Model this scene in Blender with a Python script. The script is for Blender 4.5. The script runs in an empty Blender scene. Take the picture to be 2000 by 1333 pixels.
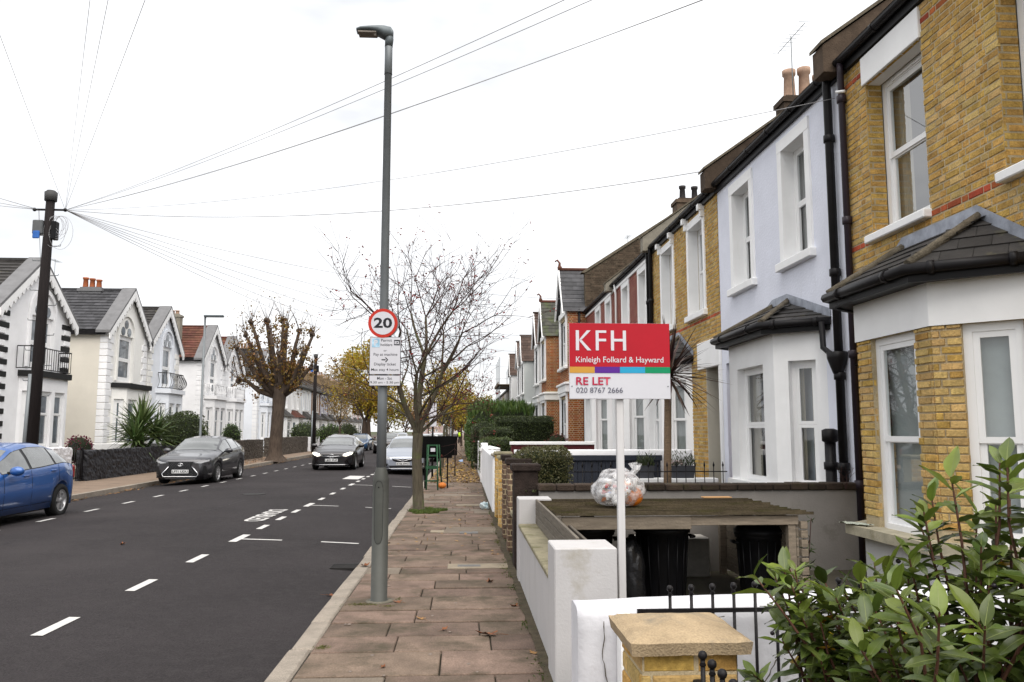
import bpy, bmesh, math, random
from mathutils import Vector, Matrix, noise
R = math.radians
random.seed(11)
scene = bpy.context.scene
COL = scene.collection
# ------------------------------------------------------------------ camera
cd = bpy.data.cameras.new('camera'); cam = bpy.data.objects.new('camera', cd); COL.objects.link(cam)
cam.location = (0, 0, 1.65); cam.rotation_euler = (R(90 + 6.370), 0, R(-3.437))
cd.sensor_width = 36; cd.lens = 36 * 1572 / 2000; cd.clip_start = .05; cd.clip_end = 3000
scene.camera = cam
# ------------------------------------------------------------------ sky, sun, exposure
SUN_EL, SUN_AZ = 60, 165          # degrees; azimuth clockwise from +Y (behind the camera, a little right)
world = bpy.data.worlds.new('World'); scene.world = world; world.use_nodes = True
wn = world.node_tree; wn.nodes.clear()
def N(t, k, **kw):
    n = t.nodes.new(k)
    for a, v in kw.items():
        if a.startswith('i_'):
            n.inputs[a[2:].replace('_', ' ')].default_value = v
        else: setattr(n, a, v)
    return n
sky = N(wn, 'ShaderNodeTexSky', sky_type='NISHITA', sun_disc=False, sun_elevation=R(SUN_EL), sun_rotation=R(SUN_AZ))
sky.air_density = 1.0; sky.dust_density = 3.0
skb = N(wn, 'ShaderNodeMix', data_type='RGBA', blend_type='MULTIPLY'); skb.inputs[0].default_value = 1
skb.inputs[7].default_value = (.11, .11, .11, 1)
tc = N(wn, 'ShaderNodeTexCoord'); sep = N(wn, 'ShaderNodeSeparateXYZ')
mp = N(wn, 'ShaderNodeMapping'); mp.inputs['Scale'].default_value = (1, 1, 2.6)
nz = N(wn, 'ShaderNodeTexNoise', i_Scale=2.6, i_Detail=5.0, i_Roughness=.55)
rp = N(wn, 'ShaderNodeValToRGB')
rp.color_ramp.elements[0].position = .36; rp.color_ramp.elements[0].color = (.385, .389, .398, 1)
rp.color_ramp.elements[1].position = .58; rp.color_ramp.elements[1].color = (.54, .54, .541, 1)
cl = N(wn, 'ShaderNodeMix', data_type='RGBA', blend_type='MIX'); cl.inputs[0].default_value = .93   # cloud cover
bg = N(wn, 'ShaderNodeBackground'); bg.inputs['Strength'].default_value = 1.0
out = N(wn, 'ShaderNodeOutputWorld')
L = wn.links.new
L(tc.outputs['Generated'], mp.inputs['Vector']); L(mp.outputs[0], nz.inputs['Vector']); L(nz.outputs['Fac'], rp.inputs[0])
L(sky.outputs[0], skb.inputs[6]); L(skb.outputs[2], cl.inputs[6]); L(rp.outputs[0], cl.inputs[7])
L(cl.outputs[2], bg.inputs[0]); L(bg.outputs[0], out.inputs[0])
sd = bpy.data.lights.new('sun', 'SUN'); sun = bpy.data.objects.new('sun', sd); COL.objects.link(sun)
sd.energy = 1.5; sd.angle = R(70); sd.color = (1, .95, .885)
sun.rotation_euler = (R(90 - SUN_EL), 0, R(180 - SUN_AZ)); sun.location = (-5, -10, 40)
vs = scene.view_settings
vs.view_transform = 'Standard'; vs.look = 'None'; vs.gamma = 1; vs.exposure = 1.34; vs.use_curve_mapping = False
cy = scene.cycles
cy.max_bounces = 6; cy.diffuse_bounces = 3; cy.glossy_bounces = 3; cy.transparent_max_bounces = 12; cy.transmission_bounces = 4
cy.caustics_reflective = False; cy.caustics_refractive = False
# ------------------------------------------------------------------ materials
MATS = {}
def mat(name, col, rough=.7, var=.18, scale=3., col2=None, bump=0., bscale=60., metal=0., spec=.28, coat=0., per=0., stain=None, emit=0.,
        sscale=1.2, sthr=.55, detail=6., hue=0., stretch=None, fine=0., streak=None, kthr=.6):
    """procedural principled material: two noises of colour, per-piece tint (object + island random), optional stain, bump"""
    if name in MATS: return MATS[name]
    m = bpy.data.materials.new(name); m.use_nodes = True; MATS[name] = m
    t = m.node_tree; b = t.nodes['Principled BSDF']; l = t.links.new
    b.inputs['Roughness'].default_value = rough; b.inputs['Metallic'].default_value = metal
    b.inputs['Specular IOR Level'].default_value = spec
    if coat: b.inputs['Coat Weight'].default_value = coat; b.inputs['Coat Roughness'].default_value = .04
    c = Vector(col)
    dark = [max(0, x * (1 - var)) for x in c]; lite = [min(1, x * (1 + var)) for x in (col2 or c)]
    if not (var or per or stain or bump):
        b.inputs['Base Color'].default_value = (*c, 1)
    else:
        co = N(t, 'ShaderNodeNewGeometry'); vec = co.outputs['Position']
        if stretch:
            mpn = N(t, 'ShaderNodeMapping'); mpn.inputs['Scale'].default_value = stretch; l(vec, mpn.inputs[0]); vec = mpn.outputs[0]
        n1 = N(t, 'ShaderNodeTexNoise', i_Scale=scale, i_Detail=detail, i_Roughness=.62); l(vec, n1.inputs['Vector'])
        r = N(t, 'ShaderNodeValToRGB'); r.color_ramp.elements[0].position = .3; r.color_ramp.elements[1].position = .7
        r.color_ramp.elements[0].color = (*dark, 1); r.color_ramp.elements[1].color = (*lite, 1)
        l(n1.outputs['Fac'], r.inputs[0]); cur = r.outputs[0]
        if fine:
            n4 = N(t, 'ShaderNodeTexNoise', i_Scale=bscale, i_Detail=3.); l(vec, n4.inputs['Vector'])
            mr = N(t, 'ShaderNodeMapRange'); mr.inputs[1].default_value = .3; mr.inputs[2].default_value = .7
            mr.inputs[3].default_value = 1 - fine; mr.inputs[4].default_value = 1 + fine; l(n4.outputs['Fac'], mr.inputs[0])
            fx = N(t, 'ShaderNodeVectorMath', operation='SCALE'); l(cur, fx.inputs[0]); l(mr.outputs[0], fx.inputs['Scale']); cur = fx.outputs[0]
        if per:
            oi = N(t, 'ShaderNodeObjectInfo'); ge = N(t, 'ShaderNodeNewGeometry')
            ad = N(t, 'ShaderNodeMath', operation='ADD'); l(oi.outputs['Random'], ad.inputs[0]); l(ge.outputs['Random Per Island'], ad.inputs[1])
            fr = N(t, 'ShaderNodeMath', operation='FRACT'); l(ad.outputs[0], fr.inputs[0])
            mr = N(t, 'ShaderNodeMapRange'); mr.inputs[3].default_value = 1 - per; mr.inputs[4].default_value = 1 + per * .8
            l(fr.outputs[0], mr.inputs[0])
            mx = N(t, 'ShaderNodeHueSaturation'); l(cur, mx.inputs['Color']); l(mr.outputs[0], mx.inputs['Value'])
            if hue:
                m2 = N(t, 'ShaderNodeMath', operation='MULTIPLY'); m2.inputs[1].default_value = 7.31; l(fr.outputs[0], m2.inputs[0])
                f2 = N(t, 'ShaderNodeMath', operation='FRACT'); l(m2.outputs[0], f2.inputs[0])
                h = N(t, 'ShaderNodeMapRange'); h.inputs[3].default_value = .5 - hue; h.inputs[4].default_value = .5 + hue
                l(f2.outputs[0], h.inputs[0]); l(h.outputs[0], mx.inputs['Hue'])
            cur = mx.outputs[0]
        if stain:
            n2 = N(t, 'ShaderNodeTexNoise', i_Scale=sscale, i_Detail=8., i_Roughness=.7); l(co.outputs['Position'], n2.inputs['Vector'])
            r2 = N(t, 'ShaderNodeValToRGB'); r2.color_ramp.elements[0].position = sthr; r2.color_ramp.elements[1].position = min(.99, sthr + .18)
            l(n2.outputs['Fac'], r2.inputs[0])
            mx = N(t, 'ShaderNodeMix', data_type='RGBA'); l(r2.outputs[0], mx.inputs[0]); l(cur, mx.inputs[6])
            mx.inputs[7].default_value = (*stain, 1); cur = mx.outputs[2]
        if streak:
            ms = N(t, 'ShaderNodeMapping'); ms.inputs['Scale'].default_value = (5, 5, .45); l(co.outputs['Position'], ms.inputs[0])
            n5 = N(t, 'ShaderNodeTexNoise', i_Scale=1.6, i_Detail=7., i_Roughness=.65); l(ms.outputs[0], n5.inputs['Vector'])
            r5 = N(t, 'ShaderNodeValToRGB'); r5.color_ramp.elements[0].position = kthr; r5.color_ramp.elements[1].position = min(.99, kthr + .22); r5.color_ramp.elements[1].color = (.75, .75, .75, 1); l(n5.outputs['Fac'], r5.inputs[0])
            m5 = N(t, 'ShaderNodeMix', data_type='RGBA'); l(r5.outputs[0], m5.inputs[0]); l(cur, m5.inputs[6]); m5.inputs[7].default_value = (*streak, 1); cur = m5.outputs[2]
        l(cur, b.inputs['Base Color'])
        if bump:
            n3 = N(t, 'ShaderNodeTexNoise', i_Scale=bscale, i_Detail=4.); l(co.outputs['Position'], n3.inputs['Vector'])
            bp = N(t, 'ShaderNodeBump'); bp.inputs['Strength'].default_value = bump; bp.inputs['Distance'].default_value = .012
            l(n3.outputs['Fac'], bp.inputs['Height']); l(bp.outputs[0], b.inputs['Normal'])
    if emit:
        b.inputs['Emission Color'].default_value = (*col, 1); b.inputs['Emission Strength'].default_value = emit
    return m
def leafmat(name, col, col2, rough=.45, trans=.25, per=.35, hue=.02):
    m = mat(name, col, rough, .2, 4., col2=col2, per=per, hue=hue, spec=.4)
    t = m.node_tree; b = t.nodes['Principled BSDF']; l = t.links.new
    o = [n for n in t.nodes if n.type == 'OUTPUT_MATERIAL'][0]
    tr = N(t, 'ShaderNodeBsdfTranslucent'); mx = N(t, 'ShaderNodeMixShader'); mx.inputs[0].default_value = trans
    src = b.inputs['Base Color'].links[0].from_socket
    l(src, tr.inputs[0]); l(b.outputs[0], mx.inputs[1]); l(tr.outputs[0], mx.inputs[2]); l(mx.outputs[0], o.inputs[0])
    return m
def glassmat(name, tint=(.9, .95, .95), refl=.10, rough=.02):
    m = bpy.data.materials.new(name); m.use_nodes = True; MATS[name] = m
    t = m.node_tree; t.nodes.clear(); l = t.links.new
    o = N(t, 'ShaderNodeOutputMaterial'); tr = N(t, 'ShaderNodeBsdfTransparent'); tr.inputs[0].default_value = (*tint, 1)
    g = N(t, 'ShaderNodeBsdfGlossy'); g.inputs['Roughness'].default_value = rough
    lw = N(t, 'ShaderNodeLayerWeight'); lw.inputs[0].default_value = .35
    mr = N(t, 'ShaderNodeMapRange'); mr.inputs[3].default_value = refl; mr.inputs[4].default_value = .30; l(lw.outputs['Fresnel'], mr.inputs[0])
    mx = N(t, 'ShaderNodeMixShader'); l(mr.outputs[0], mx.inputs[0]); l(tr.outputs[0], mx.inputs[1]); l(g.outputs[0], mx.inputs[2]); l(mx.outputs[0], o.inputs[0])
    return m
# palette
white = mat('white_paint', (.86, .86, .86), .55, .05, 2., streak=(.66, .65, .61), kthr=.63)
whitewin = mat('white_window_paint', (.84, .84, .84), .35, .02, 2.)
whitewall = mat('white_render', (.84, .84, .85), .8, .07, 1.4, streak=(.6, .59, .55), kthr=.6, bump=.25, bscale=45, stain=(.55, .54, .5), sscale=.9, sthr=.66)
lavender = mat('lavender_render', (.73, .75, .84), .85, .06, 1.4, streak=(.6, .61, .67), kthr=.6, bump=.5, bscale=28, stain=(.6, .6, .66), sscale=.8, sthr=.66)
cream = mat('cream_render', (.68, .64, .56), .85, .05, 1.2, bump=.25, bscale=40)
greyrender = mat('grey_render', (.24, .225, .21), .9, .14, 1.6, bump=.3, bscale=50, stain=(.13, .115, .095), sscale=1.4, sthr=.62)
palegrey = mat('pale_grey_masonry_paint', (.46, .45, .45), .8, .06, 2., streak=(.27, .25, .2), kthr=.58, bump=.15, bscale=60, stain=(.3, .27, .21), sscale=1.6, sthr=.64)
black = mat('black_paint', (.008, .0075, .008), .45, .1, spec=.15)
iron = mat('black_iron', (.009, .008, .009), .45, .3, 9., spec=.2, bump=.2, bscale=90)
blackplastic = mat('black_plastic', (.008, .008, .009), .5, .2, spec=.15)
gutterm = mat('black_gutter_plastic', (.009, .008, .009), .45, .3, 5., spec=.2)
darkmortar = mat('sooty_mortar', (.10, .08, .055), .95, .25, 3.)
mortar = mat('mortar', (.44, .36, .23), .95, .25, 3., bump=.5, bscale=120, fine=.2)
ybrick = mat('yellow_stock_brick', (.40, .235, .06), .9, .24, 9., col2=(.49, .305, .085), bump=.7, bscale=55, per=.20, hue=.008, stain=(.09, .05, .022), sscale=16., sthr=.64, fine=.2)
pbrick = mat('pale_stock_brick', (.50, .34, .13), .9, .2, 9., bump=.7, bscale=55, per=.22, hue=.008, stain=(.12, .07, .03), sscale=16., sthr=.64, fine=.2)
rbrick = mat('red_brick', (.38, .085, .03), .88, .22, 9., bump=.5, bscale=55, per=.3, hue=.012)
orbrick = mat('orange_red_brick', (.30, .085, .022), .9, .22, 9., bump=.5, bscale=50, per=.35, hue=.012)
dkbrick = mat('dark_sooty_brick', (.085, .06, .042), .95, .3, 6., bump=.6, bscale=50, per=.4)
redpaint = mat('red_painted_brick', (.19, .012, .016), .7, .12, 4., bump=.5, bscale=30, per=.15)
slate = mat('grey_slate', (.055, .055, .06), .6, .25, 5., per=.35, bump=.2, bscale=40)
dslate = mat('dark_slate', (.038, .035, .033), .65, .3, 5., per=.35, stain=(.12, .11, .06), sscale=2.2, sthr=.6, bump=.2, bscale=40)
mossslate = mat('mossy_slate', (.05, .05, .04), .7, .3, 5., per=.35, stain=(.07, .09, .03), sscale=2.2, sthr=.5)
redtile = mat('red_clay_tile', (.115, .046, .031), .8, .2, 5., per=.35, hue=.01)
browntile = mat('brown_concrete_tile', (.075, .05, .04), .85, .2, 5., per=.3)
lead = mat('lead_sheet', (.30, .32, .37), .5, .3, 6., metal=.3, bump=.3, bscale=20)
terracotta = mat('terracotta', (.33, .10, .04), .8, .2, 8.)
buffpot = mat('buff_clay', (.38, .25, .18), .8, .2, 8.)
stone = mat('sandstone_coping', (.35, .265, .165), .9, .2, 6., bump=.5, bscale=120, stain=(.2, .17, .125), sscale=5., sthr=.54, fine=.16)
roughstone = mat('weathered_stone', (.13, .11, .08), .95, .35, 9., bump=.9, bscale=70, fine=.25)
concrete = mat('concrete', (.24, .22, .18), .9, .2, 4., bump=.4, bscale=90, fine=.12)
galv = mat('galvanised_steel', (.17, .185, .195), .45, .10, 3., metal=.25, bump=.05, bscale=30)
basegrey = mat('grey_painted_steel', (.068, .070, .063), .55, .12, 4., metal=.2, stain=(.12, .115, .1), sscale=5, sthr=.62)
curtain = mat('net_curtain', (.30, .30, .30), .9, .2, 5., stretch=(6, 6, .4))
beigecurtain = mat('beige_curtain', (.30, .26, .21), .9, .2, 5., stretch=(6, 6, .4))
greyblind = mat('frosted_film', (.36, .37, .37), .8, .10, 2.)
dark = mat('dark_interior', (.02, .02, .022), .9, .1)
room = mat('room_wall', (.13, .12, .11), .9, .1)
glass = glassmat('window_glass')
dglass = mat('dark_window_glass', (.05, .06, .07), .05, .5, 1.2, spec=.8)
pglass = mat('pale_window_glass', (.12, .14, .16), .06, .6, 1.4, spec=.8)
# ------------------------------------------------------------------ mesh builder
class MB:
    def __init__(s, T=None): s.v = []; s.f = []; s.m = []; s.sm = []; s.T = T or Matrix.Identity(4); s.mi = 0; s.smooth = False
    def P(s, p): s.v.append(tuple(s.T @ Vector(p))); return len(s.v) - 1
    def F(s, idx): s.f.append(tuple(idx)); s.m.append(s.mi); s.sm.append(s.smooth)
    def poly(s, pts): s.F([s.P(p) for p in pts]); return s
    def box(s, x0, x1, y0, y1, z0, z1):
        b = [s.P(p) for p in ((x0, y0, z0), (x1, y0, z0), (x1, y1, z0), (x0, y1, z0), (x0, y0, z1), (x1, y0, z1), (x1, y1, z1), (x0, y1, z1))]
        for q in ((3, 2, 1, 0), (4, 5, 6, 7), (0, 1, 5, 4), (1, 2, 6, 5), (2, 3, 7, 6), (3, 0, 4, 7)): s.F([b[i] for i in q])
        return s
    def cham(s, x0, x1, y0, y1, z0, z1, c=.01):
        """box with all edges chamfered by c"""
        bm = bmesh.new(); bmesh.ops.create_cube(bm, size=1)
        for v in bm.verts: v.co = Vector((x0 + (v.co.x + .5) * (x1 - x0), y0 + (v.co.y + .5) * (y1 - y0), z0 + (v.co.z + .5) * (z1 - z0)))
        bmesh.ops.bevel(bm, geom=bm.edges[:], offset=c, segments=1, affect='EDGES', profile=.5)
        return s.add(bm)
    def add(s, bm):
        bm.verts.ensure_lookup_table(); o = len(s.v)
        for v in bm.verts: s.P(v.co)
        for f in bm.faces: s.F([o + v.index for v in f.verts])
        bm.free(); return s
    def prism(s, pts, a, b, axis=2):
        """extrude a 2-D outline between a and b along axis"""
        def at(p, h): return {2: (p[0], p[1], h), 1: (p[0], h, p[1]), 0: (h, p[0], p[1])}[axis]
        A = [s.P(at(p, a)) for p in pts]; B = [s.P(at(p, b)) for p in pts]; n = len(pts)
        s.F(A[::-1]); s.F(B)
        for i in range(n): s.F((A[i], A[(i + 1) % n], B[(i + 1) % n], B[i]))
        return s
    def tube(s, pts, r, n=8, cap=True, smooth=True):
        pts = [Vector(p) for p in pts]
        rs = r if isinstance(r, (list, tuple)) else [r] * len(pts)
        rings = []; up = None; sv = s.smooth
        for i, p in enumerate(pts):
            d = (pts[min(i + 1, len(pts) - 1)] - pts[max(i - 1, 0)])
            if d.length < 1e-9: d = Vector((0, 0, 1))
            d.normalize()
            if up is None: up = d.orthogonal().normalized()
            up = (up - d * up.dot(d))
            up = up.normalized() if up.length > 1e-6 else d.orthogonal().normalized()
            q = d.cross(up)
            rings.append([s.P(p + (up * math.cos(2 * math.pi * k / n) + q * math.sin(2 * math.pi * k / n)) * rs[i]) for k in range(n)])
        s.smooth = smooth
        for a, b in zip(rings, rings[1:]):
            for k in range(n): s.F((a[k], a[(k + 1) % n], b[(k + 1) % n], b[k]))
        s.smooth = False
        if cap: s.F(rings[0][::-1]); s.F(rings[-1])
        s.smooth = sv
        return s
    def lathe(s, prof, n=16, c=(0, 0), smooth=True):
        """prof: list of (radius, z)"""
        rings = []
        for r, z in prof: rings.append([s.P((c[0] + r * math.cos(2 * math.pi * k / n), c[1] + r * math.sin(2 * math.pi * k / n), z)) for k in range(n)])
        sv = s.smooth; s.smooth = smooth
        for a, b in zip(rings, rings[1:]):
            for k in range(n): s.F((a[k], a[(k + 1) % n], b[(k + 1) % n], b[k]))
        s.smooth = False; s.F(rings[0][::-1]); s.F(rings[-1]); s.smooth = sv
        return s
    def ball(s, c, r, seg=10, ring=7, sc=(1, 1, 1)):
        prof = [(max(.02, math.sin(math.pi * i / ring)) * r, -math.cos(math.pi * i / ring) * r) for i in range(ring + 1)]
        sv = s.T; s.T = s.T @ Matrix.Translation(c) @ Matrix.Diagonal((*sc, 1)); s.lathe(prof, seg); s.T = sv; return s
    def mesh(s, name, mats):
        me = bpy.data.meshes.new(name); me.from_pydata(s.v, [], s.f)
        for m in (mats if isinstance(mats, (list, tuple)) else [mats]): me.materials.append(m)
        if any(s.m): me.polygons.foreach_set('material_index', s.m)
        if any(s.sm): me.polygons.foreach_set('use_smooth', s.sm)
        me.update(); return me
    def build(s, name, mats, parent=None, loc=None, **kw):
        return link(name, s.mesh(name, mats), parent, loc, **kw)
def link(name, data, parent=None, loc=None, label=None, cat=None, group=None, kind=None):
    o = bpy.data.objects.new(name, data); COL.objects.link(o)
    if parent is not None: o.parent = parent
    if loc is not None: o.location = loc
    for k, v in (('label', label), ('category', cat), ('group', group), ('kind', kind)):
        if v: o[k] = v
    return o
def thing(name, label, cat, loc=(0, 0, 0), rz=0., group=None):
    o = link(name, None, None, loc, label, cat, group); o.rotation_euler = (0, 0, rz); o.empty_display_size = .2
    return o
def copy_tree(o, parent=None):
    c = o.copy(); COL.objects.link(c); c.parent = parent
    for ch in [x for x in bpy.data.objects if x.parent == o]: copy_tree(ch, c)
    return c
def frame(o, u, n):
    """local axes: u along the wall, n outwards, z up"""
    u = Vector(u).normalized(); n = Vector(n).normalized()
    return Matrix(((u.x, n.x, 0, o[0]), (u.y, n.y, 0, o[1]), (u.z, n.z, 1, o[2]), (0, 0, 0, 1)))
def fix_normals(me):
    bm = bmesh.new(); bm.from_mesh(me); bmesh.ops.recalc_face_normals(bm, faces=bm.faces[:]); bm.to_mesh(me); bm.free()
# ------------------------------------------------------------------ walls, bricks, windows
def panel(mb, W, H, holes, reveal=.12, thick=None, u0=0., z0=0., d=0.):
    """wall face in the local u/z plane at depth d with rectangular holes that have reveals"""
    us = sorted({u0, W, *[h[0] for h in holes], *[h[1] for h in holes]}); zs = sorted({z0, H, *[h[2] for h in holes], *[h[3] for h in holes]})
    us = [u for u in us if u0 <= u <= W]; zs = [z for z in zs if z0 <= z <= H]
    for a, b in zip(us, us[1:]):
        for c, e in zip(zs, zs[1:]):
            mu, mz = (a + b) / 2, (c + e) / 2
            if any(h[0] < mu < h[1] and h[2] < mz < h[3] for h in holes): continue
            mb.poly(((a, d, c), (b, d, c), (b, d, e), (a, d, e)))
    for a, b, c, e in [h[:4] for h in holes]:
        k = d - reveal
        mb.poly(((a, d, c), (a, d, e), (a, k, e), (a, k, c))); mb.poly(((b, d, c), (b, k, c), (b, k, e), (b, d, e)))
        mb.poly(((a, d, e), (b, d, e), (b, k, e), (a, k, e))); mb.poly(((a, d, c), (a, k, c), (b, k, c), (b, d, c)))
    if thick:
        mb.box(u0, W, d - thick, d - reveal - .002, z0, H) if not holes else None
    return mb
_brickmesh = {}
def brick_mesh(L, h, dep, m, c=.006):
    key = (round(L, 3), round(h, 3), round(dep, 3), m.name)
    if key not in _brickmesh:
        mb = MB(); x0, x1 = -L / 2, L / 2; z0, z1 = -h / 2, h / 2
        o = [mb.P(p) for p in ((x0, -dep, z0), (x1, -dep, z0), (x1, -dep, z1), (x0, -dep, z1))]
        q = [mb.P(p) for p in ((x0, -c, z0), (x1, -c, z0), (x1, -c, z1), (x0, -c, z1))]
        i = [mb.P(p) for p in ((x0 + c, 0, z0 + c), (x1 - c, 0, z0 + c), (x1 - c, 0, z1 - c), (x0 + c, 0, z1 - c))]
        mb.F(i)
        for k in range(4):
            j = (k + 1) % 4; mb.F((q[k], q[j], i[j], i[k])); mb.F((o[k], o[j], q[j], q[k]))
        _brickmesh[key] = mb.mesh('brick', m)
    return _brickmesh[key]
BR_L, BR_H, BR_J = .212, .0635, .0125
def brick_layout(W, H, holes, u0=0., z0=0., bond='flemish', special=None):
    out = []; z = z0; row = 0
    while z + .02 < H:
        h = min(BR_H, H - z)
        u = u0 - (random.uniform(0, .02)) - (.06 if row % 2 else .0) - (.11 if bond == 'stretcher' and row % 2 else 0)
        k = row % 2
        while u < W:
            Lb = (BR_L if (k % 2 == 0 or bond == 'stretcher') else .102)
            a, b = max(u, u0), min(u + Lb, W); segs = [(a, b)] if b - a > .02 else []
            for (ha, hb, hc, he) in [q[:4] for q in holes]:
                if z + h * .5 > hc and z + h * .5 < he:
                    ns = []
                    for (a, b) in segs:
                        if b <= ha or a >= hb: ns.append((a, b)); continue
                        if a < ha - .02: ns.append((a, ha))
                        if b > hb + .02: ns.append((hb, b))
                    segs = ns
            for (a, b) in segs: out.append((a, b, z, z + h, row))
            u += Lb + BR_J; k += 1
        z += BR_H + BR_J; row += 1
    return out
def lay_bricks(T, layout, parent, mats, single=0, proud=.006, dep=.03, key=None, name='brick', redrows=()):
    """the `single` largest-in-view bricks become objects of their own, the rest one stuff part"""
    order = sorted(range(len(layout)), key=key(layout)) if key else list(range(len(layout)))
    rest = [MB() for _ in mats]
    for n, i in enumerate(order):
        a, b, c, e, row = layout[i]; L_ = b - a; h = e - c
        mi = (len(mats) - 1) if row in redrows else (0 if random.random() < .8 or len(mats) < 3 else 1)
        if len(mats) == 2 and row not in redrows: mi = 0
        jx = random.uniform(-.003, .003); dd = proud + random.uniform(-.0035, .0035)
        M = T @ Matrix.Translation(((a + b) / 2 + jx, dd, (c + e) / 2)) @ Matrix.Rotation(random.uniform(-.012, .012), 4, 'Y')
        if n < single:
            o = link(name, brick_mesh(round(L_ / .012) * .012 if L_ > .03 else L_, h, dep, mats[mi]), parent); o.matrix_basis = M
        else:
            rb = rest[mi]; rb.T = M
            x0, x1 = -L_ / 2, L_ / 2; c_ = .005; z0, z1 = -h / 2, h / 2
            q = [rb.P(p) for p in ((x0, -dep, z0), (x1, -dep, z0), (x1, -dep, z1), (x0, -dep, z1))]
            f = [rb.P(p) for p in ((x0 + c_, 0, z0 + c_), (x1 - c_, 0, z0 + c_), (x1 - c_, 0, z1 - c_), (x0 + c_, 0, z1 - c_))]
            rb.F(f)
            for k in range(4): j = (k + 1) % 4; rb.F((q[k], q[j], f[j], f[k]))
    for rb, m in zip(rest, mats):
        if rb.f: rb.build('brickwork', m, parent, kind='stuff')
def window(parent, T, w, h, kind='sash', fr=whitewin, curt=curtain, pane=None, t=.06, split=.5, back=True, sillm=None, sill=None, depth=.10):
    """timber window set in an opening whose lower left corner is the frame origin; frame, sashes, panes, curtain"""
    mb = MB(T); k = -depth
    mb.box(0, t, k - .05, k, 0, h); mb.box(w - t, w, k - .05, k, 0, h); mb.box(t, w - t, k - .05, k, h - t, h); mb.box(t, w - t, k - .05, k + .015, 0, t * 1.15)
    zs = h * split; i = t * .75
    def sash(z0, z1, d):
        mb.box(t, t + i, d - .035, d, z0, z1); mb.box(w - t - i, w - t, d - .035, d, z0, z1)
        mb.box(t + i, w - t - i, d - .035, d, z0, z0 + i); mb.box(t + i, w - t - i, d - .035, d, z1 - i, z1)
    if kind == 'sash':
        sash(zs - .02, h - t, k - .012); sash(t * 1.15, zs + .025, k - .034)
    elif kind == 'transom':
        sash(zs, h - t, k - .006); sash(t * 1.15, zs - .002, k - .006)
    elif kind == 'fixed':
        sash(t * 1.15, h - t, k - .006)
    wo = mb.build('window', fr, parent)
    g = MB(T)
    if kind == 'fixed': spans = [(t * 1.15 + i, h - t - i, k - .025)]
    else: spans = [(zs + i * .6, h - t - i, k - .03), (t * 1.15 + i, zs - i * .6, k - .05)]
    for (a, b, d) in spans:
        g = MB(T); g.poly(((t + i, d, a), (w - t - i, d, a), (w - t - i, d, b), (t + i, d, b))); g.build('pane', pane or glass, wo)
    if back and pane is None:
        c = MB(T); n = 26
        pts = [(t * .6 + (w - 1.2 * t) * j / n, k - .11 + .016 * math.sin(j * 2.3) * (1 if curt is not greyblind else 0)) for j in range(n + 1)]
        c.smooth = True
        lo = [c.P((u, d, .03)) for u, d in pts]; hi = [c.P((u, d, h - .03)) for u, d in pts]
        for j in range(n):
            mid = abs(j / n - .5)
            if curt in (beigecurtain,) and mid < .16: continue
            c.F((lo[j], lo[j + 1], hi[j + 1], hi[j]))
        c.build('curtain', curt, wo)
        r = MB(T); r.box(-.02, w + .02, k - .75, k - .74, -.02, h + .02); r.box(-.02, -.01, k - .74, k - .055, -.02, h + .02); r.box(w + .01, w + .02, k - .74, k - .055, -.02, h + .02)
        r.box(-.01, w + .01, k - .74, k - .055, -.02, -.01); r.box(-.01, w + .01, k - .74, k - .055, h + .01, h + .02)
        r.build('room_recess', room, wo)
    if sill:
        s_ = MB(T); s_.cham(-sill, w + sill, k + .016, .07, -.075, -.002, .008); s_.build('sill', sillm or white, wo)
    return wo
def text_mesh(name, s, size, m, T, parent=None, align='CENTER', ext=.0015, bold=0., space=1., sx=1., **kw):
    cu = bpy.data.curves.new(name, 'FONT'); cu.body = s; cu.size = size; cu.align_x = align; cu.align_y = 'CENTER'; cu.extrude = ext; cu.offset = bold
    cu.space_character = space; cu.resolution_u = 3
    o = bpy.data.objects.new(name, cu); COL.objects.link(o)
    bpy.context.view_layer.update()
    me = bpy.data.meshes.new_from_object(o.evaluated_get(bpy.context.evaluated_depsgraph_get()))
    bpy.data.objects.remove(o); bpy.data.curves.remove(cu)
    me.name = name; me.materials.clear(); me.materials.append(m)
    me.transform(T @ Matrix.Diagonal((sx, 1, 1, 1)))
    return link(name, me, parent, **kw)
def slates(T, W, Lr, m, parent, rowh=.22, sw=.3, th=.012, name='slates', shape=None, single=False):
    """overlapping slates on a slope: local u along eave, v up the slope, n = normal. shape(u,v)->bool keeps a slate"""
    mb = MB(T); v = 0.; r = 0
    while v < Lr:
        u = -(sw / 2 if r % 2 else 0)
        while u < W:
            a, b = max(0, u) + .003, min(W, u + sw) - .003
            if b - a > .03 and (shape is None or shape((a + b) / 2, v + rowh / 2)):
                e = min(v + rowh * 1.15, Lr); j = random.uniform(0, .004)
                q = [(a, v, th + .006 + j), (b, v, th + .006 + j), (b, e, .004), (a, e, .004)]
                if single:
                    s1 = MB(T); s1.poly(q); s1.poly([(a, v, 0), (b, v, 0), (b, v, th + .006 + j), (a, v, th + .006 + j)]); s1.build('slate', m, parent)
                else:
                    mb.poly(q); mb.poly([(a, v, 0), (b, v, 0), (b, v, th + .006 + j), (a, v, th + .006 + j)])
            u += sw
        v += rowh; r += 1
    if not single: return mb.build(name, m, parent, kind='stuff')
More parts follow.
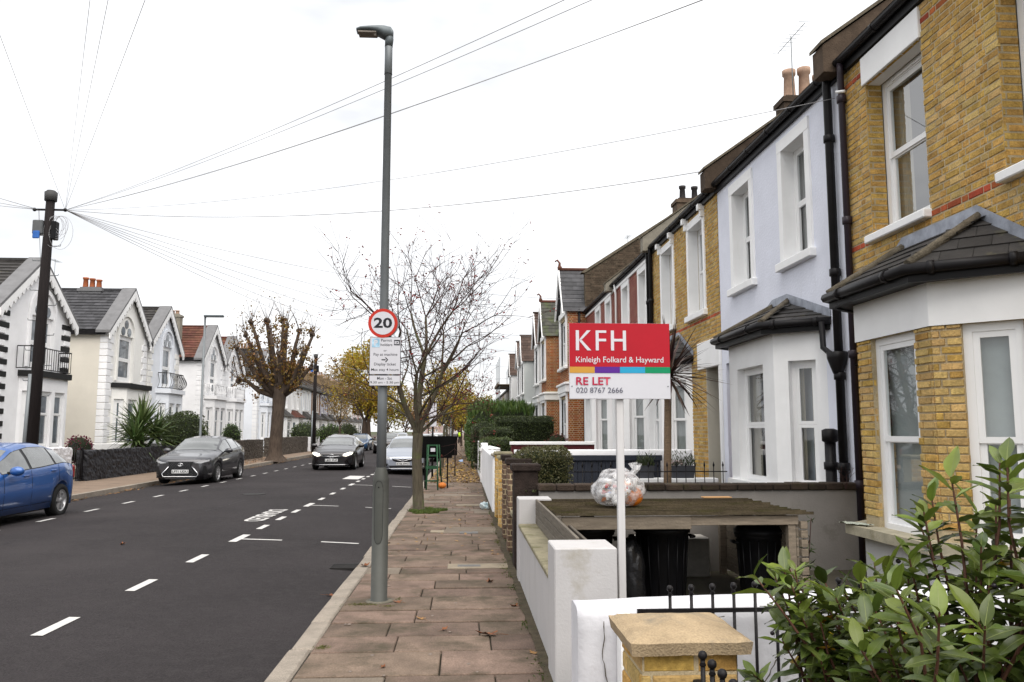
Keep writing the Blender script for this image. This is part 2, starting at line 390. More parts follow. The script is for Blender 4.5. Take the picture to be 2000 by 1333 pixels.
# ------------------------------------------------------------------ ground, road, pavements, markings
def roadz(x): return .02 - .14 * ((x + 5.65) / 4.3) ** 2
def lkerb(y): return -9.55 - .02 * min(max(y, 0), 60)
YE = 420.
asphalt = mat('asphalt', (.0255, .0218, .0228), .88, .3, .35, bump=1.0, bscale=62, fine=.42, detail=8, spec=.2, stain=(.040, .0345, .035), sscale=.22, sthr=.52, streak=(.036, .032, .0325), kthr=.48)
earth = mat('earth_and_grass', (.05, .045, .025), .95, .4, 1.5, col2=(.06, .075, .03))
slabm = mat('brown_paving_slab', (.150, .107, .082), .9, .32, 2.6, bump=.6, bscale=75, per=.24, hue=.008, stain=(.066, .053, .034), sscale=1.9, sthr=.48, fine=.24)
slabg = mat('grey_paving_slab', (.165, .135, .105), .88, .14, 2.6, bump=.6, bscale=75, per=.14, fine=.16, stain=(.105, .086, .062), sscale=1.6, sthr=.56)
jointm = mat('slab_joint_dirt', (.03, .026, .017), .95, .4, 5., stain=(.035, .042, .012), sscale=2., sthr=.56)
kerbm = mat('granite_kerb', (.27, .235, .195), .9, .2, 5., bump=.8, bscale=120, per=.12, fine=.25, stain=(.16, .14, .11), sscale=5, sthr=.6)
paintm = mat('white_road_paint', (.52, .51, .495), .8, .08, 8., stain=(.2, .19, .18), sscale=18, sthr=.57)
pavefar = mat('far_paving', (.20, .148, .11), .9, .2, 1.2, bump=.4, bscale=60, stain=(.10, .078, .055), sscale=.8, sthr=.55)
g = MB(); g.poly(((-900, -60, -.32), (900, -60, -.32), (900, 1800, -.32), (-900, 1800, -.32))); g.build('ground', earth, kind='structure')
rd = MB(); rd.smooth = True
ys = [-12 + i * 4 for i in range(19)] + [80, 120, 200, YE]; xs = 14
rows = []
for y in ys:
    xl = lkerb(y) - .02; rows.append([rd.P((xl + (-1.29 - xl) * i / xs, y, roadz(xl + (-1.29 - xl) * i / xs))) for i in range(xs + 1)])
for a, b in zip(rows, rows[1:]):
    for i in range(xs): rd.F((a[i], a[i + 1], b[i + 1], b[i]))
road = rd.build('road', asphalt, kind='structure')
# right pavement: bed plus individual slabs
pv = MB(); pv.poly(((-1.14, -12, -.022), (.62, -12, -.022), (.62, 62, -.022), (-1.14, 62, -.022)))
pave = pv.build('pavement', jointm, kind='structure')
f = MB(); f.poly(((-1.14, 62, -.004), (.62, 62, -.004), (.62, YE, -.004), (-1.14, YE, -.004))); f.build('far_paving', pavefar, pave)
_slab = {}
def slab(w, l, m):
    key = (round(w, 2), round(l, 2), m.name)
    if key not in _slab:
        b = MB(); c = .007; w2, l2 = w / 2, l / 2
        o = [b.P(p) for p in ((-w2, -l2, -.05), (w2, -l2, -.05), (w2, l2, -.05), (-w2, l2, -.05))]
        q = [b.P(p) for p in ((-w2, -l2, -c), (w2, -l2, -c), (w2, l2, -c), (-w2, l2, -c))]
        t = [b.P(p) for p in ((-w2 + c, -l2 + c, 0), (w2 - c, -l2 + c, 0), (w2 - c, l2 - c, 0), (-w2 + c, l2 - c, 0))]
        b.F(t)
        for k in range(4): j = (k + 1) % 4; b.F((o[k], o[j], q[j], q[k])); b.F((q[k], q[j], t[j], t[k]))
        _slab[key] = b.mesh('paving_slab', m)
    return _slab[key]
random.seed(5)
y = .9; r = 0; nsl = 0
pat = [(.62, .74, .40), (.40, .78, .58), (.84, .92), (.52, .76, .48), (.98, .78), (.30, .80, .66), (.72, 1.04)]
while nsl < 292 and y < 60:
    ld = random.choice((.45, .45, .47, .44, .60, .42)); x = -1.135
    for w in pat[(r * 3 + (r // 5)) % 7]:
        if x + w > .58 - .05: w = .59 - x
        if w < .08: continue
        m = slabg if random.random() < .16 else slabm
        o = link('paving_slab', slab(w - .010, ld - .028, m), pave, (x + w / 2, y + ld / 2, random.uniform(-.006, .006)))
        o.rotation_euler = (random.uniform(-.004, .004), random.uniform(-.004, .004), random.uniform(-.004, .004)); nsl += 1
        x += w
        if x > .55: break
    y += ld; r += 1
SLAB_END = y
f = MB(); f.poly(((-1.14, SLAB_END, -.003), (.62, SLAB_END, -.003), (.62, 62, -.003), (-1.14, 62, -.003))); f.build('worn_paving', pavefar, pave)
# kerb stones on the right
kb = MB(); kb.poly(((-1.30, -12, -.13), (-1.15, -12, -.13), (-1.15, YE, -.13), (-1.30, YE, -.13))); kerb = kb.build('kerb', jointm, kind='structure')
y = 1.2; i = 0; kmesh = {}
while y < 75:
    ln = random.choice((.75, .9, .9, 1.05)); jog = random.uniform(-.012, .012)
    if ln not in kmesh:
        b = MB(); b.cham(-.085, .085, 0, ln - .014, -.22, 0, .014); kmesh[ln] = b.mesh('kerb_stone', kerbm)
    o = link('kerb_stone', kmesh[ln], kerb, (-1.225 + jog, y, random.uniform(-.008, .004))); o.rotation_euler = (0, 0, random.uniform(-.01, .01))
    y += ln; i += 1
b = MB(); b.cham(-1.31, -1.14, 75, YE, -.22, -.002, .014); b.build('far_kerb', kerbm, kerb)
b = MB(); b.cham(-1.31, -1.14, -12, 1.19, -.22, -.002, .014); b.build('near_kerb', kerbm, kerb)
# left pavement and kerb
lp = MB(); lys = [-12, 5, 15, 25, 35, 45, 60, 100, YE]
for a, b_ in zip(lys, lys[1:]):
    lp.poly(((-13.2, a, 0), (lkerb(a) - .14, a, 0), (lkerb(b_) - .14, b_, 0), (-13.2, b_, 0)))
pavel = mat('left_paving', (.20, .147, .108), .9, .14, 1.2, bump=.4, bscale=60, stain=(.09, .068, .05), sscale=.8, sthr=.55)
lpo = lp.build('left_pavement', pavel, kind='structure')
lk = MB()
for a, b_ in zip(lys, lys[1:]):
    n = max(1, int((b_ - a) / .9)) if b_ <= 60 else 3
    for k in range(n):
        y0 = a + (b_ - a) * k / n; y1 = a + (b_ - a) * (k + 1) / n - (.012 if b_ <= 60 else 0)
        x0, x1 = lkerb(y0), lkerb(y1)
        lk.prism(((x0 - .15, y0), (x0, y0), (x1, y1), (x1 - .15, y1)), -.25, .006)
lk.build('left_kerb', kerbm, kind='structure')
# garden ground
gm = mat('garden_concrete', (.075, .066, .05), .95, .3, 1.5, bump=.5, bscale=40, stain=(.06, .07, .03), sscale=1.5, sthr=.52)
b = MB(); b.poly(((.56, -12, -.02), (14, -12, -.02), (14, YE, -.02), (.56, YE, -.02))); b.build('front_garden_ground', gm, kind='structure')
b = MB(); b.poly(((-40, -12, -.01), (-12.6, -12, -.01), (-12.6, YE, -.01), (-40, YE, -.01))); b.build('left_garden_ground', gm, kind='structure')
# painted markings (flat sheets that follow the camber)
def strip(x0, x1, y0, y1, name='painted_dash', dz=.005):
    b = MB(); n = max(1, int(abs(x1 - x0) / .25))
    for k in range(n):
        a = x0 + (x1 - x0) * k / n; c = x0 + (x1 - x0) * (k + 1) / n
        b.poly(((a, y0, roadz(a) + dz), (c, y0, roadz(c) + dz), (c, y1, roadz(c) + dz), (a, y1, roadz(a) + dz)))
    return b.build(name, paintm, road)
XR, XL = -3.47, -7.80
for y in (5.17, 7.02, 8.87, 10.71): strip(XR - .05, XR + .05, y, y + .66)
for T_, seq in ((12.75, (14.22, 15.62, 17.0)), (18.45, (20.05, 21.75, 23.6)), (25.4, (27.0, 28.4, 29.8, 31.2)), (32.6, (34.2, 35.8, 37.4))):
    strip(XR - .06, XR + .06, T_ - .12, T_ + .72)
    strip(XR + .06, -2.80, T_ + .17, T_ + .25, 'bay_line'); strip(-2.2, -1.62, T_ + .17, T_ + .25, 'bay_line')
    for y in seq: strip(XR - .05, XR + .05, y, y + .6)
for k in range(27): strip(XL - .05, XL + .05, 13.7 + k * 1.87, 14.3 + k * 1.87)
x0 = -3.88
Tm = Matrix(((0, 1, 0, x0), (-1, 0, 0, 16.4), (0, 0, 1, roadz(x0) + .008), (0, 0, 0, 1)))
text_mesh('painted_legend', 'DISABLED', .52, paintm, Tm, road, ext=0, bold=.012, sx=.98)
strip(-4.15, -3.60, 28.3, 30.3, 'painted_patch', .0055)

# worn details of the road and pavement
tarm = mat('tar_seal', (.008, .007, .008), .6, .2)
def tar_line(pts, w=.012):
    b = MB(); P = [Vector((x, y, roadz(x) + .0045)) for x, y in pts]; rows = []
    for i, p in enumerate(P):
        d = (P[min(i + 1, len(P) - 1)] - P[max(i - 1, 0)]).normalized(); n = Vector((-d.y, d.x, 0)); rows.append((b.P(p - n * w), b.P(p + n * w)))
    for a, c in zip(rows, rows[1:]): b.F((a[0], a[1], c[1], c[0]))
    b.build('tar_crack', tarm, road)
random.seed(9)
tar_line([(-2.3 + .35 * i * .25, 12.75 + .18 * math.sin(i * .8) + i * .03) for i in range(9)], .008)
for (x0, y0, n_) in ((-6.6, 9.5, 26), (-5.2, 17., 22), (-7.2, 24., 20)):
    x, y = x0, y0; q = []
    for i in range(n_): q.append((x, y)); x += random.uniform(-.05, .06); y += random.uniform(.06, .2)
    tar_line(q, .006)
gul = mat('cast_iron_grate', (.02, .018, .017), .6, .3, 9., metal=.4)
for gy_ in (10.6, 27.5):
    z = roadz(-1.52); b = MB(); b.box(-1.72, -1.33, gy_, gy_ + .42, z + .002, z + .010); g_ = b.build('gully_grate', gul, road)
    for k in range(7): b = MB(); b.box(-1.69, -1.36, gy_ + .03 + k * .055, gy_ + .055 + k * .055, z + .011, z + .022); b.build('bar', gul, g_)
for mx, my in ((-5.4, 21.5),):
    z = roadz(mx); b = MB(); b.lathe([(.30, z + .002), (.30, z + .008), (.27, z + .009), (.26, z + .006), (.01, z + .007)], 28, (mx, my)); b.build('manhole_cover', gul, road)
b = MB()
for k in range(80):
    x, y = random.uniform(-1.1, .5), 3 + random.random() ** 1.6 * 22; r_ = random.uniform(.008, .02); b.lathe([(r_, .0), (r_ * .9, .0075), (.001, .008)], 7, (x, y))
b.build('gum_spots', mat('trodden_gum', (.19, .155, .13), .9, .2), pave, kind='stuff')

dirtm = mat('wall_foot_dirt', (.06, .048, .03), .98, .4, 10., bump=.8, bscale=50, stain=(.045, .052, .015), sscale=6, sthr=.56)
b = MB(); q0 = None; y = 4.4
while y < 24:
    w_ = .012 + .05 * max(0, noise.noise(Vector((0, y * 1.6, 5))) + .12) + random.uniform(0, .012); q = (b.P((.575 - w_, y, .0095)), b.P((.63, y, .02)))
    if q0: b.F((q0[0], q0[1], q[1], q[0]))
    q0 = q; y += .09
b.build('wall_foot_dirt', dirtm, pave)
b = MB(); b.lathe([(.14, .004), (.135, .013), (.09, .014)], 20, (-.80, 8.12)); b.build('lamp_footing', mat('footing_mortar', (.12, .11, .085), .95, .4, 12.), pave)
# ------------------------------------------------------------------ right-hand terrace
FX = 4.9                                     # facade plane
UY = (0, 1, 0); NX = (-1, 0, 0)
def fac(y, z=0., x=FX): return frame((x, y, z), UY, NX)
def axes(o, u, v):
    u = Vector(u).normalized(); v = Vector(v).normalized(); n = u.cross(v)
    if n.z < 0: n = -n
    return Matrix(((u.x, v.x, n.x, o[0]), (u.y, v.y, n.y, o[1]), (u.z, v.z, n.z, o[2]), (0, 0, 0, 1)))
def main_roof(h, y0, y1, m, ze=6.42, xr=8.9, zr=9.55, rows=.3):
    e = Vector((FX - .12, y0, ze)); v = Vector((xr - e.x, 0, zr - ze))
    b = MB(); b.poly(((e.x, y0, ze), (e.x, y1, ze), (xr, y1, zr), (xr, y0, zr))); b.poly(((xr, y0, zr), (xr, y1, zr), (xr + 4, y1, ze), (xr + 4, y0, ze)))
    r = b.build('roof', m, h)
    slates(axes(e, UY, v), y1 - y0, v.length, m, r, rows, .45)
    return r
def shell(h, y0, y1, m, z1=6.3, x1=12.9):
    """flank and back walls behind the facade"""
    b = MB()
    for y in (y0 + .02, y1 - .02): b.poly(((FX + .32, y, -.1), (x1, y, -.1), (x1, y, z1), (8.9, y, 9.4), (FX + .32, y, z1)))
    b.poly(((x1, y0, -.1), (x1, y1, -.1), (x1, y1, z1), (x1, y0, z1))); b.build('flank_wall', m, h)
def gutter(h, y0, y1, z=6.36, x=FX - .10, r=.062, brackets=.9):
    b = MB(); b.box(x + .045, FX - .002, y0, y1, z - .12, z + .06); fa = b.build('fascia', black, h)
    b = MB(); n = 8
    prof = [(x + r * math.cos(math.pi + math.pi * k / n), z + .03 + r * math.sin(math.pi + math.pi * k / n)) for k in range(n + 1)] + [(x + r * .9, z + .034), (x - r * .9, z + .034)]
    b.prism(prof, y0, y1, 1); go = b.build('gutter', gutterm, h)
    y = y0 + .4
    while y < y1:
        b = MB(); q = [(x + (r + .008) * math.cos(math.pi + math.pi * k / n), z + .03 + (r + .008) * math.sin(math.pi + math.pi * k / n)) for k in range(n + 1)] + [(x + r, z + .045), (x - r, z + .045)]
        b.prism(q, y, y + .05, 1); b.build('gutter_bracket', gutterm, go); y += brackets
def downpipe(h, pts, r=.045, m=gutterm, collars=()):
    b = MB(); b.tube(pts, r, 10); p = b.build('downpipe', m, h)
    for c in collars:
        b = MB(); b.lathe([(r + .004, c[2] - .05), (r + .018, c[2] - .045), (r + .018, c[2] + .045), (r + .004, c[2] + .05)], 12, (c[0], c[1])); b.build('pipe_collar', m, p)
    return p
def parapet(h, y, m, x0=4.62, x1=8.9, z0=6.27, z1=9.75, t=.3, th=.36, copm=None):
    b = MB(); s = (z1 - z0 - th) / (x1 - x0)
    b.prism([(x0, z0), (x0, z0 + th), (x1, z1), (x1, z1 - .6), (x0 + .5, z0)], y - t / 2, y + t / 2, 1); p = b.build('party_wall', m, h)
    b = MB(); b.prism([(x0 - .03, z0 + th + .002), (x0 - .03, z0 + th + .05), (x1, z1 + .062), (x1, z1 + .012)], y - t / 2 - .03, y + t / 2 + .03, 1); b.build('coping', copm or roughstone, p)
def chimney(h, x, y, z0, z1, m, pots=3, potm=terracotta, L_=1.4, W_=.55, tall=.5, along='y', pr=1.):
    b = MB(); a, c = (W_ / 2, L_ / 2) if along == 'y' else (L_ / 2, W_ / 2)
    b.box(x - a, x + a, y - c, y + c, z0, z1 - .16); b.box(x - a - .05, x + a + .05, y - c - .05, y + c + .05, z1 - .16, z1 - .02); b.box(x - a * .9, x + a * .9, y - c * .9, y + c * .9, z1 - .02, z1 + .05)
    s = b.build('chimney_stack', m, h)
    for k in range(pots):
        t = (k + .5) / pots - .5; px, py = (x, y + t * L_ * .9) if along == 'y' else (x + t * L_ * .9, y)
        hgt = tall * random.uniform(.85, 1.1)
        b = MB(); b.lathe([(q_ * pr, w_) for q_, w_ in ((.13, z1 + .05), (.125, z1 + .1), (.105, z1 + hgt * .8), (.135, z1 + hgt * .84), (.14, z1 + hgt), (.09, z1 + hgt), (.09, z1 + hgt - .1))], 12, (px, py)); b.build('chimney_pot', potm, s)
    return s
def aerial(h, x, y, z, hgt=1.6, L_=.9):
    b = MB(); b.tube([(x, y, z), (x, y, z + hgt)], .014, 6); b.tube([(x, y - L_ / 2, z + hgt - .1), (x, y + L_ / 2, z + hgt - .05)], .009, 5)
    for k in range(9): t = -L_ / 2 + L_ * k / 8; b.tube([(x - .16, y + t, z + hgt - .07), (x + .16, y + t, z + hgt - .07)], .005, 4)
    b.build('aerial', galv, h)
palestone = mat('pale_sill_stone', (.42, .38, .28), .9, .2, 6., bump=.4, bscale=90, stain=(.26, .23, .14), sscale=5., sthr=.56)
def bay(h, yj0, yc0, yc1, yj1, xf, m, zs, zh, zt, wins, curt=curtain, brick=None, plinth=None, roof='slate', ridge=(.2, .8), zr=None, single=0, eave=.22, slabsill=False,
        kind='sash', split=.52, frw=.07, roofsingle=False):
    """canted bay: near cant, front, far cant; wins = fractions (a,b) of each face taken by the opening"""
    J0, C0, C1, J1 = Vector((FX, yj0, 0)), Vector((xf, yc0, 0)), Vector((xf, yc1, 0)), Vector((FX, yj1, 0))
    base = MB(); col = MB(); fr_ = MB(); tops = []
    bw = None
    for fi, (P, Q) in enumerate(((J0, C0), (C0, C1), (C1, J1))):
        u = Q - P; W = u.length; u.normalize(); n = Vector((-u.y, u.x, 0)); T = frame(P, u, n)
        a, b_ = wins[fi]; holes = [(a * W, b_ * W, zs, zh)] if b_ > a else []
        base.T = T
        if brick:
            base.mi = 0; panel(base, W, zh + .02, holes, .06, z0=zs)
            base.mi = 1; panel(base, W + .012, zs, [], .1, u0=-.012, z0=-.1, d=.02); panel(base, W + .013, zt, [], .1, u0=-.013, z0=zh, d=.03)
        else:
            panel(base, W, zt, holes, .12, z0=-.1)
        tops.append((P, Q, n))
        for hl in holes:
            window(h, frame(P + u * hl[0] + Vector((0, 0, hl[2])), u, n), hl[1] - hl[0], hl[3] - hl[2], kind, curt=curt, split=split, t=frw, depth=.05 if brick else .12)
    wo = base.build('bay_wall', [mortar, m] if brick else m, h)
    if brick:
        for fi, (P, Q) in enumerate(((J0, C0), (C0, C1), (C1, J1))):
            u = Q - P; W = u.length; u.normalize(); n = Vector((-u.y, u.x, 0)); T = frame(P, u, n)
            a, b_ = wins[fi]; holes = [(a * W, b_ * W, zs, zh)]
            lay = brick_layout(W, zh, holes, 0, zs + .14, 'stretcher')
            lay_bricks(T, lay, wo, brick, single if fi < 2 else 0, proud=.016, dep=.05)
    # sill course and soffit
    def ring(o0, o1, z0, z1, mm, nm):
        b = MB(); pts = []
        for off in (o0, o1):
            q = [Vector((FX - .002, yj0 - off * .8, 0)), Vector((xf - off, yc0 - off * .41, 0)), Vector((xf - off, yc1 + off * .41, 0)), Vector((FX - .002, yj1 + off * .8, 0))]; pts.append(q)
        for k in range(3):
            i0, i1, q0, q1 = pts[0][k], pts[0][k + 1], pts[1][k], pts[1][k + 1]
            lo = [b.P((p.x, p.y, z0)) for p in (i0, i1, q1, q0)]; hi = [b.P((p.x, p.y, z1)) for p in (i0, i1, q1, q0)]
            b.F(lo[::-1]); b.F(hi); 
            for j in range(4): b.F((lo[j], lo[(j + 1) % 4], hi[(j + 1) % 4], hi[j]))
        return b.build(nm, mm, h)
    ring(-.06, .20 if slabsill else .07, zs - .07, zs + .03, palestone if slabsill else m, 'bay_sill')
    # eaves gutter and hipped roof
    ring(-.05, eave - .05, zt, zt + .05, black, 'soffit'); ring(eave - .06, eave, zt - .02, zt + .12, black, 'fascia')
    gp = [(FX, yj0 - eave * .9, zt + .1), (xf - eave - .03, yc0 - eave * .45, zt + .1), (xf - eave - .03, yc1 + eave * .45, zt + .1), (FX, yj1 + eave * .9, zt + .1)]
    b = MB(); b.tube(gp, .055, 8); go_ = b.build('bay_gutter', gutterm, h)
    for P_, Q_ in zip(gp, gp[1:]):
        for t_ in (.2, .8):
            p_, d_ = Vector(P_).lerp(Vector(Q_), t_), (Vector(Q_) - Vector(P_)).normalized(); b = MB(); b.tube([p_ - d_ * .03, p_ + d_ * .03], .066, 8); b.build('gutter_joint', gutterm, go_)
    zr = zr or zt + .7; ym0 = yj0 + (yj1 - yj0) * ridge[0]; ym1 = yj0 + (yj1 - yj0) * ridge[1]
    E = [Vector((FX, yj0 - eave, zt + .13)), Vector((xf - eave, yc0 - eave * .45, zt + .13)), Vector((xf - eave, yc1 + eave * .45, zt + .13)), Vector((FX, yj1 + eave, zt + .13))]
    A, B = Vector((FX - .02, ym0, zr)), Vector((FX - .02, ym1, zr))
    rb = MB(); rb.poly([E[0], E[1], A]); rb.poly([E[1], E[2], B, A]); rb.poly([E[2], E[3], B]); ro = rb.build('bay_roof', roof, h)
    for (p, q, tops_) in ((E[0], E[1], [A]), (E[1], E[2], [A, B])):
        u = (q - p); W = u.length; u.normalize(); rel = [t - p for t in tops_]
        v = rel[0] - u * rel[0].dot(u); Lr = v.length; v.normalize(); tu = [t.dot(u) for t in rel]
        if len(tu) == 1: tu = tu * 2
        slates(axes(p, u, v), W, Lr, roof, ro, .2, .27, shape=lambda uu, vv: tu[0] * vv / Lr - .06 < uu < W - (W - tu[1]) * vv / Lr + .06, single=roofsingle)
    for p, q in ((E[1], A), (E[2], B)):
        b = MB(); b.tube([p + Vector((0, 0, .02)), q + Vector((0, 0, .02))], .05, 6); b.build('hip_tile', roughstone, ro)
    b = MB()
    for p, q in ((E[0], A), (A, B), (B, E[3])): 
        p = p + Vector((-.012, 0, .0)); q = q + Vector((-.012, 0, 0)); o = Vector((0, 0, .13)); b.poly([p, q, q + o, p + o])
    b.build('lead_flashing', lead, ro)
    return wo
def facade(h, y0, y1, m, holes, reveal=.2, z1=6.3, bricks=None, single=0, key=None, redrows=(), name='wall', x=FX, zb=-.1):
    b = MB(fac(y0, 0, x)); H = [(a - y0, c - y0, d, e) for a, c, d, e in holes]
    panel(b, y1 - y0, z1, H, reveal, z0=zb); w = b.build(name, mortar if bricks else m, h)
    if bricks:
        lay = brick_layout(y1 - y0, z1, H, 0, bricks.get('z0', 0.)); mm = bricks['mats']
        lay_bricks(fac(y0, 0, x), lay, w, mm, single, key=key, redrows=redrows)
        # reveals in brick: short returns on the far jamb of each opening
        for (a, c, d, e) in (H if bricks.get('ret') else []):
            T = frame((x, y0 + c, 0), (1, 0, 0), (0, -1, 0)); lay2 = brick_layout(reveal, e, [], 0, d + .005, 'stretcher'); lay_bricks(T, lay2, w, mm[:1], 0, proud=.004, dep=.02)
    return w
def surround(h, y0, y1, z0, z1, w=.15, m=white, x=FX, pr=.03, brackets=False, lint=.3):
    b = MB(fac(0, 0, x))
    b.box(y0 - w, y0 + .005, -.19, pr, z0, z1); b.box(y1 - .005, y1 + w, -.19, pr, z0, z1); b.box(y0 - w, y1 + w, -.19, pr + .004, z1 - .005, z1 + w * 1.2); b.cham(y0 - w - .05, y1 + w + .05, -.1, .1, z0 - .12, z0 + .006, .01)
    if brackets:
        for y in (y0 - w * .6, y1 + w * .6): b.box(y - .06, y + .06, 0, .14, z1 + w * 1.2, z1 + w * 1.2 + .12); b.box(y - .05, y + .05, 0, .09, z1 + .02, z1 + w * 1.2)
    return b.build('window_surround', m, h)
# ---- house A: yellow stock brick, nearest
random.seed(21)
hA = thing('terraced_house', 'nearest yellow brick terraced house with brick-piered bay and black gutters, behind laurel bush', 'house', (FX, 7.3, 0), group='terraced houses on the right')
def child(h):                                # geometry below is written in world space
    return h
def reparent(h):
    """thing roots sit at their base; meshes were written in world coordinates, so cancel the root offset"""
    inv = Matrix.Translation(-Vector(h.location))
    for o in bpy.data.objects:
        if o.parent == h: o.matrix_parent_inverse = (Matrix.Translation(Vector(h.location)) @ Matrix.Rotation(h.rotation_euler.z, 4, 'Z')).inverted()
WA = [(8.0, 9.2, 3.98, 5.88), (5.55, 6.80, 3.98, 5.88)]
brow = BR_H + BR_J
A_Z0 = 3.05
redr = (11, 39)
keyA = lambda lay: (lambda i: (0 if lay[i][0] > 1.75 else 50) + abs(lay[i][0] - 2.4))
# bricks only above the bay; the ground floor is hidden by it but is built as well
facade(hA, 4.72, 9.83, None, WA, .2, bricks={'mats': [ybrick, pbrick, rbrick], 'z0': A_Z0, 'ret': 1}, single=215, key=keyA, redrows=redr, zb=-.1)
lay = brick_layout(5.11, A_Z0 - .01, [(1.85, 4.5, 0, 3.2)], 0, 0.)
lay_bricks(fac(4.72), lay, hA, [ybrick, pbrick, rbrick], 0)
for (a, c, d, e) in WA:
    window(hA, frame((FX + .11, a, d), UY, NX), c - a, e - d, 'sash', curt=beigecurtain, t=.085, split=.5, depth=.10)
    b = MB(fac(0)); b.cham(a - .03, c + .03, -.12, .10, d - .10, d - .005, .012); b.build('window_sill', white, hA)
    b = MB(fac(0)); b.cham(a - .02, c + .04, -.19, .035, e - .012, e + .34, .006); b.build('lintel', white, hA)
    b = MB(frame((FX + .11, a, d), UY, NX)); b.box(.25, .95, -.098, -.082, e - d - .07, e - d - .045); b.build('trickle_vent', whitewin, hA)
bay(hA, 6.65, 7.2, 8.6, 9.15, 4.35, white, .62, 2.62, 3.03, ((.05, .68), (.20, .80), (.2, .8)), curt=greyblind, brick=[pbrick, ybrick, rbrick], roof=dslate, ridge=(.22, .75), zr=3.66, single=45, eave=.26, slabsill=True, split=.47, frw=.075, roofsingle=True)
b = MB(fac(0)); b.box(6.95, 7.12, 0, .012, 6.02, 6.16)
for k in range(6): b.box(6.955 + k * .028, 6.965 + k * .028, .012, .02, 6.03, 6.15)
b.build('air_brick', rbrick, hA)
gutter(hA, 4.72, 9.83); main_roof(hA, 4.72, 9.83, dslate); shell(hA, 4.72, 9.83, mortar)
parapet(hA, 9.85, dkbrick)
downpipe(hA, [(4.80, 9.62, 6.36), (4.80, 9.62, 6.22), (4.84, 9.70, 6.02), (4.84, 9.70, 0)], .042, mat('purple_black_pipe', (.03, .022, .03), .4, .2), [(4.84, 9.70, z) for z in (1.0, 2.6, 4.3, 5.9)])
b = MB(); b.tube([(4.80, 9.52, 5.93), (4.72, 9.60, 5.95)], .02, 6); b.build('overflow_pipe', whitewin, hA)
b = MB(); b.tube([(4.84, 9.72, 2.45), (4.84, 9.2, 2.52), (4.6, 8.95, 2.6)], .012, 6); b.build('cable', blackplastic, hA)
reparent(hA)
# ---- house B: lavender render
hB = thing('terraced_house', 'pale lavender rendered terraced house with white bay and small slate bay roof', 'house', (FX, 12.4, 0), group='terraced houses on the right')
WB = [(10.95, 11.80, 4.2, 5.95), (13.22, 14.10, 4.2, 5.95)]
facade(hB, 9.86, 14.98, lavender, WB + [(13.95, 14.75, .2, 2.9)], .2)
for (a, c, d, e) in WB:
    surround(hB, a, c, d, e, .15); window(hB, frame((FX + .1, a, d), UY, NX), c - a, e - d, 'transom', curt=curtain, t=.06, split=.5, depth=.08)
b = MB(fac(0)); b.box(13.95, 14.75, -.2, -.16, .2, 2.3); b.box(13.95, 14.75, -.2, -.15, 2.3, 2.36); dr = b.build('front_door', mat('burgundy_door', (.10, .02, .03), .4, .1), hB)
b = MB(fac(0)); b.box(14.0, 14.7, -.165, -.155, 2.4, 2.85); b.build('fanlight', dglass, dr)
bay(hB, 10.58, 11.1, 13.0, 13.5, 4.37, white, .86, 2.62, 3.02, ((.20, .72), (.22, .80), (.2, .8)), curt=beigecurtain, roof=dslate, ridge=(.4, .6), zr=3.58, eave=.2, kind='transom', split=.5, frw=.06)
gutter(hB, 9.86, 14.98); main_roof(hB, 9.86, 14.98, dslate); shell(hB, 9.86, 14.98, greyrender)
parapet(hB, 14.99, dkbrick, z0=6.3)
chimney(hB, 9.25, 20.6, 8.9, 10.6, dkbrick, 3, buffpot, 1.4, .6, .85, 'x', 1.3)
aerial(hB, 8.8, 20.3, 10.4, 1.9, 1.8)
downpipe(hB, [(4.80, 10.0, 6.36), (4.80, 10.02, 6.2), (4.82, 10.05, 6.05), (4.82, 10.05, 0)], .055, gutterm, [(4.82, 10.05, z) for z in (1.2, 2.35, 3.7, 5.5)])
b = MB(); b.lathe([(.06, 2.38), (.075, 2.42), (.13, 2.58), (.135, 2.66), (.06, 2.66)], 10, (4.80, 10.05)); b.build('rainwater_hopper', gutterm, hB)
downpipe(hB, [(4.78, 10.42, 3.1), (4.78, 10.40, 2.75), (4.79, 10.15, 2.62), (4.79, 10.08, 2.6)], .04, gutterm)
downpipe(hB, [(4.76, 10.28, 0), (4.76, 10.28, 1.5)], .07, gutterm, [(4.76, 10.28, 1.2)])
b = MB(); b.lathe([(.07, 1.5), (.10, 1.52), (.10, 1.66), (.05, 1.68)], 12, (4.76, 10.28)); b.build('soil_pipe_cap', gutterm, hB)
reparent(hB)
# ---- house C: yellow brick
hC = thing('terraced_house', 'yellow brick terraced house between lavender house and red painted houses', 'house', (FX, 17.7, 0), group='terraced houses on the right')
WC = [(15.95, 17.0, 4.1, 6.0), (18.35, 19.4, 4.1, 6.0)]
facade(hC, 15.0, 20.38, None, WC + [(15.1, 16.0, .1, 2.95)], .22, bricks={'mats': [ybrick, pbrick, rbrick], 'z0': 0.}, redrows=(51,))
for (a, c, d, e) in WC:
    surround(hC, a, c, d, e, .13, brackets=True); window(hC, frame((FX + .11, a, d), UY, NX), c - a, e - d, 'sash', curt=curtain, t=.07, depth=.09)
b = MB(fac(0)); b.cham(14.99, 16.45, -.05, .05, 2.9, 3.45, .012); b.box(14.99, 15.1, -.2, .04, 0, 2.9); b.build('door_lintel', white, hC)
b = MB(fac(0)); b.box(15.1, 16.0, -1.0, -.96, 0, 2.2); b.build('front_door', black, hC)
b = MB(fac(0)); b.box(15.98, 16.0, -.96, .0, 0, 2.95); b.box(15.1, 15.98, -.96, 0, 2.93, 2.95); b.build('porch_wall', mat('beige_porch', (.5, .47, .4), .8, .06), hC)
bay(hC, 17.0, 17.55, 19.0, 19.55, 4.35, white, .85, 2.75, 3.1, ((.2, .8), (.2, .8), (.2, .8)), curt=curtain, roof=dslate, ridge=(.35, .65), zr=3.75, eave=.16, split=.55)
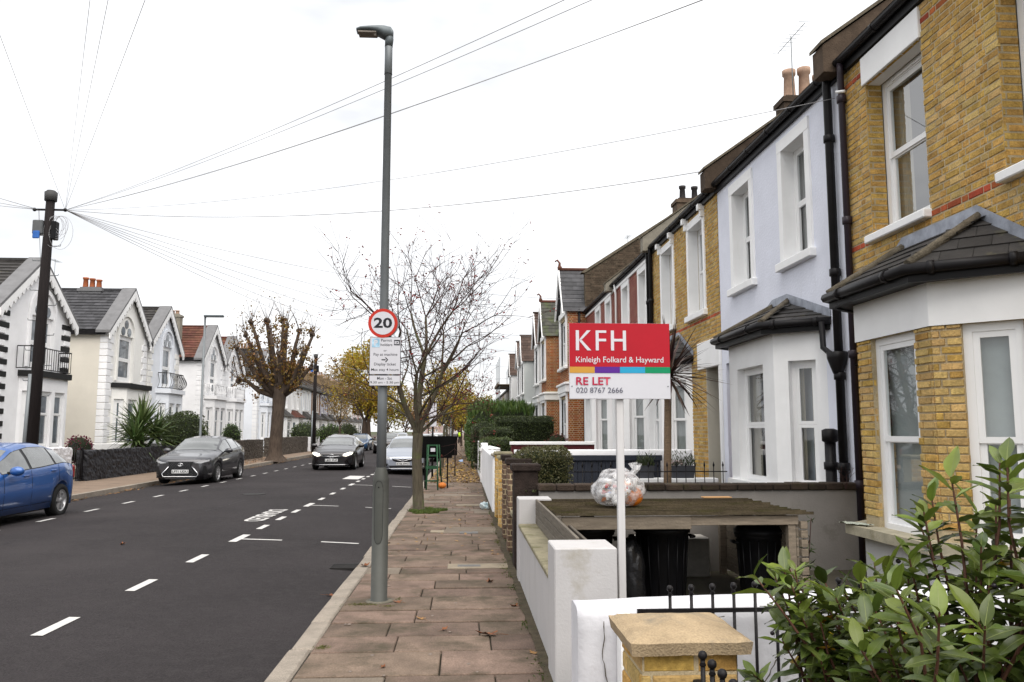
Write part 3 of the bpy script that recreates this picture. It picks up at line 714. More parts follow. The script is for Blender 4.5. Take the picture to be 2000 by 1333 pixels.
gutter(hC, 15.0, 20.38); main_roof(hC, 15.0, 20.38, dslate); shell(hC, 15.0, 20.38, mortar)
parapet(hC, 20.4, concrete, z0=6.3)
chimney(hC, 9.0, 30.3, 8.9, 10.6, dkbrick, 3, mat('black_pot', (.03, .025, .025), .7), 1.6, .7, .55, 'x')
for yy in (20.25, 20.55):
    downpipe(hC, [(4.80, yy, 6.36), (4.80, yy, 6.2), (4.83, yy + .1, 6.0), (4.83, yy + .1, 0)], .05, gutterm, [(4.83, yy + .1, z) for z in (1.5, 3.3, 5.)])
reparent(hC)
# ---- houses D: red painted
def house_D(y0, y1, wy, bj, label, slate_m):
    h = thing('terraced_house', label, 'house', (FX, (y0 + y1) / 2, 0), group='terraced houses on the right')
    W = [(a, a + .85, 4.15, 6.0) for a in wy]
    facade(h, y0, y1, None, W, .16, bricks={'mats': [redpaint, redpaint], 'z0': 0.})
    for (a, c, d, e) in W:
        surround(h, a, c, d, e, .16); window(h, frame((FX + .07, a, d), UY, NX), c - a, e - d, 'sash', curt=curtain, t=.07, depth=.08)
    b = MB(fac(0)); b.box(y0, y1, 0.01, .05, 6.16, 6.26); b.build('eaves_band', white, h)
    bay(h, bj, bj + .6, bj + 2.3, bj + 2.9, 4.3, white, .85, 2.8, 3.15, ((.25, .8), (.2, .8), (.2, .8)), curt=curtain, roof=slate_m, ridge=(.3, .7), zr=3.8, eave=.14, split=.6)
    gutter(h, y0, y1); main_roof(h, y0, y1, slate_m); shell(h, y0, y1, mortar)
    return h
hD = house_D(20.42, 25.9, (21.15, 23.5), 20.85, 'red painted brick terraced house with white window surrounds next to yellow house', dslate); parapet(hD, 25.92, concrete, z0=6.2, th=.25); reparent(hD)
hD2 = house_D(25.94, 31.75, (26.4, 28.5), 26.3, 'far red painted brick terraced house, partly behind the red agency board', dslate)
downpipe(hD2, [(4.8, 25.2, 6.3), (4.84, 25.2, 6.0), (4.84, 25.2, 3.2)], .035, white); reparent(hD2)
# ---- gabled houses beyond
def house_E(y0, y1, wallm, bkm, roofm, label, trim=white, zg=8.35, finial=True, flank=None, w=2.5, lower=None):
    """house with a two-storey square bay under a street-facing gable at its near end"""
    h = thing('gabled_house', label, 'house', (FX, (y0 + y1) / 2, 0), group='gabled houses on the right')
    xb = 4.15; yb = y0 + w; ym = (y0 + yb) / 2; ze = 6.5; zf = 3.4
    b = MB(fac(y0)); panel(b, y1 - y0, 6.6, [(w + .6, w + 1.5, 4.1, 6.0)], .15, z0=-.1); b.build('wall', wallm, h)
    window(h, frame((FX, y0 + w + .6, 4.1), UY, NX), .9, 1.9, 'sash', pane=dglass, t=.08)
    # side of bay facing down the street
    T = frame((FX, y0, 0), (-1, 0, 0), (0, -1, 0)); b = MB(T); panel(b, FX - xb, ze, [], .1, z0=-.1)
    T2 = frame((xb, y0, 0), UY, NX); b.T = T2; panel(b, w, ze, [(.35, w - .35, 4.35, 6.2), (.35, w - .35, .9, 2.95)], .14, z0=-.1)
    b.T = Matrix.Identity(4); b.poly(((xb, yb, -.1), (FX, yb, -.1), (FX, yb, ze), (xb, yb, ze)))
    bw = b.build('bay_wall', mortar if bkm else wallm, h)
    if bkm:
        lay_bricks(T, brick_layout(FX - xb, ze, [(0, 2, zf - .28, zf + .22)], 0, 0.), bw, [bkm], 0)
        lay_bricks(T2, brick_layout(w, ze, [(.2, w - .2, 4.2, 6.5), (0, w, zf - .28, zf + .22), (.1, w - .1, .5, 3.0)], 0, 0.), bw, [bkm], 0)
    for z0_, z1_ in ((4.35, 6.2), (.9, 2.95)):
        for k in range(2):
            ww = (w - .7) / 2; window(h, frame((xb, y0 + .35 + ww * k, z0_), UY, NX), ww, z1_ - z0_, 'sash', pane=dglass, t=.09, depth=.06)
        b = MB(T2); b.box(.1, .35, -.1, .07, z0_ - .1, z1_ + .12); b.box(w - .35, w - .1, -.1, .07, z0_ - .1, z1_ + .12); b.box(.1, w - .1, -.1, .09, z1_ + .12, z1_ + .34); b.cham(.05, w - .05, 0, .16, z0_ - .22, z0_ - .1, .02); b.build('window_surround', trim, h)
    b = MB(); b.cham(xb - .12, FX, y0 - .1, yb + .1, zf - .22, zf + .08, .02); b.cham(xb - .18, FX, y0 - .16, yb + .16, zf + .08, zf + .18, .02); b.build('string_course', trim, h)
    # gable
    b = MB(); b.prism([(y0, ze), (yb, ze), (ym, zg - .12)], xb - .02, xb + .1, 0); b.build('gable_panel', trim, h)
    b = MB(); b.poly(((xb - .2, y0 - .14, ze - .1), (8.6, y0 - .14, ze - .1), (8.6, ym, zg), (xb - .2, ym, zg))); b.poly(((xb - .2, yb + .14, ze - .1), (8.6, yb + .14, ze - .1), (8.6, ym, zg), (xb - .2, ym, zg)))
    rf = b.build('gable_roof', roofm, h)
    v = Vector((0, ym - y0 + .14, zg - ze + .1)); slates(axes((xb - .2, y0 - .14, ze - .1), (1, 0, 0), v), 3., v.length, roofm, rf, .24, .34)
    b = MB(); b.prism([(y0 - .16, ze - .16), (y0 - .04, ze - .16), (ym, zg - .14), (yb + .04, ze - .16), (yb + .16, ze - .16), (ym, zg + .05)], xb - .24, xb - .18, 0); b.build('bargeboard', trim, rf)
    b = MB(); b.tube([(xb - .24, ym, zg + .03), (6.8, ym, zg + .03)], .07, 6); b.build('ridge_tile', redtile if bkm else roofm, rf)
    if finial:
        b = MB(); b.tube([(xb - .18, ym, zg + .05), (xb - .16, ym, zg + .3), (xb - .26, ym, zg + .42), (xb - .36, ym, zg + .36)], [.07, .05, .045, .03], 8); b.ball((xb - .16, ym, zg + .1), .1); b.build('ridge_finial', redtile, rf)
    b = MB(); b.poly(((FX - .1, y0, 6.55), (FX - .1, y1, 6.55), (8.9, y1, 9.7), (8.9, y0, 9.7))); b.build('roof', roofm, h)
    b = MB(); b.box(FX - .14, FX, yb, y1, 6.4, 6.55); b.build('gutter', gutterm, h)
    if flank:
        pts = [(4.86, 6.2), (4.86, 8.02), (8.9, 10.65), (12.9, 8.), (12.9, 6.2)]
        b = MB(); b.prism(pts, y0 + .005, y0 + .3, 1); p = b.build('flank_wall', darkmortar, h)
        lay = [l for l in brick_layout(6.0, 10.4, [], 0, 6.3) if l[3] < 8.02 + (l[0]) * .655 - .02 and l[2] > 6.3 + l[0] * .72 - .2]
        lay_bricks(frame((4.86, y0 + .005, 0), (1, 0, 0), (0, -1, 0)), lay, p, [flank], 0)
        b = MB(); b.prism([(4.70, 8.0), (4.86, 8.12), (8.9, 10.77), (8.9, 10.65), (4.86, 8.0)], y0 - .06, y0 + .36, 1); b.build('coping', roughstone, p)
        downpipe(h, [(4.60, y0 - .06, 6.5), (4.60, y0 - .06, 3.6)], .05, gutterm); downpipe(h, [(4.80, y0 - .06, 3.2), (4.80, y0 - .06, 0)], .05, gutterm)
    shell(h, y0, y1, wallm)
    reparent(h); return h
hE = house_E(31.8, 40.1, mortar, orbrick, slate, 'nearest orange brick house with white-panelled street gable and curled ridge finial', flank=dkbrick)
b = None
house_E(40.2, 43.9, mortar, orbrick, mossslate, 'orange brick gabled house with mossy roof, behind the nearest orange one')
whitef = mat('white_far_house', (.62, .62, .62), .8, .05); greyf = mat('pale_grey_far_house', (.46, .48, .47), .8, .05)
house_E(44.0, 54.8, whitef, None, browntile, 'white gabled house just past the orange brick houses', finial=False, zg=8.3)
house_E(55.0, 58.9, greyf, None, browntile, 'pale grey gabled house with brown tiled roof above the clipped hedges', finial=False, zg=8.3)
house_E(59.0, 68.8, whitef, None, browntile, 'white gabled house behind the pale grey gabled one', finial=False, zg=8.3)
house_E(69.0, 78.0, whitef, None, browntile, 'furthest white gabled house before the scaffolded terrace', finial=False, zg=8.3)
# chimney above the gabled houses
chh = [o for o in bpy.data.objects if o.get('label', '').startswith('nearest orange')][0]
chimney(chh, 9.0, 42.2, 9.6, 10.9, dkbrick, 2, terracotta, 1.0, .6, .5, 'x'); aerial(chh, 8.6, 41.2, 10.3, 1.6, .8); reparent(chh)
# ---- far low terrace with scaffold
farcols = [(.50, .47, .42), (.34, .30, .26), (.6, .58, .55), (.44, .36, .28), (.58, .57, .57), (.3, .22, .16)]
flab = ['cream rendered house beside scaffolding at the far end of right terrace', 'grey-brown brick house next past the scaffolded one', 'white rendered house in the middle of far right terrace', 'tan brick house far down the right terrace', 'off-white house near the end of right terrace', 'dark brick house last in the right terrace']
for k, c in enumerate(farcols):
    y0 = 79 + k * 6.; h = thing('far_terraced_house', flab[k], 'house', (FX, y0 + 3, 0), group='far terrace on the right')
    m = mat('far_wall_%d' % k, c, .85, .08)
    W = [(y0 + .8, y0 + 1.8, 3.9, 5.6), (y0 + 3.6, y0 + 4.6, 3.9, 5.6), (y0 + 1., y0 + 2.6, .9, 2.6), (y0 + 4.2, y0 + 5.1, 0.1, 2.4)]
    facade(h, y0, y0 + 5.98, m, W, .15, z1=6.1)
    for (a, c_, d, e) in W[:3]: window(h, frame((FX, a, d), UY, NX), c_ - a, e - d, 'sash', pane=dglass, t=.09)
    b = MB(); b.poly(((FX - .1, y0, 6.15), (FX - .1, y0 + 5.98, 6.15), (8.9, y0 + 5.98, 8.6), (8.9, y0, 8.6))); b.build('roof', dslate, h)
    b = MB(); b.box(FX - .2, FX, y0, y0 + 5.98, 6.05, 6.2); b.build('gutter', gutterm, h)
    chimney(h, 8.9, y0 + 5.9, 8., 9.6, dkbrick, 2, terracotta, 1., .6, .4, 'x'); shell(h, y0, y0 + 5.98, m, z1=6.1); reparent(h)
sc = thing('scaffold', 'scaffold tower with timber platform against the cream far house', 'scaffold', (4.2, 84, 0))
for xx in (3.6, 4.7):
    for yy in (80.5, 83, 86, 89): b = MB(); b.tube([(xx, yy, 0), (xx, yy, 8.2 + (xx < 4) * .8)], .035, 6); b.build('upright', galv, sc)
for z in (2., 4., 6.): b = MB(); b.tube([(3.6, 80, z), (3.6, 89.5, z)], .03, 6); b.tube([(3.6, 80.5, z), (4.7, 80.5, z)], .03, 6); b.build('ledger', galv, sc)
timber = mat('scaffold_board', (.16, .12, .08), .9, .3, 6.)
for k in range(5): b = MB(); b.box(3.45 + k * .26, 3.69 + k * .26, 79.8, 89.6, 6.22, 6.27); b.build('board', timber, sc)
b = MB(); b.box(3.42, 3.46, 79.8, 89.6, 6.22, 6.5); b.build('toe_board', timber, sc)
reparent(sc)
# ------------------------------------------------------------------ left-hand villas
LX = -16.; PX = (1, 0, 0)
def lfac(y, z=0., x=LX): return frame((x, y, z), UY, PX)
whitelf = mat('white_villa_render', (.86, .86, .87), .85, .06, 1.5, streak=(.62, .61, .58), kthr=.62, bump=.4, bscale=20)
bluewhite = mat('cool_white_villa_render', (.80, .83, .88), .85, .05, 1.5, streak=(.6, .6, .6), kthr=.62, bump=.3, bscale=20)
ivory = mat('ivory_villa_render', (.86, .85, .815), .85, .05, 1.5, bump=.3, bscale=20)
cement = mat('cement_verge', (.17, .17, .175), .9, .15, 3.)
quoinb = mat('black_quoin_paint', (.015, .015, .015), .7, .1)
def villa(y0, y1, ya, ze, za, frontm, sidem, roofm, quoin, label, balc, win, bayy, ov=.22, depth=8., rowh=.24, chim=None, qm2=None, barge=True):
    h = thing('gabled_villa', label, 'house', (LX, (y0 + y1) / 2, 0), group='gabled villas on the left')
    wy0, wy1, wz0, wz1 = win; hw = (wy1 - wy0) / 2; wyc = (wy0 + wy1) / 2; zsp = wz1 - hw
    # street front with a pointed gable
    b = MB(lfac(0)); b.box(y0 + .02, y1 - .02, -.4, -.25, -.1, ze)
    H = [(wy0, wy1, wz0, zsp)]; panel(b, y1, ze, H, .14, u0=y0, z0=-.1)
    s0 = (za - .3 - ze) / (ya - y0); s1 = (za - .3 - ze) / (y1 - ya)
    b.poly(((y0, 0, ze), (y1, 0, ze), (ya, 0, za - .28)))
    b.build('front_wall', frontm, h)
    for y in (y0, y1): b = MB(); b.poly(((LX, y, -.1), (LX - depth, y, -.1), (LX - depth, y, ze), (LX, y, ze))); b.build('side_wall', sidem, h)
    # roof, ridge square to the street
    b = MB(); sl = (za - ze) / (ya - y0)
    b.poly(((LX - .1, y0 - .15, ze - .15 * sl), (LX - depth, y0 - .15, ze - .15 * sl), (LX - depth, ya, za), (LX - .1, ya, za))); b.poly(((LX - .1, y1 + .15, ze - .15 * sl), (LX - depth, y1 + .15, ze - .15 * sl), (LX - depth, ya, za), (LX - .1, ya, za)))
    rf = b.build('roof', roofm, h)
    v = Vector((0, ya - y0 + .15, za - ze + .15 * sl)); slates(axes((LX - depth, y0 - .15, ze - .15 * sl + .005), (1, 0, 0), v), depth - .4, v.length, roofm, rf, rowh, .32, th=.03)
    b = MB(); b.box(LX - depth, LX - .4, ya - .1, ya + .1, za - .02, za + .07); b.build('ridge_tile', roofm, rf)
    b = MB(); b.box(LX - depth, LX - .05, y0 - .22, y0 - .12, ze - .36, ze - .16); b.build('gutter', gutterm, h)
    # cement verge and fretted bargeboards
    for (ye, sg) in ((y0, -1), (y1, 1)):
        b = MB(); o = .12; b.prism([(ye + sg * .3, ze - .3 * sl), (ye + sg * .3, ze - .3 * sl + o), (ya, za + o), (ya, za)], LX - .42, LX + ov, 0); b.build('cement_verge', cement if sg < 0 or True else frontm, rf)
        if barge:
            b = MB(); b.prism([(ye + sg * .28, ze - .3 * sl - .28), (ye + sg * .28, ze - .3 * sl), (ya, za - .005), (ya, za - .3)], LX + ov - .05, LX + ov, 0)
            n = 11
            for k in range(n):
                t = (k + .5) / n; yy = ye + sg * .28 + (ya - ye - sg * .28) * t; zz = ze - .3 * sl - .28 + (za - ze + .3 * sl - .02) * t
                b.prism([(yy - .12, zz - .06 * sg * (-1)), (yy, zz - .16), (yy + .12, zz + .06 * sg * (-1)), (yy, zz + .12)], LX + ov - .06, LX + ov - .005, 0)
            b.build('bargeboard', white, rf)
    # quoins, each block a piece
    qh = .215 if qm2 is whitelf else .30; qm = {}
    for ye, sg in ((y0, 1), (y1, -1)):
        k = 0; z = .5
        while z + qh < ze - .1:
            ln = (.62 if k % 2 else .42) if qm2 is not whitelf else (.45 if k % 2 else .66); mm = quoin if (k % 2 == 0 or qm2 is None) else qm2
            key = (ln, mm.name, sg)
            if key not in qm:
                b = MB(); b.cham(-.32, .035, min(0, sg * ln) - (.03 if sg > 0 else 0), max(0, sg * ln) + (.03 if sg < 0 else 0), .012, qh - .012, .012); qm[key] = b.mesh('quoin', mm)
            link('quoin', qm[key], h, (LX, ye, z)); z += qh + (.0 if qm2 is None else .0); k += 1
    # arched window
    wo = window(h, lfac(wy0, wz0), wy1 - wy0, zsp - wz0, 'transom', pane=pglass, t=.11, split=.48, depth=.08)
    b = MB(lfac(0)); n = 14; arc = []
    for k in range(n + 1):
        a = math.pi * k / n; arc.append((wyc - math.cos(a) * hw, zsp + math.sin(a) ** .85 * hw * 1.1))
    b.prism([(p[0], p[1]) for p in arc], .0, .0, 1) if False else None
    outer = [(wyc + (p[0] - wyc) * 1.16, zsp + (p[1] - zsp) * 1.16) for p in arc]
    for k in range(n):
        q = [arc[k], arc[k + 1], outer[k + 1], outer[k]]
        lo = [b.P((u, .005, z)) for u, z in q]; hi = [b.P((u, .09, z)) for u, z in q]; b.F(hi)
        for j in range(4): b.F((lo[j], lo[(j + 1) % 4], hi[(j + 1) % 4], hi[j]))
    b.box(wy0 - .16 * hw, wy0, 0, .09, wz0, zsp); b.box(wy1, wy1 + .16 * hw, 0, .09, wz0, zsp)
    b.build('arch_moulding', frontm, wo)
    b = MB(lfac(0)); b.poly([(u, .012, z) for u, z in arc]); b.build('tympanum', frontm, wo)
    for (du, dz) in ((-.4, .25), (.4, .25), (0, .66)):
        b = MB(lfac(0)); b.tube([(wyc + du * hw, .014, zsp + dz * hw), (wyc + du * hw, .04, zsp + dz * hw)], hw * .24, 12); b.build('trefoil', pglass, wo)
    # ground-floor bay
    a0, a1 = bayy; xo = .5; zt = 3.62; base = MB(); pts = [Vector((LX, a0, 0)), Vector((LX + xo, a0 + .45, 0)), Vector((LX + xo, a1 - .45, 0)), Vector((LX, a1, 0))]
    for P, Q in zip(pts, pts[1:]):
        u = Q - P; W = u.length; u.normalize(); nn = Vector((u.y, -u.x, 0)); base.T = frame(P, u, nn)
        hl = [(.18 * W, .82 * W, 1.0, 3.1)] if W < 1.2 else [(.08 * W, .45 * W, 1.0, 3.1), (.55 * W, .92 * W, 1.0, 3.1)]
        panel(base, W, zt, hl, .12, z0=-.1)
        for q in hl: window(h, frame(P + u * q[0] + Vector((0, 0, 1.0)), u, nn), q[1] - q[0], 2.1, 'sash', pane=pglass, t=.1, depth=.08, split=.6)
    base.build('bay_wall', frontm, h)
    b = MB(); ex = .12
    b.prism([(LX - .0, a0 - ex), (LX + xo + ex, a0 + .45 - ex * .5), (LX + xo + ex, a1 - .45 + ex * .5), (LX, a1 + ex)], zt, zt + .22, 2); b.build('bay_cornice', quoinb if balc in ('ledge', 'rail') else frontm, h)
    zb = zt + .22
    path = [Vector((LX + .03, a0 + .1, zb)), Vector((LX + xo, a0 + .5, zb)), Vector((LX + xo, a1 - .5, zb)), Vector((LX + .03, a1 - .1, zb))]
    if balc in ('rail', 'belly'):
        if balc == 'rail': path = [Vector((LX + .03, a0 - .3, zb)), Vector((LX + xo, a0 - .3, zb)), Vector((LX + xo, a1 - .3, zb)), Vector((LX + .03, a1 - .3, zb))]
        rail = link('balcony_railing', MB().tube([p + Vector((0, 0, .85)) for p in path], .022, 6).mesh('balcony_railing', iron), h)
        b = MB(); b.tube([p + Vector((0, 0, .06)) for p in path], .018, 6); b.build('bottom_rail', iron, rail)
        for P, Q in zip(path, path[1:]):
            d = (Q - P); W = d.length; nb = max(2, int(W / .16)); out_ = Vector((d.y, -d.x, 0)).normalized()
            for k in range(nb + 1):
                p = P + d * k / nb; bb = MB()
                if balc == 'belly': bb.tube([p + out_ * (.22 * math.sin(math.pi * min(1, (1 - t) ** 1.4))) + Vector((0, 0, .06 + .79 * t)) for t in [i / 6 for i in range(7)]], .013, 5)
                else: bb.tube([p + Vector((0, 0, .06)), p + Vector((0, 0, .85))], .012, 5)
                bb.build('baluster', iron, rail)
    elif balc == 'balustrade':
        b = MB(); pr = [(p.x, p.y) for p in path]
        rail = MB().tube([p + Vector((0, 0, .72)) for p in path], .07, 4, smooth=False).build('balustrade_rail', frontm, h)
        for P, Q in zip(path, path[1:]):
            d = Q - P; nb = max(2, int(d.length / .3))
            for k in range(nb + 1): p = P + d * k / nb; b = MB(); b.lathe([(.05, zb), (.07, zb + .2), (.035, zb + .42), (.06, zb + .68)], 7, (p.x, p.y)); b.build('baluster', frontm, rail)
    if chim:
        xx, yy, mm, pots, pm, along = chim; chimney(h, xx, yy, za - 1., za + (.06 if pots == 3 else .5), mm, pots, pm, 1.05 if pots == 3 else 2.2, .5, .5 if pots == 3 else .3, along)
    reparent(h); return h
random.seed(31)
vA = villa(28.45, 33.5, 30.9, 6.1, 8.05, whitelf, whitelf, dslate, quoinb, 'white villa with alternating black quoins and iron balcony, behind the telegraph pole', 'rail', (30.45, 32.15, 4.0, 6.8), (30.0, 33.0), qm2=whitelf)
vB = villa(37.0, 41.5, 39.3, 6.3, 8.38, ivory, cream, slate, whitelf, 'cream villa with white quoins, grey slate roof and three red chimney pots', 'ledge', (38.05, 39.75, 3.95, 6.95), (37.7, 41.2), chim=(-17.85, 39.3, cement, 3, terracotta, 'x'))
vC = villa(41.75, 46.1, 44.1, 6.2, 8.25, bluewhite, whitelf, dslate, ivory, 'white villa with dark roof and bellied iron balcony above bay', 'belly', (43.5, 45.0, 3.95, 6.9), (43.0, 46.0), qm2=ivory)
vD = villa(50.2, 54.7, 52.3, 6.25, 8.3, whitelf, whitelf, redtile, whitelf, 'white villa with red tiled roof and stone balustrade beyond left lamp post', 'balustrade', (51.6, 53.1, 3.95, 6.9), (50.9, 54.3), chim=(-18.6, 50.6, concrete, 7, buffpot, 'x'))
vE = villa(54.8, 59.0, 56.7, 6.15, 8.1, whitelf, whitelf, redtile, whitelf, 'white villa with red roof partly hidden by the pollarded tree', 'balustrade', (56.1, 57.5, 3.95, 6.8), (55.4, 58.6))
vF = villa(63.6, 68.5, 66.0, 6.2, 8.2, bluewhite, bluewhite, dslate, whitelf, 'white villa directly behind the pollarded tree trunk', 'balustrade', (65.2, 66.8, 3.95, 6.9), (64.6, 67.8))
aerial(vB, -20.0, 40.0, 8.3, 1.7, .8); aerial(vC, -20., 45., 8.2, 1.2, .7)
reparent(vB); reparent(vC)
# ---- left terrace
def lterrace(y0, y1, m, label, roofm=dslate, awning=None, zt=5.95, bays=True):
    h = thing('left_terraced_house', label, 'house', (LX, (y0 + y1) / 2, 0), group='terraced houses on the left')
    W = [(y0 + .7, y0 + 1.6, 3.7, 5.5), (y0 + 3.0, y0 + 3.9, 3.7, 5.5)]
    b = MB(lfac(0)); panel(b, y1, zt, W + [(y1 - 1.2, y1 - .3, .1, 2.5)], .15, u0=y0, z0=-.1); b.build('front_wall', m, h)
    for (a, c, d, e) in W:
        window(h, lfac(a, d), c - a, e - d, 'sash', pane=dglass, t=.1, depth=.1)
        b = MB(lfac(0)); b.box(a - .12, c + .12, 0, .08, d - .12, d); b.build('window_sill', white, h)
        b = MB(lfac(0)); b.box(a - .14, a, 0, .05, d, e); b.box(c, c + .14, 0, .05, d, e); b.box(a - .14, c + .14, 0, .06, e, e + .2); b.build('window_surround', white, h)
    b = MB(lfac(0)); b.box(y1 - 1.2, y1 - .3, -.15, -.1, .1, 2.5); b.build('front_door', mat('dull_blue_door', (.08, .1, .14), .5), h)
    b = MB(); b.poly(((LX + .2, y0, zt), (LX + .2, y1, zt), (LX - 4.2, y1, 8.2), (LX - 4.2, y0, 8.2))); b.poly(((LX - 4.2, y0, 8.2), (LX - 4.2, y1, 8.2), (LX - 8, y1, zt), (LX - 8, y0, zt))); r = b.build('roof', roofm, h)
    v = Vector((-4.4, 0, 8.2 - zt)); slates(axes((LX + .2, y0, zt + .005), UY, v), y1 - y0, v.length, roofm, r, .4, .6, th=.02)
    b = MB(); b.box(LX + .02, LX + .24, y0, y1, zt - .14, zt); b.build('gutter', gutterm, h)
    b = MB(); b.prism([(LX + .1, zt - .3), (LX + .25, zt), (LX - 4.2, 8.5), (LX - 8.1, zt), (LX - 8., zt - .3)], y1 - .12, y1 + .12, 1); b.build('party_wall', dkbrick, h)
    b = MB(); b.poly(((LX, y0, -.1), (LX - 8, y0, -.1), (LX - 8, y0, zt), (LX - 4.2, y0, 8.15), (LX, y0, zt))); b.build('side_wall', m, h)
    a0, a1 = y0 + .5, y0 + 3.6
    pts = [Vector((LX, a0, 0)), Vector((LX + .65, a0 + .5, 0)), Vector((LX + .65, a1 - .5, 0)), Vector((LX, a1, 0))]; base = MB()
    for P, Q in zip(pts, pts[1:]):
        u = Q - P; Wd = u.length; u.normalize(); nn = Vector((u.y, -u.x, 0)); base.T = frame(P, u, nn); hl = [(.14 * Wd, .86 * Wd, .9, 2.6)]
        panel(base, Wd, 2.9, hl, .1, z0=-.1)
        for q in hl: window(h, frame(P + u * q[0] + Vector((0, 0, .9)), u, nn), q[1] - q[0], 1.7, 'sash', pane=pglass, t=.1, depth=.06)
    base.build('bay_wall', white, h)
    b = MB(); E = [(LX, a0 - .2, 2.9), (LX + .9, a0 + .35, 2.9), (LX + .9, a1 - .35, 2.9), (LX, a1 + .2, 2.9)]; A, B = (LX, a0 + .6, 3.6), (LX, a1 - .6, 3.6)
    b.poly([E[0], E[1], A]); b.poly([E[1], E[2], B, A]); b.poly([E[2], E[3], B]); b.poly(E); b.build('bay_roof', awning or roofm, h)
    chimney(h, LX - 4.2, y1, 7.6, 9.2, mat('tan_stack', (.2, .14, .08), .9, .2), 5, buffpot, 1.6, .6, .55, 'x')
    reparent(h); return h
tl = [(70.5, 75.4, whitelf, 'white terraced house just beyond the pollarded tree', None), (75.5, 80.6, whitelf, 'white terraced house with red tiled bay roof', redtile), (80.7, 86., bluewhite, 'cool white terraced house before the second telegraph pole', None),
      (86.1, 91.2, mat('brown_stock_far', (.26, .15, .09), .9, .2, 9.), 'brown brick terraced house behind the second telegraph pole', None), (91.3, 96.4, mat('mauve_far', (.40, .38, .48), .85, .05), 'mauve terraced house next past the brown brick one', None),
      (96.5, 101.6, mat('grey_stock_far', (.20, .16, .13), .9, .2, 9.), 'dark stock brick terraced house beside the yellow trees', None), (101.7, 107, ivory, 'ivory terraced house where the yellow tree begins', None), (107.1, 112.2, mat('tan_far', (.35, .26, .19), .85, .1), 'tan terraced house under the yellow tree', None),
      (112.3, 118, whitelf, 'white terraced house far behind the yellow tree', None), (118.1, 124, mat('pink_far', (.55, .42, .42), .85, .05), 'pale pink terraced house at the far left end', None), (124.1, 130, mat('brick_far2', (.24, .12, .08), .9, .2), 'red-brown terraced house furthest along the left side', None)]
for a, c, m, lb, aw in tl: lterrace(a, c, m, lb, awning=aw)
# closing terrace at the very end of the street
tl2 = [(-22, (.4, .3, .28), 'brick house closing the far end of the street on the left'), (-8, (.5, .46, .44), 'pale house closing the far end of the street'), (4, (.32, .25, .22), 'brown house closing the far end of the street on the right')]
for x0, c, lb in tl2:
    h = thing('end_house', lb, 'house', (x0 + 5, 420, 0)); T = frame((x0, 419, 0), (1, 0, 0), (0, -1, 0)); m = mat('end_' + str(x0), c, .9, .1)
    b = MB(T); W = [(1.5 + 3 * k, 2.7 + 3 * k, z, z + 1.6) for k in range(3) for z in (1., 3.8)]; panel(b, 11.5, 6.2, W, .2, z0=-.3); b.build('wall', m, h)
    for (a, c_, d, e) in W: window(h, frame((x0 + a, 419, d), (1, 0, 0), (0, -1, 0)), c_ - a, e - d, 'sash', pane=dglass, t=.12)
    b = MB(); b.prism([(418.7, 6.2), (428, 6.2), (423.3, 9.4)], x0 - .1, x0 + 11.6, 0); b.build('roof', dslate, h); reparent(h)
# ---- left garden walls
def rough_wall(name, label, m, x0, x1, y0, y1, h_, amp=.05, fr=7., cap=None, group='garden walls on the left', wav=0.):
    """rubble wall: a displaced skin over a box"""
    bm = bmesh.new(); bmesh.ops.create_cube(bm, size=1)
    for v in bm.verts: v.co = Vector((x0 + (v.co.x + .5) * (x1 - x0), y0 + (v.co.y + .5) * (y1 - y0), -.15 + (v.co.z + .5) * (h_ + .15)))
    st = .07
    for ax, ln in ((0, x1 - x0), (1, y1 - y0), (2, h_ + .15)):
        for k in range(1, int(ln / st)):
            co = [0, 0, 0]; no = [0, 0, 0]; co[ax] = (x0, y0, -.15)[ax] + ln * k / int(ln / st); no[ax] = 1
            bmesh.ops.bisect_plane(bm, geom=bm.verts[:] + bm.edges[:] + bm.faces[:], plane_co=co, plane_no=no)
    bm.normal_update()
    for v in bm.verts:
        p = v.co * fr; d = noise.voronoi(p)[0][0]; v.co += v.normal * (amp * (.7 - 1.5 * d) + .3 * amp * noise.noise(p * 2)); v.co.z += wav * noise.noise(Vector((0, v.co.y * .6, 0))) * max(0, v.co.z)
    me = bpy.data.meshes.new(name); bm.to_mesh(me); bm.free(); me.materials.append(m)
    return link(name, me, None, None, label, 'wall', group)
wrub = mat('white_painted_rubble', (.66, .66, .68), .8, .1, 8., bump=.5, bscale=40)
brub = mat('black_painted_rubble', (.022, .022, .026), .6, .3, 8., bump=.6, bscale=40)
flint = mat('flint_and_mortar', (.08, .067, .056), .9, .5, 12., bump=.8, bscale=30, stain=(.2, .18, .15), sscale=12, sthr=.56)
rough_wall('garden_wall', 'rough white painted wall behind the blue hatchback', wrub, -12.75, -12.4, 19.5, 26.6, 1.12)
rough_wall('garden_wall', 'rough black painted garden wall left of the grey parked car', brub, -12.8, -12.42, 27.75, 36.4, 1.0)
rough_wall('garden_wall', 'flint garden wall between the grey parked car and the pollarded tree', flint, -12.8, -12.45, 37.5, 51.5, 1.12)
rough_wall('garden_wall', 'flint garden wall past the pollarded tree by the second telegraph pole', flint, -12.8, -12.45, 53., 66., 1.2)
rough_wall('garden_wall', 'low white wall end beside second telegraph pole', wrub, -12.8, -12.4, 67., 71., 1.15, amp=.01)
b = MB(); b.cham(-16, -12.8, 35.2, 35.4, 0, 1.12, .02); b.build('side_garden_wall', white, label='white side wall with coping behind the black garden wall', cat='wall')
gt = thing('garden_gate', 'small dark arched garden gate between white and black walls', 'gate', (-12.6, 27.2, 0))
for k in range(7):
    y = 26.75 + k * .15; b = MB(); b.tube([(-12.6, y, .08), (-12.6, y, 1.05 + .22 * math.sin(math.pi * (k + .2) / 6.4))], .014, 6); b.build('bar', iron, gt)
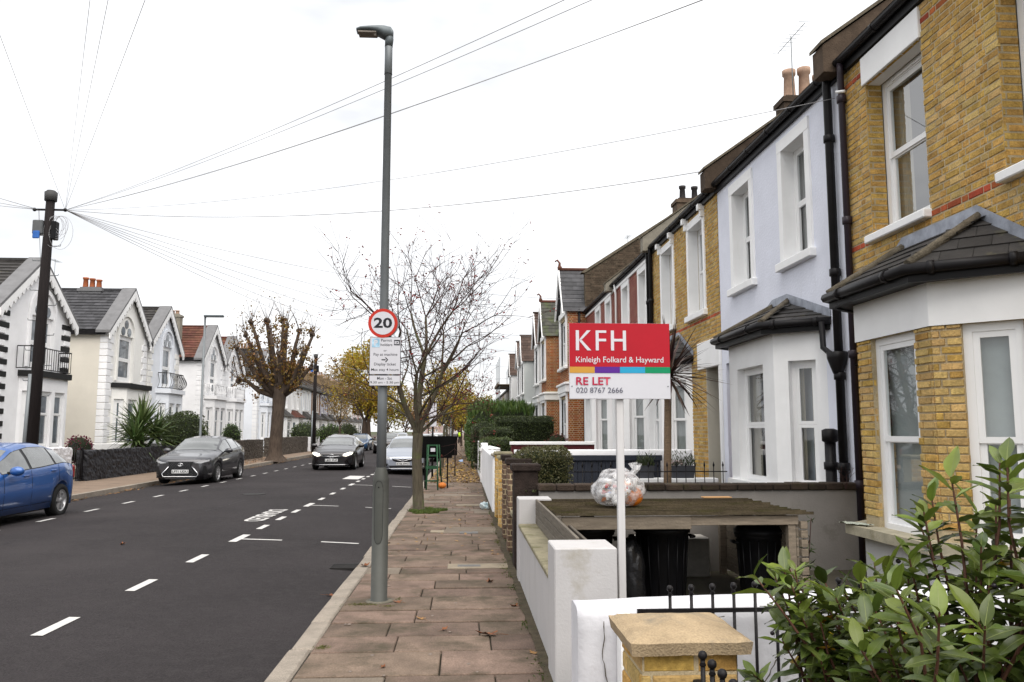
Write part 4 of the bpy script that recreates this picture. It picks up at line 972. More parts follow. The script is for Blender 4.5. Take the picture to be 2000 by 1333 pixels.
b = MB(); b.tube([(-12.6, 26.72, .12), (-12.6, 27.68, .12)], .016, 6); b.build('bottom_rail', iron, gt)
b = MB(); b.tube([(-12.6, 26.72 + .96 * t, 1.0 + .26 * math.sin(math.pi * t)) for t in [i / 10 for i in range(11)]], .016, 6); b.build('top_rail', iron, gt)
for y in (26.7, 27.7): b = MB(); b.box(-12.64, -12.56, y - .04, y + .04, 0, 1.1); b.build('post', iron, gt)
reparent(gt)
# ------------------------------------------------------------------ front gardens on the right
random.seed(41)
def pier_bricks(p, x0, x1, y0, y1, z0, z1, mats, faces='SW'):
    for f_ in faces:
        T, W = {'S': (frame((x0, y0, 0), (1, 0, 0), (0, -1, 0)), x1 - x0), 'W': (frame((x0, y0, 0), (0, 1, 0), (-1, 0, 0)), y1 - y0), 'N': (frame((x0, y1, 0), (1, 0, 0), (0, 1, 0)), x1 - x0), 'E': (frame((x1, y0, 0), (0, 1, 0), (1, 0, 0)), y1 - y0)}[f_]
        lay_bricks(T, brick_layout(W, z1, [], 0, z0, 'stretcher'), p, mats, 60, proud=.006, dep=.03)
# gate pier with sandstone cap
gp = thing('gate_pier', 'yellow brick gate pier with pyramidal sandstone cap in the foreground', 'gate pier', (.84, 3.22, 0))
b = MB(); b.box(.665, 1.02, 3.05, 3.40, -.05, .835); b.build('core', mortar, gp)
pier_bricks(gp, .665, 1.02, 3.05, 3.40, .005, .83, [pbrick, ybrick, ybrick], 'SWN')
bm = bmesh.new(); bmesh.ops.create_grid(bm, x_segments=14, y_segments=14, size=.5)
for v in bm.verts:
    x, y = v.co.x, v.co.y; e = max(abs(x), abs(y)) * 2
    z = .885 + .045 * max(0, 1 - e) ** .8 + .003 * noise.noise(Vector((x * 9, y * 9, 0)))
    v.co = Vector((.84 + x * .455, 3.225 + y * .455, z - (.006 if e > .97 else 0)))
r = bmesh.ops.extrude_edge_only(bm, edges=[e for e in bm.edges if e.is_boundary])
for v in [g_ for g_ in r['geom'] if isinstance(g_, bmesh.types.BMVert)]:
    v.co.z = .834 + .003 * noise.noise(v.co * 20); v.co.x = .84 + (v.co.x - .84) * .965; v.co.y = 3.225 + (v.co.y - 3.225) * .965
bmesh.ops.holes_fill(bm, edges=[e for e in bm.edges if e.is_boundary])
cp = MB(); cp.add(bm); cap = cp.build('cap_stone', stone, gp); reparent(gp)
def finial_bar(parent, x, y, z0, zt, r=.008):
    b = MB(); b.tube([(x, y, z0), (x, y, zt - .03)], r, 6); bar = b.build('bar', iron, parent)
    b = MB(); b.lathe([(r, zt - .052), (.013, zt - .046), (.007, zt - .035), (.010, zt - .030)], 8, (x, y)); b.ball((x, y, zt - .014), .0165, 10, 8); b.build('ball_finial', iron, bar)
gt1 = thing('iron_gate', 'black iron gate with ball finials folded back against the white side wall', 'gate', (.9, 4.05, 0))
for k in range(10): finial_bar(gt1, 1.03 + k * .107, 4.06 - k * .002, .08, .885 + k * .004)
b = MB(); b.box(.865, 2.08, 4.045, 4.06, .755, .775); b.build('top_rail', iron, gt1)
b = MB(); b.box(.865, 2.08, 4.045, 4.06, .12, .14); b.build('bottom_rail', iron, gt1)
b = MB(); b.box(.862, .882, 4.04, 4.06, .05, .775); b.build('hinge_stile', iron, gt1)
rust = mat('rusty_iron', (.10, .035, .015), .9, .4, 20., bump=.5, bscale=90)
b = MB(); b.tube([(.845, 4.05, .66), (.845, 4.05, .73)], .017, 8); b.box(.80, .85, 4.05, 4.07, .68, .71); b.box(.885, .94, 4.045, 4.055, .715, .725); b.build('hinge', rust, gt1)
b = MB(); b.box(.775, .835, 4.03, 4.14, 0, .745); b.build('gate_post', white, gt1); reparent(gt1)
gt2 = thing('iron_railing', 'black iron front railing with ball finials beside the sandstone-capped pier', 'railing', (.87, 2.4, 0))
for k in range(13): finial_bar(gt2, .842, 2.88 - k * .108, .1, .882, .0085)
b = MB(); b.box(.834, .850, 1.5, 3.0, .70, .72); b.build('top_rail', iron, gt2)
b = MB(); b.box(.834, .850, 1.5, 3.0, .12, .14); b.build('bottom_rail', iron, gt2)
b = MB(); b.tube([(.842 + .03 * math.cos(a), 2.94 + .03 * math.sin(a), .745) for a in [i * .7 for i in range(10)]], .009, 6); b.tube([(.842, 2.94, .72), (.842, 2.94, .765)], .02, 8); b.build('latch', iron, gt2); reparent(gt2)
# white side wall between gardens
def lumpy_wall(name, label, m, x0, x1, y0, y1, z0, z1, amp=.012, z1b=None, rnd=.05, nx=60, nz=12, cat='wall'):
    b = MB(); b.smooth = True; rings = []
    for i in range(nx + 1):
        x = x0 + (x1 - x0) * i / nx; zt = z1 + ((z1b or z1) - z1) * i / nx; ring = []
        prof = [(y0, z0 + (zt - rnd - z0) * k / nz) for k in range(nz + 1)] + [(y0 + rnd * .3, zt - rnd * .3), (y0 + rnd, zt), (y1 - rnd, zt), (y1 - rnd * .3, zt - rnd * .3), (y1, zt - rnd), (y1, z0)]
        for (y, z) in prof:
            d = noise.noise(Vector((x * 3, y * 3, z * 3))) * amp + noise.noise(Vector((x * 11, y * 11, z * 11))) * amp * .3
            ring.append(b.P((x, y + (d if y < (y0 + y1) / 2 else -d), z + (d * .8 if z > z0 + .1 else 0))))
        rings.append(ring)
    for a, c in zip(rings, rings[1:]):
        for k in range(len(a) - 1): b.F((a[k], c[k], c[k + 1], a[k + 1]))
    b.smooth = False; b.F(rings[0]); b.F(rings[-1][::-1])
    return b.build(name, m, label=label, cat=cat)
wpaint = mat('chipped_white_wall_paint', (.58, .58, .61), .8, .08, 2.5, bump=.3, bscale=30, streak=(.34, .33, .3), kthr=.62, stain=(.26, .24, .2), sscale=4.5, sthr=.60)
lumpy_wall('side_wall', 'rounded white painted side wall behind the open iron gate', wpaint, .58, 4.88, 4.15, 4.40, -.02, .76, z1b=.88)
# grey rendered front wall with two piers and timber boards
gw = thing('front_garden_wall', 'pale grey rendered front wall with two piers and weathered boards beside pavement', 'wall', (.75, 7.3, 0))
b = MB(); b.cham(.60, 1.015, 5.36, 5.78, -.02, .885, .008); b.build('pier', palegrey, gw)
b = MB(); b.cham(.615, .98, 9.0, 9.35, -.02, .905, .008); b.build('pier', palegrey, gw)
b = MB(); b.box(.625, .80, 5.78, 9.0, -.02, .59); b.build('low_wall', palegrey, gw)
mossc = mat('mossy_coping', (.24, .215, .145), .9, .25, 5., bump=.5, bscale=70, stain=(.10, .095, .04), sscale=4, sthr=.5)
b = MB(); b.cham(.61, .82, 5.782, 8.998, .592, .635, .008); b.build('coping', mossc, gw)
oldwood = mat('weathered_grey_timber', (.14, .122, .10), .9, .3, 4., stretch=(14, 1.2, 14), bump=.6, bscale=40, per=.2)
for k in range(3): b = MB(); b.cham(.80, .825, 5.785, 8.99, .64 + k * .088, .724 + k * .088, .004); b.build('board', oldwood, gw)
b = MB(); b.cham(.96, .985, 5.9, 7.6, .50, .80, .004); b.build('board', oldwood, gw); b = MB(); b.box(.826, .87, 7.2, 7.25, 0, .9); b.build('batten', oldwood, gw)
reparent(gw)
# party wall towards house B
pw = thing('party_garden_wall', 'grey rendered party wall with dark brick coping behind the bin store', 'wall', (2.8, 9.8, 0))
b = MB(); b.box(.92, 4.84, 9.72, 9.90, -.02, .93); b.build('rendered_wall', greyrender, pw)
mossbr = mat('mossy_dark_coping_brick', (.04, .028, .021), .95, .3, 6., bump=.8, bscale=50, per=.3, stain=(.045, .042, .015), sscale=2.5, sthr=.52)
for k in range(18): b = MB(); b.cham(.90 + k * .22, 1.112 + k * .22, 9.68, 9.94, .934, 1.015 + random.uniform(-.006, .006), .012); b.build('coping_brick', mossbr, pw)
b = MB(); b.cham(2.0, 2.85, 9.35, 9.7, -.02, .42, .01); b.build('concrete_block', mat('pale_block', (.5, .48, .44), .9, .25, 6.), pw)
reparent(pw)
# bin store
bs = thing('bin_store', 'low timber bin store with mossy plank roof', 'bin store', (2.05, 8.05, 0))
mosswood = mat('mossy_timber', (.07, .055, .034), .95, .35, 3., stretch=(1.5, 14, 14), bump=.8, bscale=40, per=.28, stain=(.052, .048, .016), sscale=2.4, sthr=.50)
palewood = mat('faded_timber', (.23, .19, .145), .9, .25, 3., stretch=(1.5, 14, 14), bump=.5, bscale=40, per=.2)
N_ = 14
for k in range(N_):
    y = 7.42 + k * 1.9 / N_; z = .866 - k * .018 / N_; off = random.uniform(-.04, .05)
    b = MB(); xs_ = [.86 + (3.22 - .86) * i / 8 for i in range(9)]
    pr = [(y - .012, z + .014), (y + .15, z + .0), (y + .15, z + .018), (y - .012, z + .036 + random.uniform(0, .008))]
    rg = []
    for x in xs_: rg.append([b.P((x + off * (x > 2) - .02 * (x < 1), p[0], p[1] + .004 * noise.noise(Vector((x * 2, k, 0))))) for p in pr])
    for a, c in zip(rg, rg[1:]):
        for j in range(4): b.F((a[j], c[j], c[(j + 1) % 4], a[(j + 1) % 4]))
    b.F(rg[0]); b.F(rg[-1]); b.build('roof_plank', mosswood, bs)
b = MB(); b.cham(2.75, 3.08, 9.2, 9.32, .884, .897, .003); b.build('loose_board', mat('fresh_pine', (.45, .26, .12), .8, .2, 4., stretch=(1, 10, 10)), bs)
b = MB(); b.cham(.90, 2.10, 7.43, 7.46, .752, .868, .004); b.build('fascia_board', palewood, bs)
b = MB(); b.cham(2.10, 3.12, 7.455, 7.48, .782, .868, .004); b.build('fascia_board', palewood, bs)
for x, y, zz in ((.93, 7.47, .80), (3.06, 7.47, .80), (.93, 9.5, .85), (3.06, 9.5, .85)): b = MB(); b.box(x - .035, x + .035, y + .0, y + .07, -.02, zz); b.build('post', palewood, bs)
for k in range(9): b = MB(); b.cham(3.10, 3.125, 7.47, 9.6, .04 + k * .09, .122 + k * .09, .004); b.build('side_board', palewood, bs)
for k in range(9): b = MB(); b.cham(.87, .89, 7.50, 9.6, .04 + k * .09, .12 + k * .09, .004); b.build('side_board', oldwood, bs)
for k in range(10): b = MB(); b.cham(3.126, 3.19, 7.42, 7.48, .0 + k * .083, .068 + k * .083, .004); b.build('shingle_end', palewood, bs)
reparent(bs)
# bins
binm = mat('black_bin_plastic', (.008, .008, .0095), .42, .25, 3., spec=.2, stain=(.016, .016, .016), sscale=3, sthr=.6)
def dustbin(label, x, y, h_, r, lid=True):
    t = thing('dustbin', label, 'bin', (x, y, 0), group='bins in the timber store'); b = MB()
    b.lathe([(r * .80, .0), (r * .82, .03), (r * .98, h_ - .08), (r * 1.06, h_ - .075), (r * 1.06, h_ - .02), (r * .98, h_ - .02)], 26); b.build('body', binm, t)
    for k in range(16):
        a = 2 * math.pi * k / 16; q = MB(); ca, sa = math.cos(a), math.sin(a)
        q.tube([(ca * r * .82, sa * r * .82, .06), (ca * r * .975, sa * r * .975, h_ - .1)], .008, 5); q.build('rib', binm, t)
    if lid:
        b = MB(); b.lathe([(r * 1.09, h_ - .05), (r * 1.10, h_), (r * .95, h_ + .02), (r * .8, h_ + .05), (r * .2, h_ + .07)], 26); l_ = b.build('lid', binm, t)
        b = MB(); b.tube([(-.07, 0, h_ + .06), (-.06, 0, h_ + .1), (.06, 0, h_ + .1), (.07, 0, h_ + .06)], .014, 8); b.build('handle', binm, l_)
    for s in (-1, 1): b = MB(); b.tube([(s * r * 1.02, -.07, h_ - .12), (s * r * 1.2, -.05, h_ - .12), (s * r * 1.2, .05, h_ - .12), (s * r * 1.02, .07, h_ - .12)], .014, 8); b.build('side_handle', binm, t)
    return t
dustbin('large black bin without lid in the middle of the timber store', 1.96, 8.0, .74, .26, False)
dustbin('ribbed black dustbin with domed lid at right of timber store', 2.94, 8.0, .68, .225)
dustbin('black bin in the dark left end of timber store', 1.22, 8.0, .72, .25)
b = MB(); b.lathe([(.27, 0), (.275, .02), (.24, .035), (.1, .05)], 24); o = b.build('fallen_bin_cover', binm, None, (2.42, 7.72, 0.0), label='flat black bin lid lying on the ground in the store', cat='bin cover')
# black refuse sack leaning between bins
def sack(bm_r, sc_, seed):
    bm = bmesh.new(); bmesh.ops.create_icosphere(bm, subdivisions=4, radius=1)
    for v in bm.verts:
        n_ = noise.noise(v.co * 1.7 + Vector((seed, 0, 0))) * .16 + noise.noise(v.co * 4 + Vector((0, seed, 0))) * .06 - abs(noise.noise(v.co * 7)) * .04
        v.co = Vector((v.co.x * sc_[0], v.co.y * sc_[1], v.co.z * sc_[2])) * (1 + n_)
        if v.co.z < -sc_[2] * .72: v.co.z = -sc_[2] * .72 - (v.co.z + sc_[2] * .72) * .1
    return bm
blackbag = mat('black_bin_liner', (.012, .012, .013), .22, .2, 6., bump=.9, bscale=16)
bm = sack(1, (.15, .18, .38), 3); b = MB(); b.smooth = True; b.add(bm); o = b.build('refuse_sack', blackbag, None, (1.58, 7.72, .272), label='shiny black refuse sack slumped beside the large bin', cat='sack')
# clear recycling bag on the store roof
rb_ = thing('recycling_bag', 'clear plastic recycling bag full of packaging on the mossy store roof', 'rubbish bag', (1.54, 8.05, .905))
clear = glassmat('clear_plastic_film', (.97, .97, .97), .12, .12)
t_ = clear.node_tree; mxs = [n for n in t_.nodes if n.type == 'MIX_SHADER'][0]; df = N(t_, 'ShaderNodeBsdfDiffuse'); df.inputs[0].default_value = (.85, .85, .87, 1)
mx2 = N(t_, 'ShaderNodeMixShader'); nz2 = N(t_, 'ShaderNodeTexNoise', i_Scale=9., i_Detail=4.); rp2 = N(t_, 'ShaderNodeMapRange'); rp2.inputs[1].default_value = .35; rp2.inputs[2].default_value = .75; rp2.inputs[3].default_value = .06; rp2.inputs[4].default_value = .6
t_.links.new(nz2.outputs[0], rp2.inputs[0]); t_.links.new(rp2.outputs[0], mx2.inputs[0]); t_.links.new(mxs.outputs[0], mx2.inputs[1]); t_.links.new(df.outputs[0], mx2.inputs[2])
t_.links.new(mx2.outputs[0], [n for n in t_.nodes if n.type == 'OUTPUT_MATERIAL'][0].inputs[0])
bm = sack(1, (.255, .2, .21), 8); b = MB(Matrix.Translation((0, 0, .165))); b.smooth = True; b.add(bm); b.build('film', clear, rb_)
b = MB(); b.smooth = True
for q in ([(.12, -.02, .30), (.16, -.03, .36), (.15, -.02, .43)], [(.13, 0, .30), (.21, .02, .37), (.205, .03, .41)]):
    b.tube(q, [.03, .022, .05], 9, cap=False)
b.build('knot', clear, rb_)
cols = [('red_print', (.55, .03, .02)), ('orange_print', (.65, .18, .02)), ('white_carton', (.75, .75, .74)), ('blue_print', (.10, .18, .4)), ('grey_card', (.3, .29, .28)), ('clear_white', (.6, .6, .62)), ('kraft', (.35, .25, .15))]
for k in range(60):
    a, e = random.uniform(0, 2 * math.pi), random.uniform(-.8, .9); rr = random.uniform(.45, .84)
    c = Vector((math.cos(a) * math.cos(e) * .23 * rr, math.sin(a) * math.cos(e) * .175 * rr - .01, .155 + math.sin(e) * .165 * rr))
    M = Matrix.Translation(c) @ Matrix.Rotation(random.uniform(0, 6), 4, 'Z') @ Matrix.Rotation(random.uniform(0, 6), 4, 'X'); b = MB(M); s = random.uniform(.025, .05)
    nm, cl_ = cols[k % 7] if k % 3 else cols[2]
    if k % 4 == 0: b.lathe([(s * .55, -s), (s * .6, -s * .9), (s * .6, s * .8), (s * .25, s * 1.3), (s * .2, s * 1.6)], 10)
    else: b.cham(-s, s, -s * .7, s * .7, -s * .35, s * .35, s * .1)
    b.build('packaging', mat('pack_' + nm, cl_, .4, .15, 20.), rb_)
b = MB(Matrix.Translation((.13, -.03, .10)) @ Matrix.Diagonal((1, .9, .85, 1))); b.ball((0, 0, 0), .115, 14, 10); b.build('orange_packaging', mat('pack_orange', (.62, .17, .015), .4, .1), rb_)
b = MB(); b.ball((-.04, -.145, .075), .055, 12, 8); b.build('packaging', mat('pack_white', (.8, .8, .8), .4, .03), rb_)
# estate agent board
sb = thing('agency_board', 'red and white letting board on a white timber post', 'sign', (1.21, 6.2, 0))
postm = mat('white_board_post', (.58, .57, .57), .6, .06, 6., stretch=(6, 6, .5))
b = MB(); b.cham(1.185, 1.24, 6.2, 6.25, -.02, 2.45, .004); b.build('post', postm, sb)
bred = mat('board_red', (.40, .005, .017), .6, .07, 3., bump=.06, bscale=9); bwhite = mat('board_white', (.58, .58, .62), .5, .03, 3.)
X0, X1, Z0, Z1 = .815, 1.605, 1.895, 2.485
bd = MB(); bd.cham(X0, X1, 6.172, 6.198, Z0, Z1, .002); panel_ = bd.build('board', bwhite, sb)
zs_ = Z1 - (Z1 - Z0) * (111 / 152.); zq = Z1 - (Z1 - Z0) * (99 / 152. ) 
zr_, zstr = Z1 - (Z1 - Z0) * .578, Z1 - (Z1 - Z0) * .66
b = MB(); b.box(X0 + .001, X1 - .001, 6.169, 6.172, zr_, Z1 - .001); b.build('red_field', bred, panel_)
for k, c in enumerate(((.52, .27, .04), (.09, .016, .24), (.02, .31, .52), (.0, .24, .10))):
    b = MB(); w4 = (X1 - X0) / 4; b.box(X0 + .001 + k * w4 * .999, X0 + (k + 1) * w4 - .001, 6.169, 6.172, zstr, zr_ - .0005); b.build('colour_stripe', mat('stripe_%d' % k, c, .55, .03), panel_)
def sgn(x, z, y=6.167): return Matrix(((1, 0, 0, x), (0, 0, -1, y), (0, 1, 0, z), (0, 0, 0, 1)))
Wd, Hd = X1 - X0, Z1 - Z0
def at(fx, fz): return X0 + Wd * fx, Z1 - Hd * fz
ltr = mat('letter_white', (.62, .60, .64), .5, .02); ltd = mat('letter_grey', (.10, .10, .14), .5, .02); ltc = mat('letter_crimson', (.42, .012, .05), .4, .02)
# large initials from plain strokes
def stroke(b, pts): b.poly([(at(u, v)[0], 6.1665, at(u, v)[1]) for u, v in pts]); 
b = MB(); tz, bz = .098, .363
stroke(b, [(.065, tz), (.097, tz), (.097, bz), (.065, bz)]); stroke(b, [(.097, .222), (.175, tz), (.214, tz), (.118, .228)]); stroke(b, [(.097, .232), (.118, .218), (.218, bz), (.178, bz)]); b.build('letter_k', ltr, panel_)
b = MB(); stroke(b, [(.262, tz), (.292, tz), (.292, bz), (.262, bz)]); stroke(b, [(.292, tz), (.368, tz), (.368, tz + .032), (.292, tz + .032)]); stroke(b, [(.292, .208), (.366, .208), (.366, .242), (.292, .242)]); b.build('letter_f', ltr, panel_)
b = MB(); stroke(b, [(.413, tz), (.444, tz), (.444, bz), (.413, bz)]); stroke(b, [(.532, tz), (.564, tz), (.564, bz), (.532, bz)]); stroke(b, [(.444, .208), (.532, .208), (.532, .243), (.444, .243)]); b.build('letter_h', ltr, panel_)
def fit_text(s, m, x0, x1, z0, z1, y, parent, bold=0., facing=-1):
    """flat lettering whose glyph box fills x0..x1, z0..z1 on the plane y, read from -y"""
    o = text_mesh('lettering', s, 1., m, Matrix.Identity(4), parent, 'LEFT', 0, bold)
    vx = [v.co.x for v in o.data.vertices]; vz = [v.co.y for v in o.data.vertices]
    sx = (x1 - x0) / (max(vx) - min(vx)); sz = (z1 - z0) / (max(vz) - min(vz))
    o.data.transform(Matrix(((sx, 0, 0, x0 - min(vx) * sx), (0, 0, -1, y), (0, sz, 0, z0 - min(vz) * sz), (0, 0, 0, 1)))); return o
def txt(s, m, u0, u1, v0, v1, bold=0.): fit_text(s, m, at(u0, 0)[0], at(u1, 0)[0], at(0, v1)[1], at(0, v0)[1], 6.1665, panel_, bold)
txt('Kinleigh Folkard & Hayward', ltr, .065, .933, .445, .545, .004)
txt('RE LET', ltc, .065, .405, .715, .818, .018); txt('020 8767 2666', ltd, .065, .525, .850, .920)
for fx in (.025, .975):
    b = MB(); x, z = at(fx, .835); b.tube([(x, 6.1685, z), (x, 6.172, z)], .005, 8); b.build('screw', galv, panel_)
reparent(sb)
# piers along the pavement in front of B and C
def pier(label, m, y, w, z1, capm, capz=.06, x0=.62, brick=None, over=.03, group='piers along the pavement'):
    t = thing('wall_pier', label, 'gate pier', (x0 + w / 2, y, 0), group=group)
    b = MB(); b.cham(x0, x0 + w, y, y + w, -.02, z1 - capz, .012); b.build('shaft', mortar if brick else m, t)
    if brick: pier_bricks(t, x0, x0 + w, y, y + w, .0, z1 - capz - .005, brick)
    b = MB(); b.cham(x0 - over, x0 + w + over, y - over, y + w + over, z1 - capz, z1, .015); b.build('cap', capm, t); reparent(t)
sooty = mat('sooty_brick_coping', (.026, .018, .015), .95, .4, 8., bump=1., bscale=50, stain=(.03, .033, .012), sscale=5, sthr=.62)
bbr = mat('brown_old_brick', (.13, .085, .06), .95, .3, 8., bump=.8, bscale=50, per=.35)
pier('dark sooty brick pier nearest, beside the pale grey wall', sooty, 9.95, .30, 1.245, sooty, .09)
pier('second dark brick pier along the pavement', sooty, 11.25, .30, 1.27, sooty, .09, brick=[bbr])
pier('third dark brick pier, beside the yellow brick piers', sooty, 12.6, .30, 1.28, sooty, .09, brick=[bbr])
pier('nearer yellow brick pier with pale stone cap', mortar, 14.1, .28, 1.22, mossc, .06, brick=[pbrick, ybrick, ybrick])
pier('farther yellow brick pier with pale stone cap', mortar, 15.6, .30, 1.25, mossc, .06, brick=[pbrick, ybrick, ybrick])
for (ya, yb, lb) in ((10.26, 11.24, 'low mossy brick wall between the first two dark piers'), (14.39, 15.59, 'low yellow brick wall between the pale capped piers')):
    t = thing('low_front_wall', lb, 'wall', (.77, ya, 0)); b = MB(); b.box(.68, .86, ya, yb, -.02, .5); b.build('core', mortar, t)
    lay_bricks(frame((.68, ya, 0), (0, 1, 0), (-1, 0, 0)), brick_layout(yb - ya, .5, [], 0, 0, 'stretcher'), t, [bbr] if ya < 12 else [pbrick], 60)
    b = MB(); b.cham(.65, .89, ya, yb, .502, .57, .01); b.build('coping', mossc, t); reparent(t)
ww = thing('white_front_wall', 'long white painted front wall with capped pier, along the pavement', 'wall', (.75, 22, 0))
b = MB(); b.cham(.60, .86, 16.6, 26.4, -.02, 1.13, .02); b.build('wall', whitewall, ww)
for y in (16.55,): b = MB(); b.cham(.57, .98, y, y + .35, 1.132, 1.19, .015); b.build('coping', concrete, ww)
b = MB(); b.cham(.57, 1.16, 26.4, 26.95, -.02, 1.0, .02); p_ = b.build('pier', whitewall, ww)
b = MB(); b.prism([(.53, 26.36), (1.2, 26.36), (1.2, 26.99), (.53, 26.99)], 1.0, 1.09, 2); T0 = [(.53, 26.36, 1.09), (1.2, 26.36, 1.09), (1.2, 26.99, 1.09), (.53, 26.99, 1.09)]
for k in range(4): b.poly([T0[k], T0[(k + 1) % 4], (.865, 26.67, 1.17)])
b.build('pier_cap', white, p_)
b = MB(); b.cham(.59, .82, 27.0, 33., -.02, 1.25, .02); b.build('wall', whitewall, ww); reparent(ww)
# garden divisions farther back
navy = mat('navy_fence_paint', (.022, .026, .038), .6, .15, 5., stretch=(8, 8, 1), bump=.2, bscale=30)
nf = thing('dark_fence', 'dark navy board fence with white capping in front of the yellow house', 'fence', (2.2, 15.0, 0))
for k in range(21): b = MB(); b.cham(.95 + k * .13, 1.075 + k * .13, 14.98, 15.0 + .004 * (k % 2), 0, 1.2, .004); b.build('fence_board', navy, nf)
b = MB(); b.cham(.93, 3.70, 14.94, 15.04, 1.10, 1.2, .006); b.build('rail', navy, nf); reparent(nf)
lumpy_wall('side_wall', 'white coped side wall above the dark fence, in front of red house', whitewall, .95, 4.3, 15.06, 15.26, 0, 1.30, amp=.003, rnd=.02)
t = thing('red_side_wall', 'dark red painted side wall with white coping below orange brick house', 'wall', (2.5, 20.4, 0)); b = MB(); b.box(1.2, 3.3, 20.3, 20.5, 0, 1.30); b.build('wall', mat('maroon_wall_paint', (.075, .010, .012), .7, .15), t); b = MB(); b.cham(1.17, 3.3, 20.26, 20.54, 1.302, 1.38, .01); b.build('coping', white, t); reparent(t)
t = thing('planter_wall', 'low brick wall with white ledge carrying the planters', 'wall', (4.05, 14.6, 0)); b = MB(); b.box(3.1, 4.55, 14.5, 14.7, 0, .72); b.build('wall', mat('brown_low_wall', (.2, .12, .06), .9, .3, 9.), t); b = MB(); b.cham(3.05, 4.6, 14.44, 14.78, .722, .80, .012); b.build('ledge', white, t); reparent(t)
rl = thing('spiked_railing', 'thin black spiked iron railing in front of the planters', 'railing', (3.0, 12.9, 0))
for k in range(17):
    x = 1.75 + k * .152; b = MB(); b.tube([(x, 12.9, 0), (x, 12.9, 1.08)], .008, 5); b.tube([(x, 12.9, 1.07), (x, 12.9, 1.10), (x, 12.9, 1.16)], [.008, .018, .002], 5); b.build('bar', iron, rl)
b = MB(); b.tube([(1.7, 12.9, 1.0), (4.25, 12.9, 1.0)], .009, 5); b.build('top_rail', iron, rl)
b = MB(); b.tube([(1.7, 12.9, .15), (4.25, 12.9, .15)], .009, 5); b.build('bottom_rail', iron, rl); reparent(rl)
b = MB(); b.smooth = True; b.ball((0, 0, .3), .32, 14, 9, (1, .8, 1)); b.tube([(0, 0, 0), (0, 0, .2)], .25, 12)
b.build('compost_bin', blackplastic, None, (1.85, 13.6, .0), label='rounded dark bin standing behind the hedge near the dark fence', cat='bin')
# cloth on the bay sill, trailing wire
bm = bmesh.new(); bmesh.ops.create_grid(bm, x_segments=18, y_segments=12, size=.5); b = MB(Matrix.Translation((4.20, 8.52, .652)) @ Matrix.Rotation(.5, 4, 'Z'))
for v in bm.verts: v.co = Vector((v.co.x * .14, v.co.y * .34, .012 + .022 * abs(noise.noise(v.co * 7)) + .012 * noise.noise(v.co * 15)))
b.smooth = True; b.add(bm); b.build('cloth', mat('grey_green_cloth', (.42, .45, .38), .9, .15, 9.), label='crumpled pale cloth lying on the stone bay sill', cat='cloth')
# hairline cracks in the white side wall
crm = mat('wall_crack', (.10, .09, .075), .95, .3)
swl = [o for o in bpy.data.objects if o.get('label', '').startswith('rounded white painted')][0]
random.seed(47)
for (x0, z0, n_, dx_, dz_) in ((.71, .70, 26, .002, -.026), (1.02, .60, 22, .016, .006), (1.62, .55, 18, -.012, -.02), (2.3, .66, 18, .012, -.018)):
    b = MB(); x, z = x0, z0; P_ = []
    for k in range(n_): P_.append((x, 4.135, z)); x += dx_ + random.uniform(-.008, .008); z += dz_ + random.uniform(-.006, .006)
    b.tube(P_, [random.uniform(.0015, .004) for _ in P_], 4); b.build('crack', crm, swl)
# ------------------------------------------------------------------ street furniture
random.seed(61)
lp = thing('street_lamp', 'tall grey steel lamp column with parking signs on the right pavement', 'street lamp', (-.81, 8.13, 0))
LXp, LYp = -.81, 8.13
b = MB(); b.lathe([(.098, -.01), (.098, .012), (.0805, .016), (.0795, 1.16), (.078, 1.18), (.051, 1.285), (.049, 1.29)], 32, (LXp, LYp)); base_ = b.build('base_section', basegrey, lp)
b = MB(); n = 40; R_ = .0812                 # access door: slightly proud curved plate with rounded ends
pts = []
for k in range(n):
    a = 2 * math.pi * k / n; w = .52 * math.copysign(min(1, abs(math.cos(a)) ** .8), math.cos(a)); z = .86 + .0 + (.30 * math.copysign(abs(math.sin(a)) ** .45, math.sin(a)))
    ang = -math.pi / 2 - .15 + w; pts.append((ang, z))
b.F([b.P((LXp + R_ * math.cos(a), LYp + R_ * math.sin(a), z)) for a, z in pts])
for s_ in range(n):
    a0, a1 = pts[s_], pts[(s_ + 1) % n]; q = [(LXp + r * math.cos(a), LYp + r * math.sin(a), z) for (a, z), r in ((a0, R_), (a1, R_), (a1, .078), (a0, .078))]; b.poly(q)
# the door follows the column: split into vertical strips instead of one flat face
b2 = MB(); b2.smooth = True; cols_ = 10; zc, hz = .86, .30
prev = None
for k in range(cols_ + 1):
    t = -1 + 2 * k / cols_; ang = -math.pi / 2 - .15 + t * .52; zz = hz - .055 * (1 - math.sqrt(max(0, 1 - t * t))) * 1.6
    cur = [b2.P((LXp + R_ * math.cos(ang), LYp + R_ * math.sin(ang), zc + z)) for z in (-zz, zz)]
    if prev: b2.F((prev[0], cur[0], cur[1], prev[1]))
    prev = cur
doorm = mat('grey_door_plate', (.075, .078, .07), .5, .1, 4., metal=.2)
dr_ = b2.build('access_door', doorm, base_)
b = MB(); a_ = -math.pi / 2 - .15; b.tube([(LXp + .080 * math.cos(a_), LYp + .080 * math.sin(a_), 1.10), (LXp + .085 * math.cos(a_), LYp + .085 * math.sin(a_), 1.10)], .007, 8); b.build('lock', black, dr_)
b = MB(); edge = []
for k in range(-10, 11): t = k / 10; edge.append((t, hz - .055 * (1 - math.sqrt(max(0, 1 - t * t))) * 1.6))
loop = [(t, z) for t, z in edge] + [(t, -z) for t, z in reversed(edge)]; loop.append(loop[0])
b.tube([(LXp + .0805 * math.cos(-math.pi / 2 - .15 + t * .53), LYp + .0805 * math.sin(-math.pi / 2 - .15 + t * .53), zc + z * 1.01) for t, z in loop], .0022, 5, cap=False); b.build('door_gap', black, dr_)
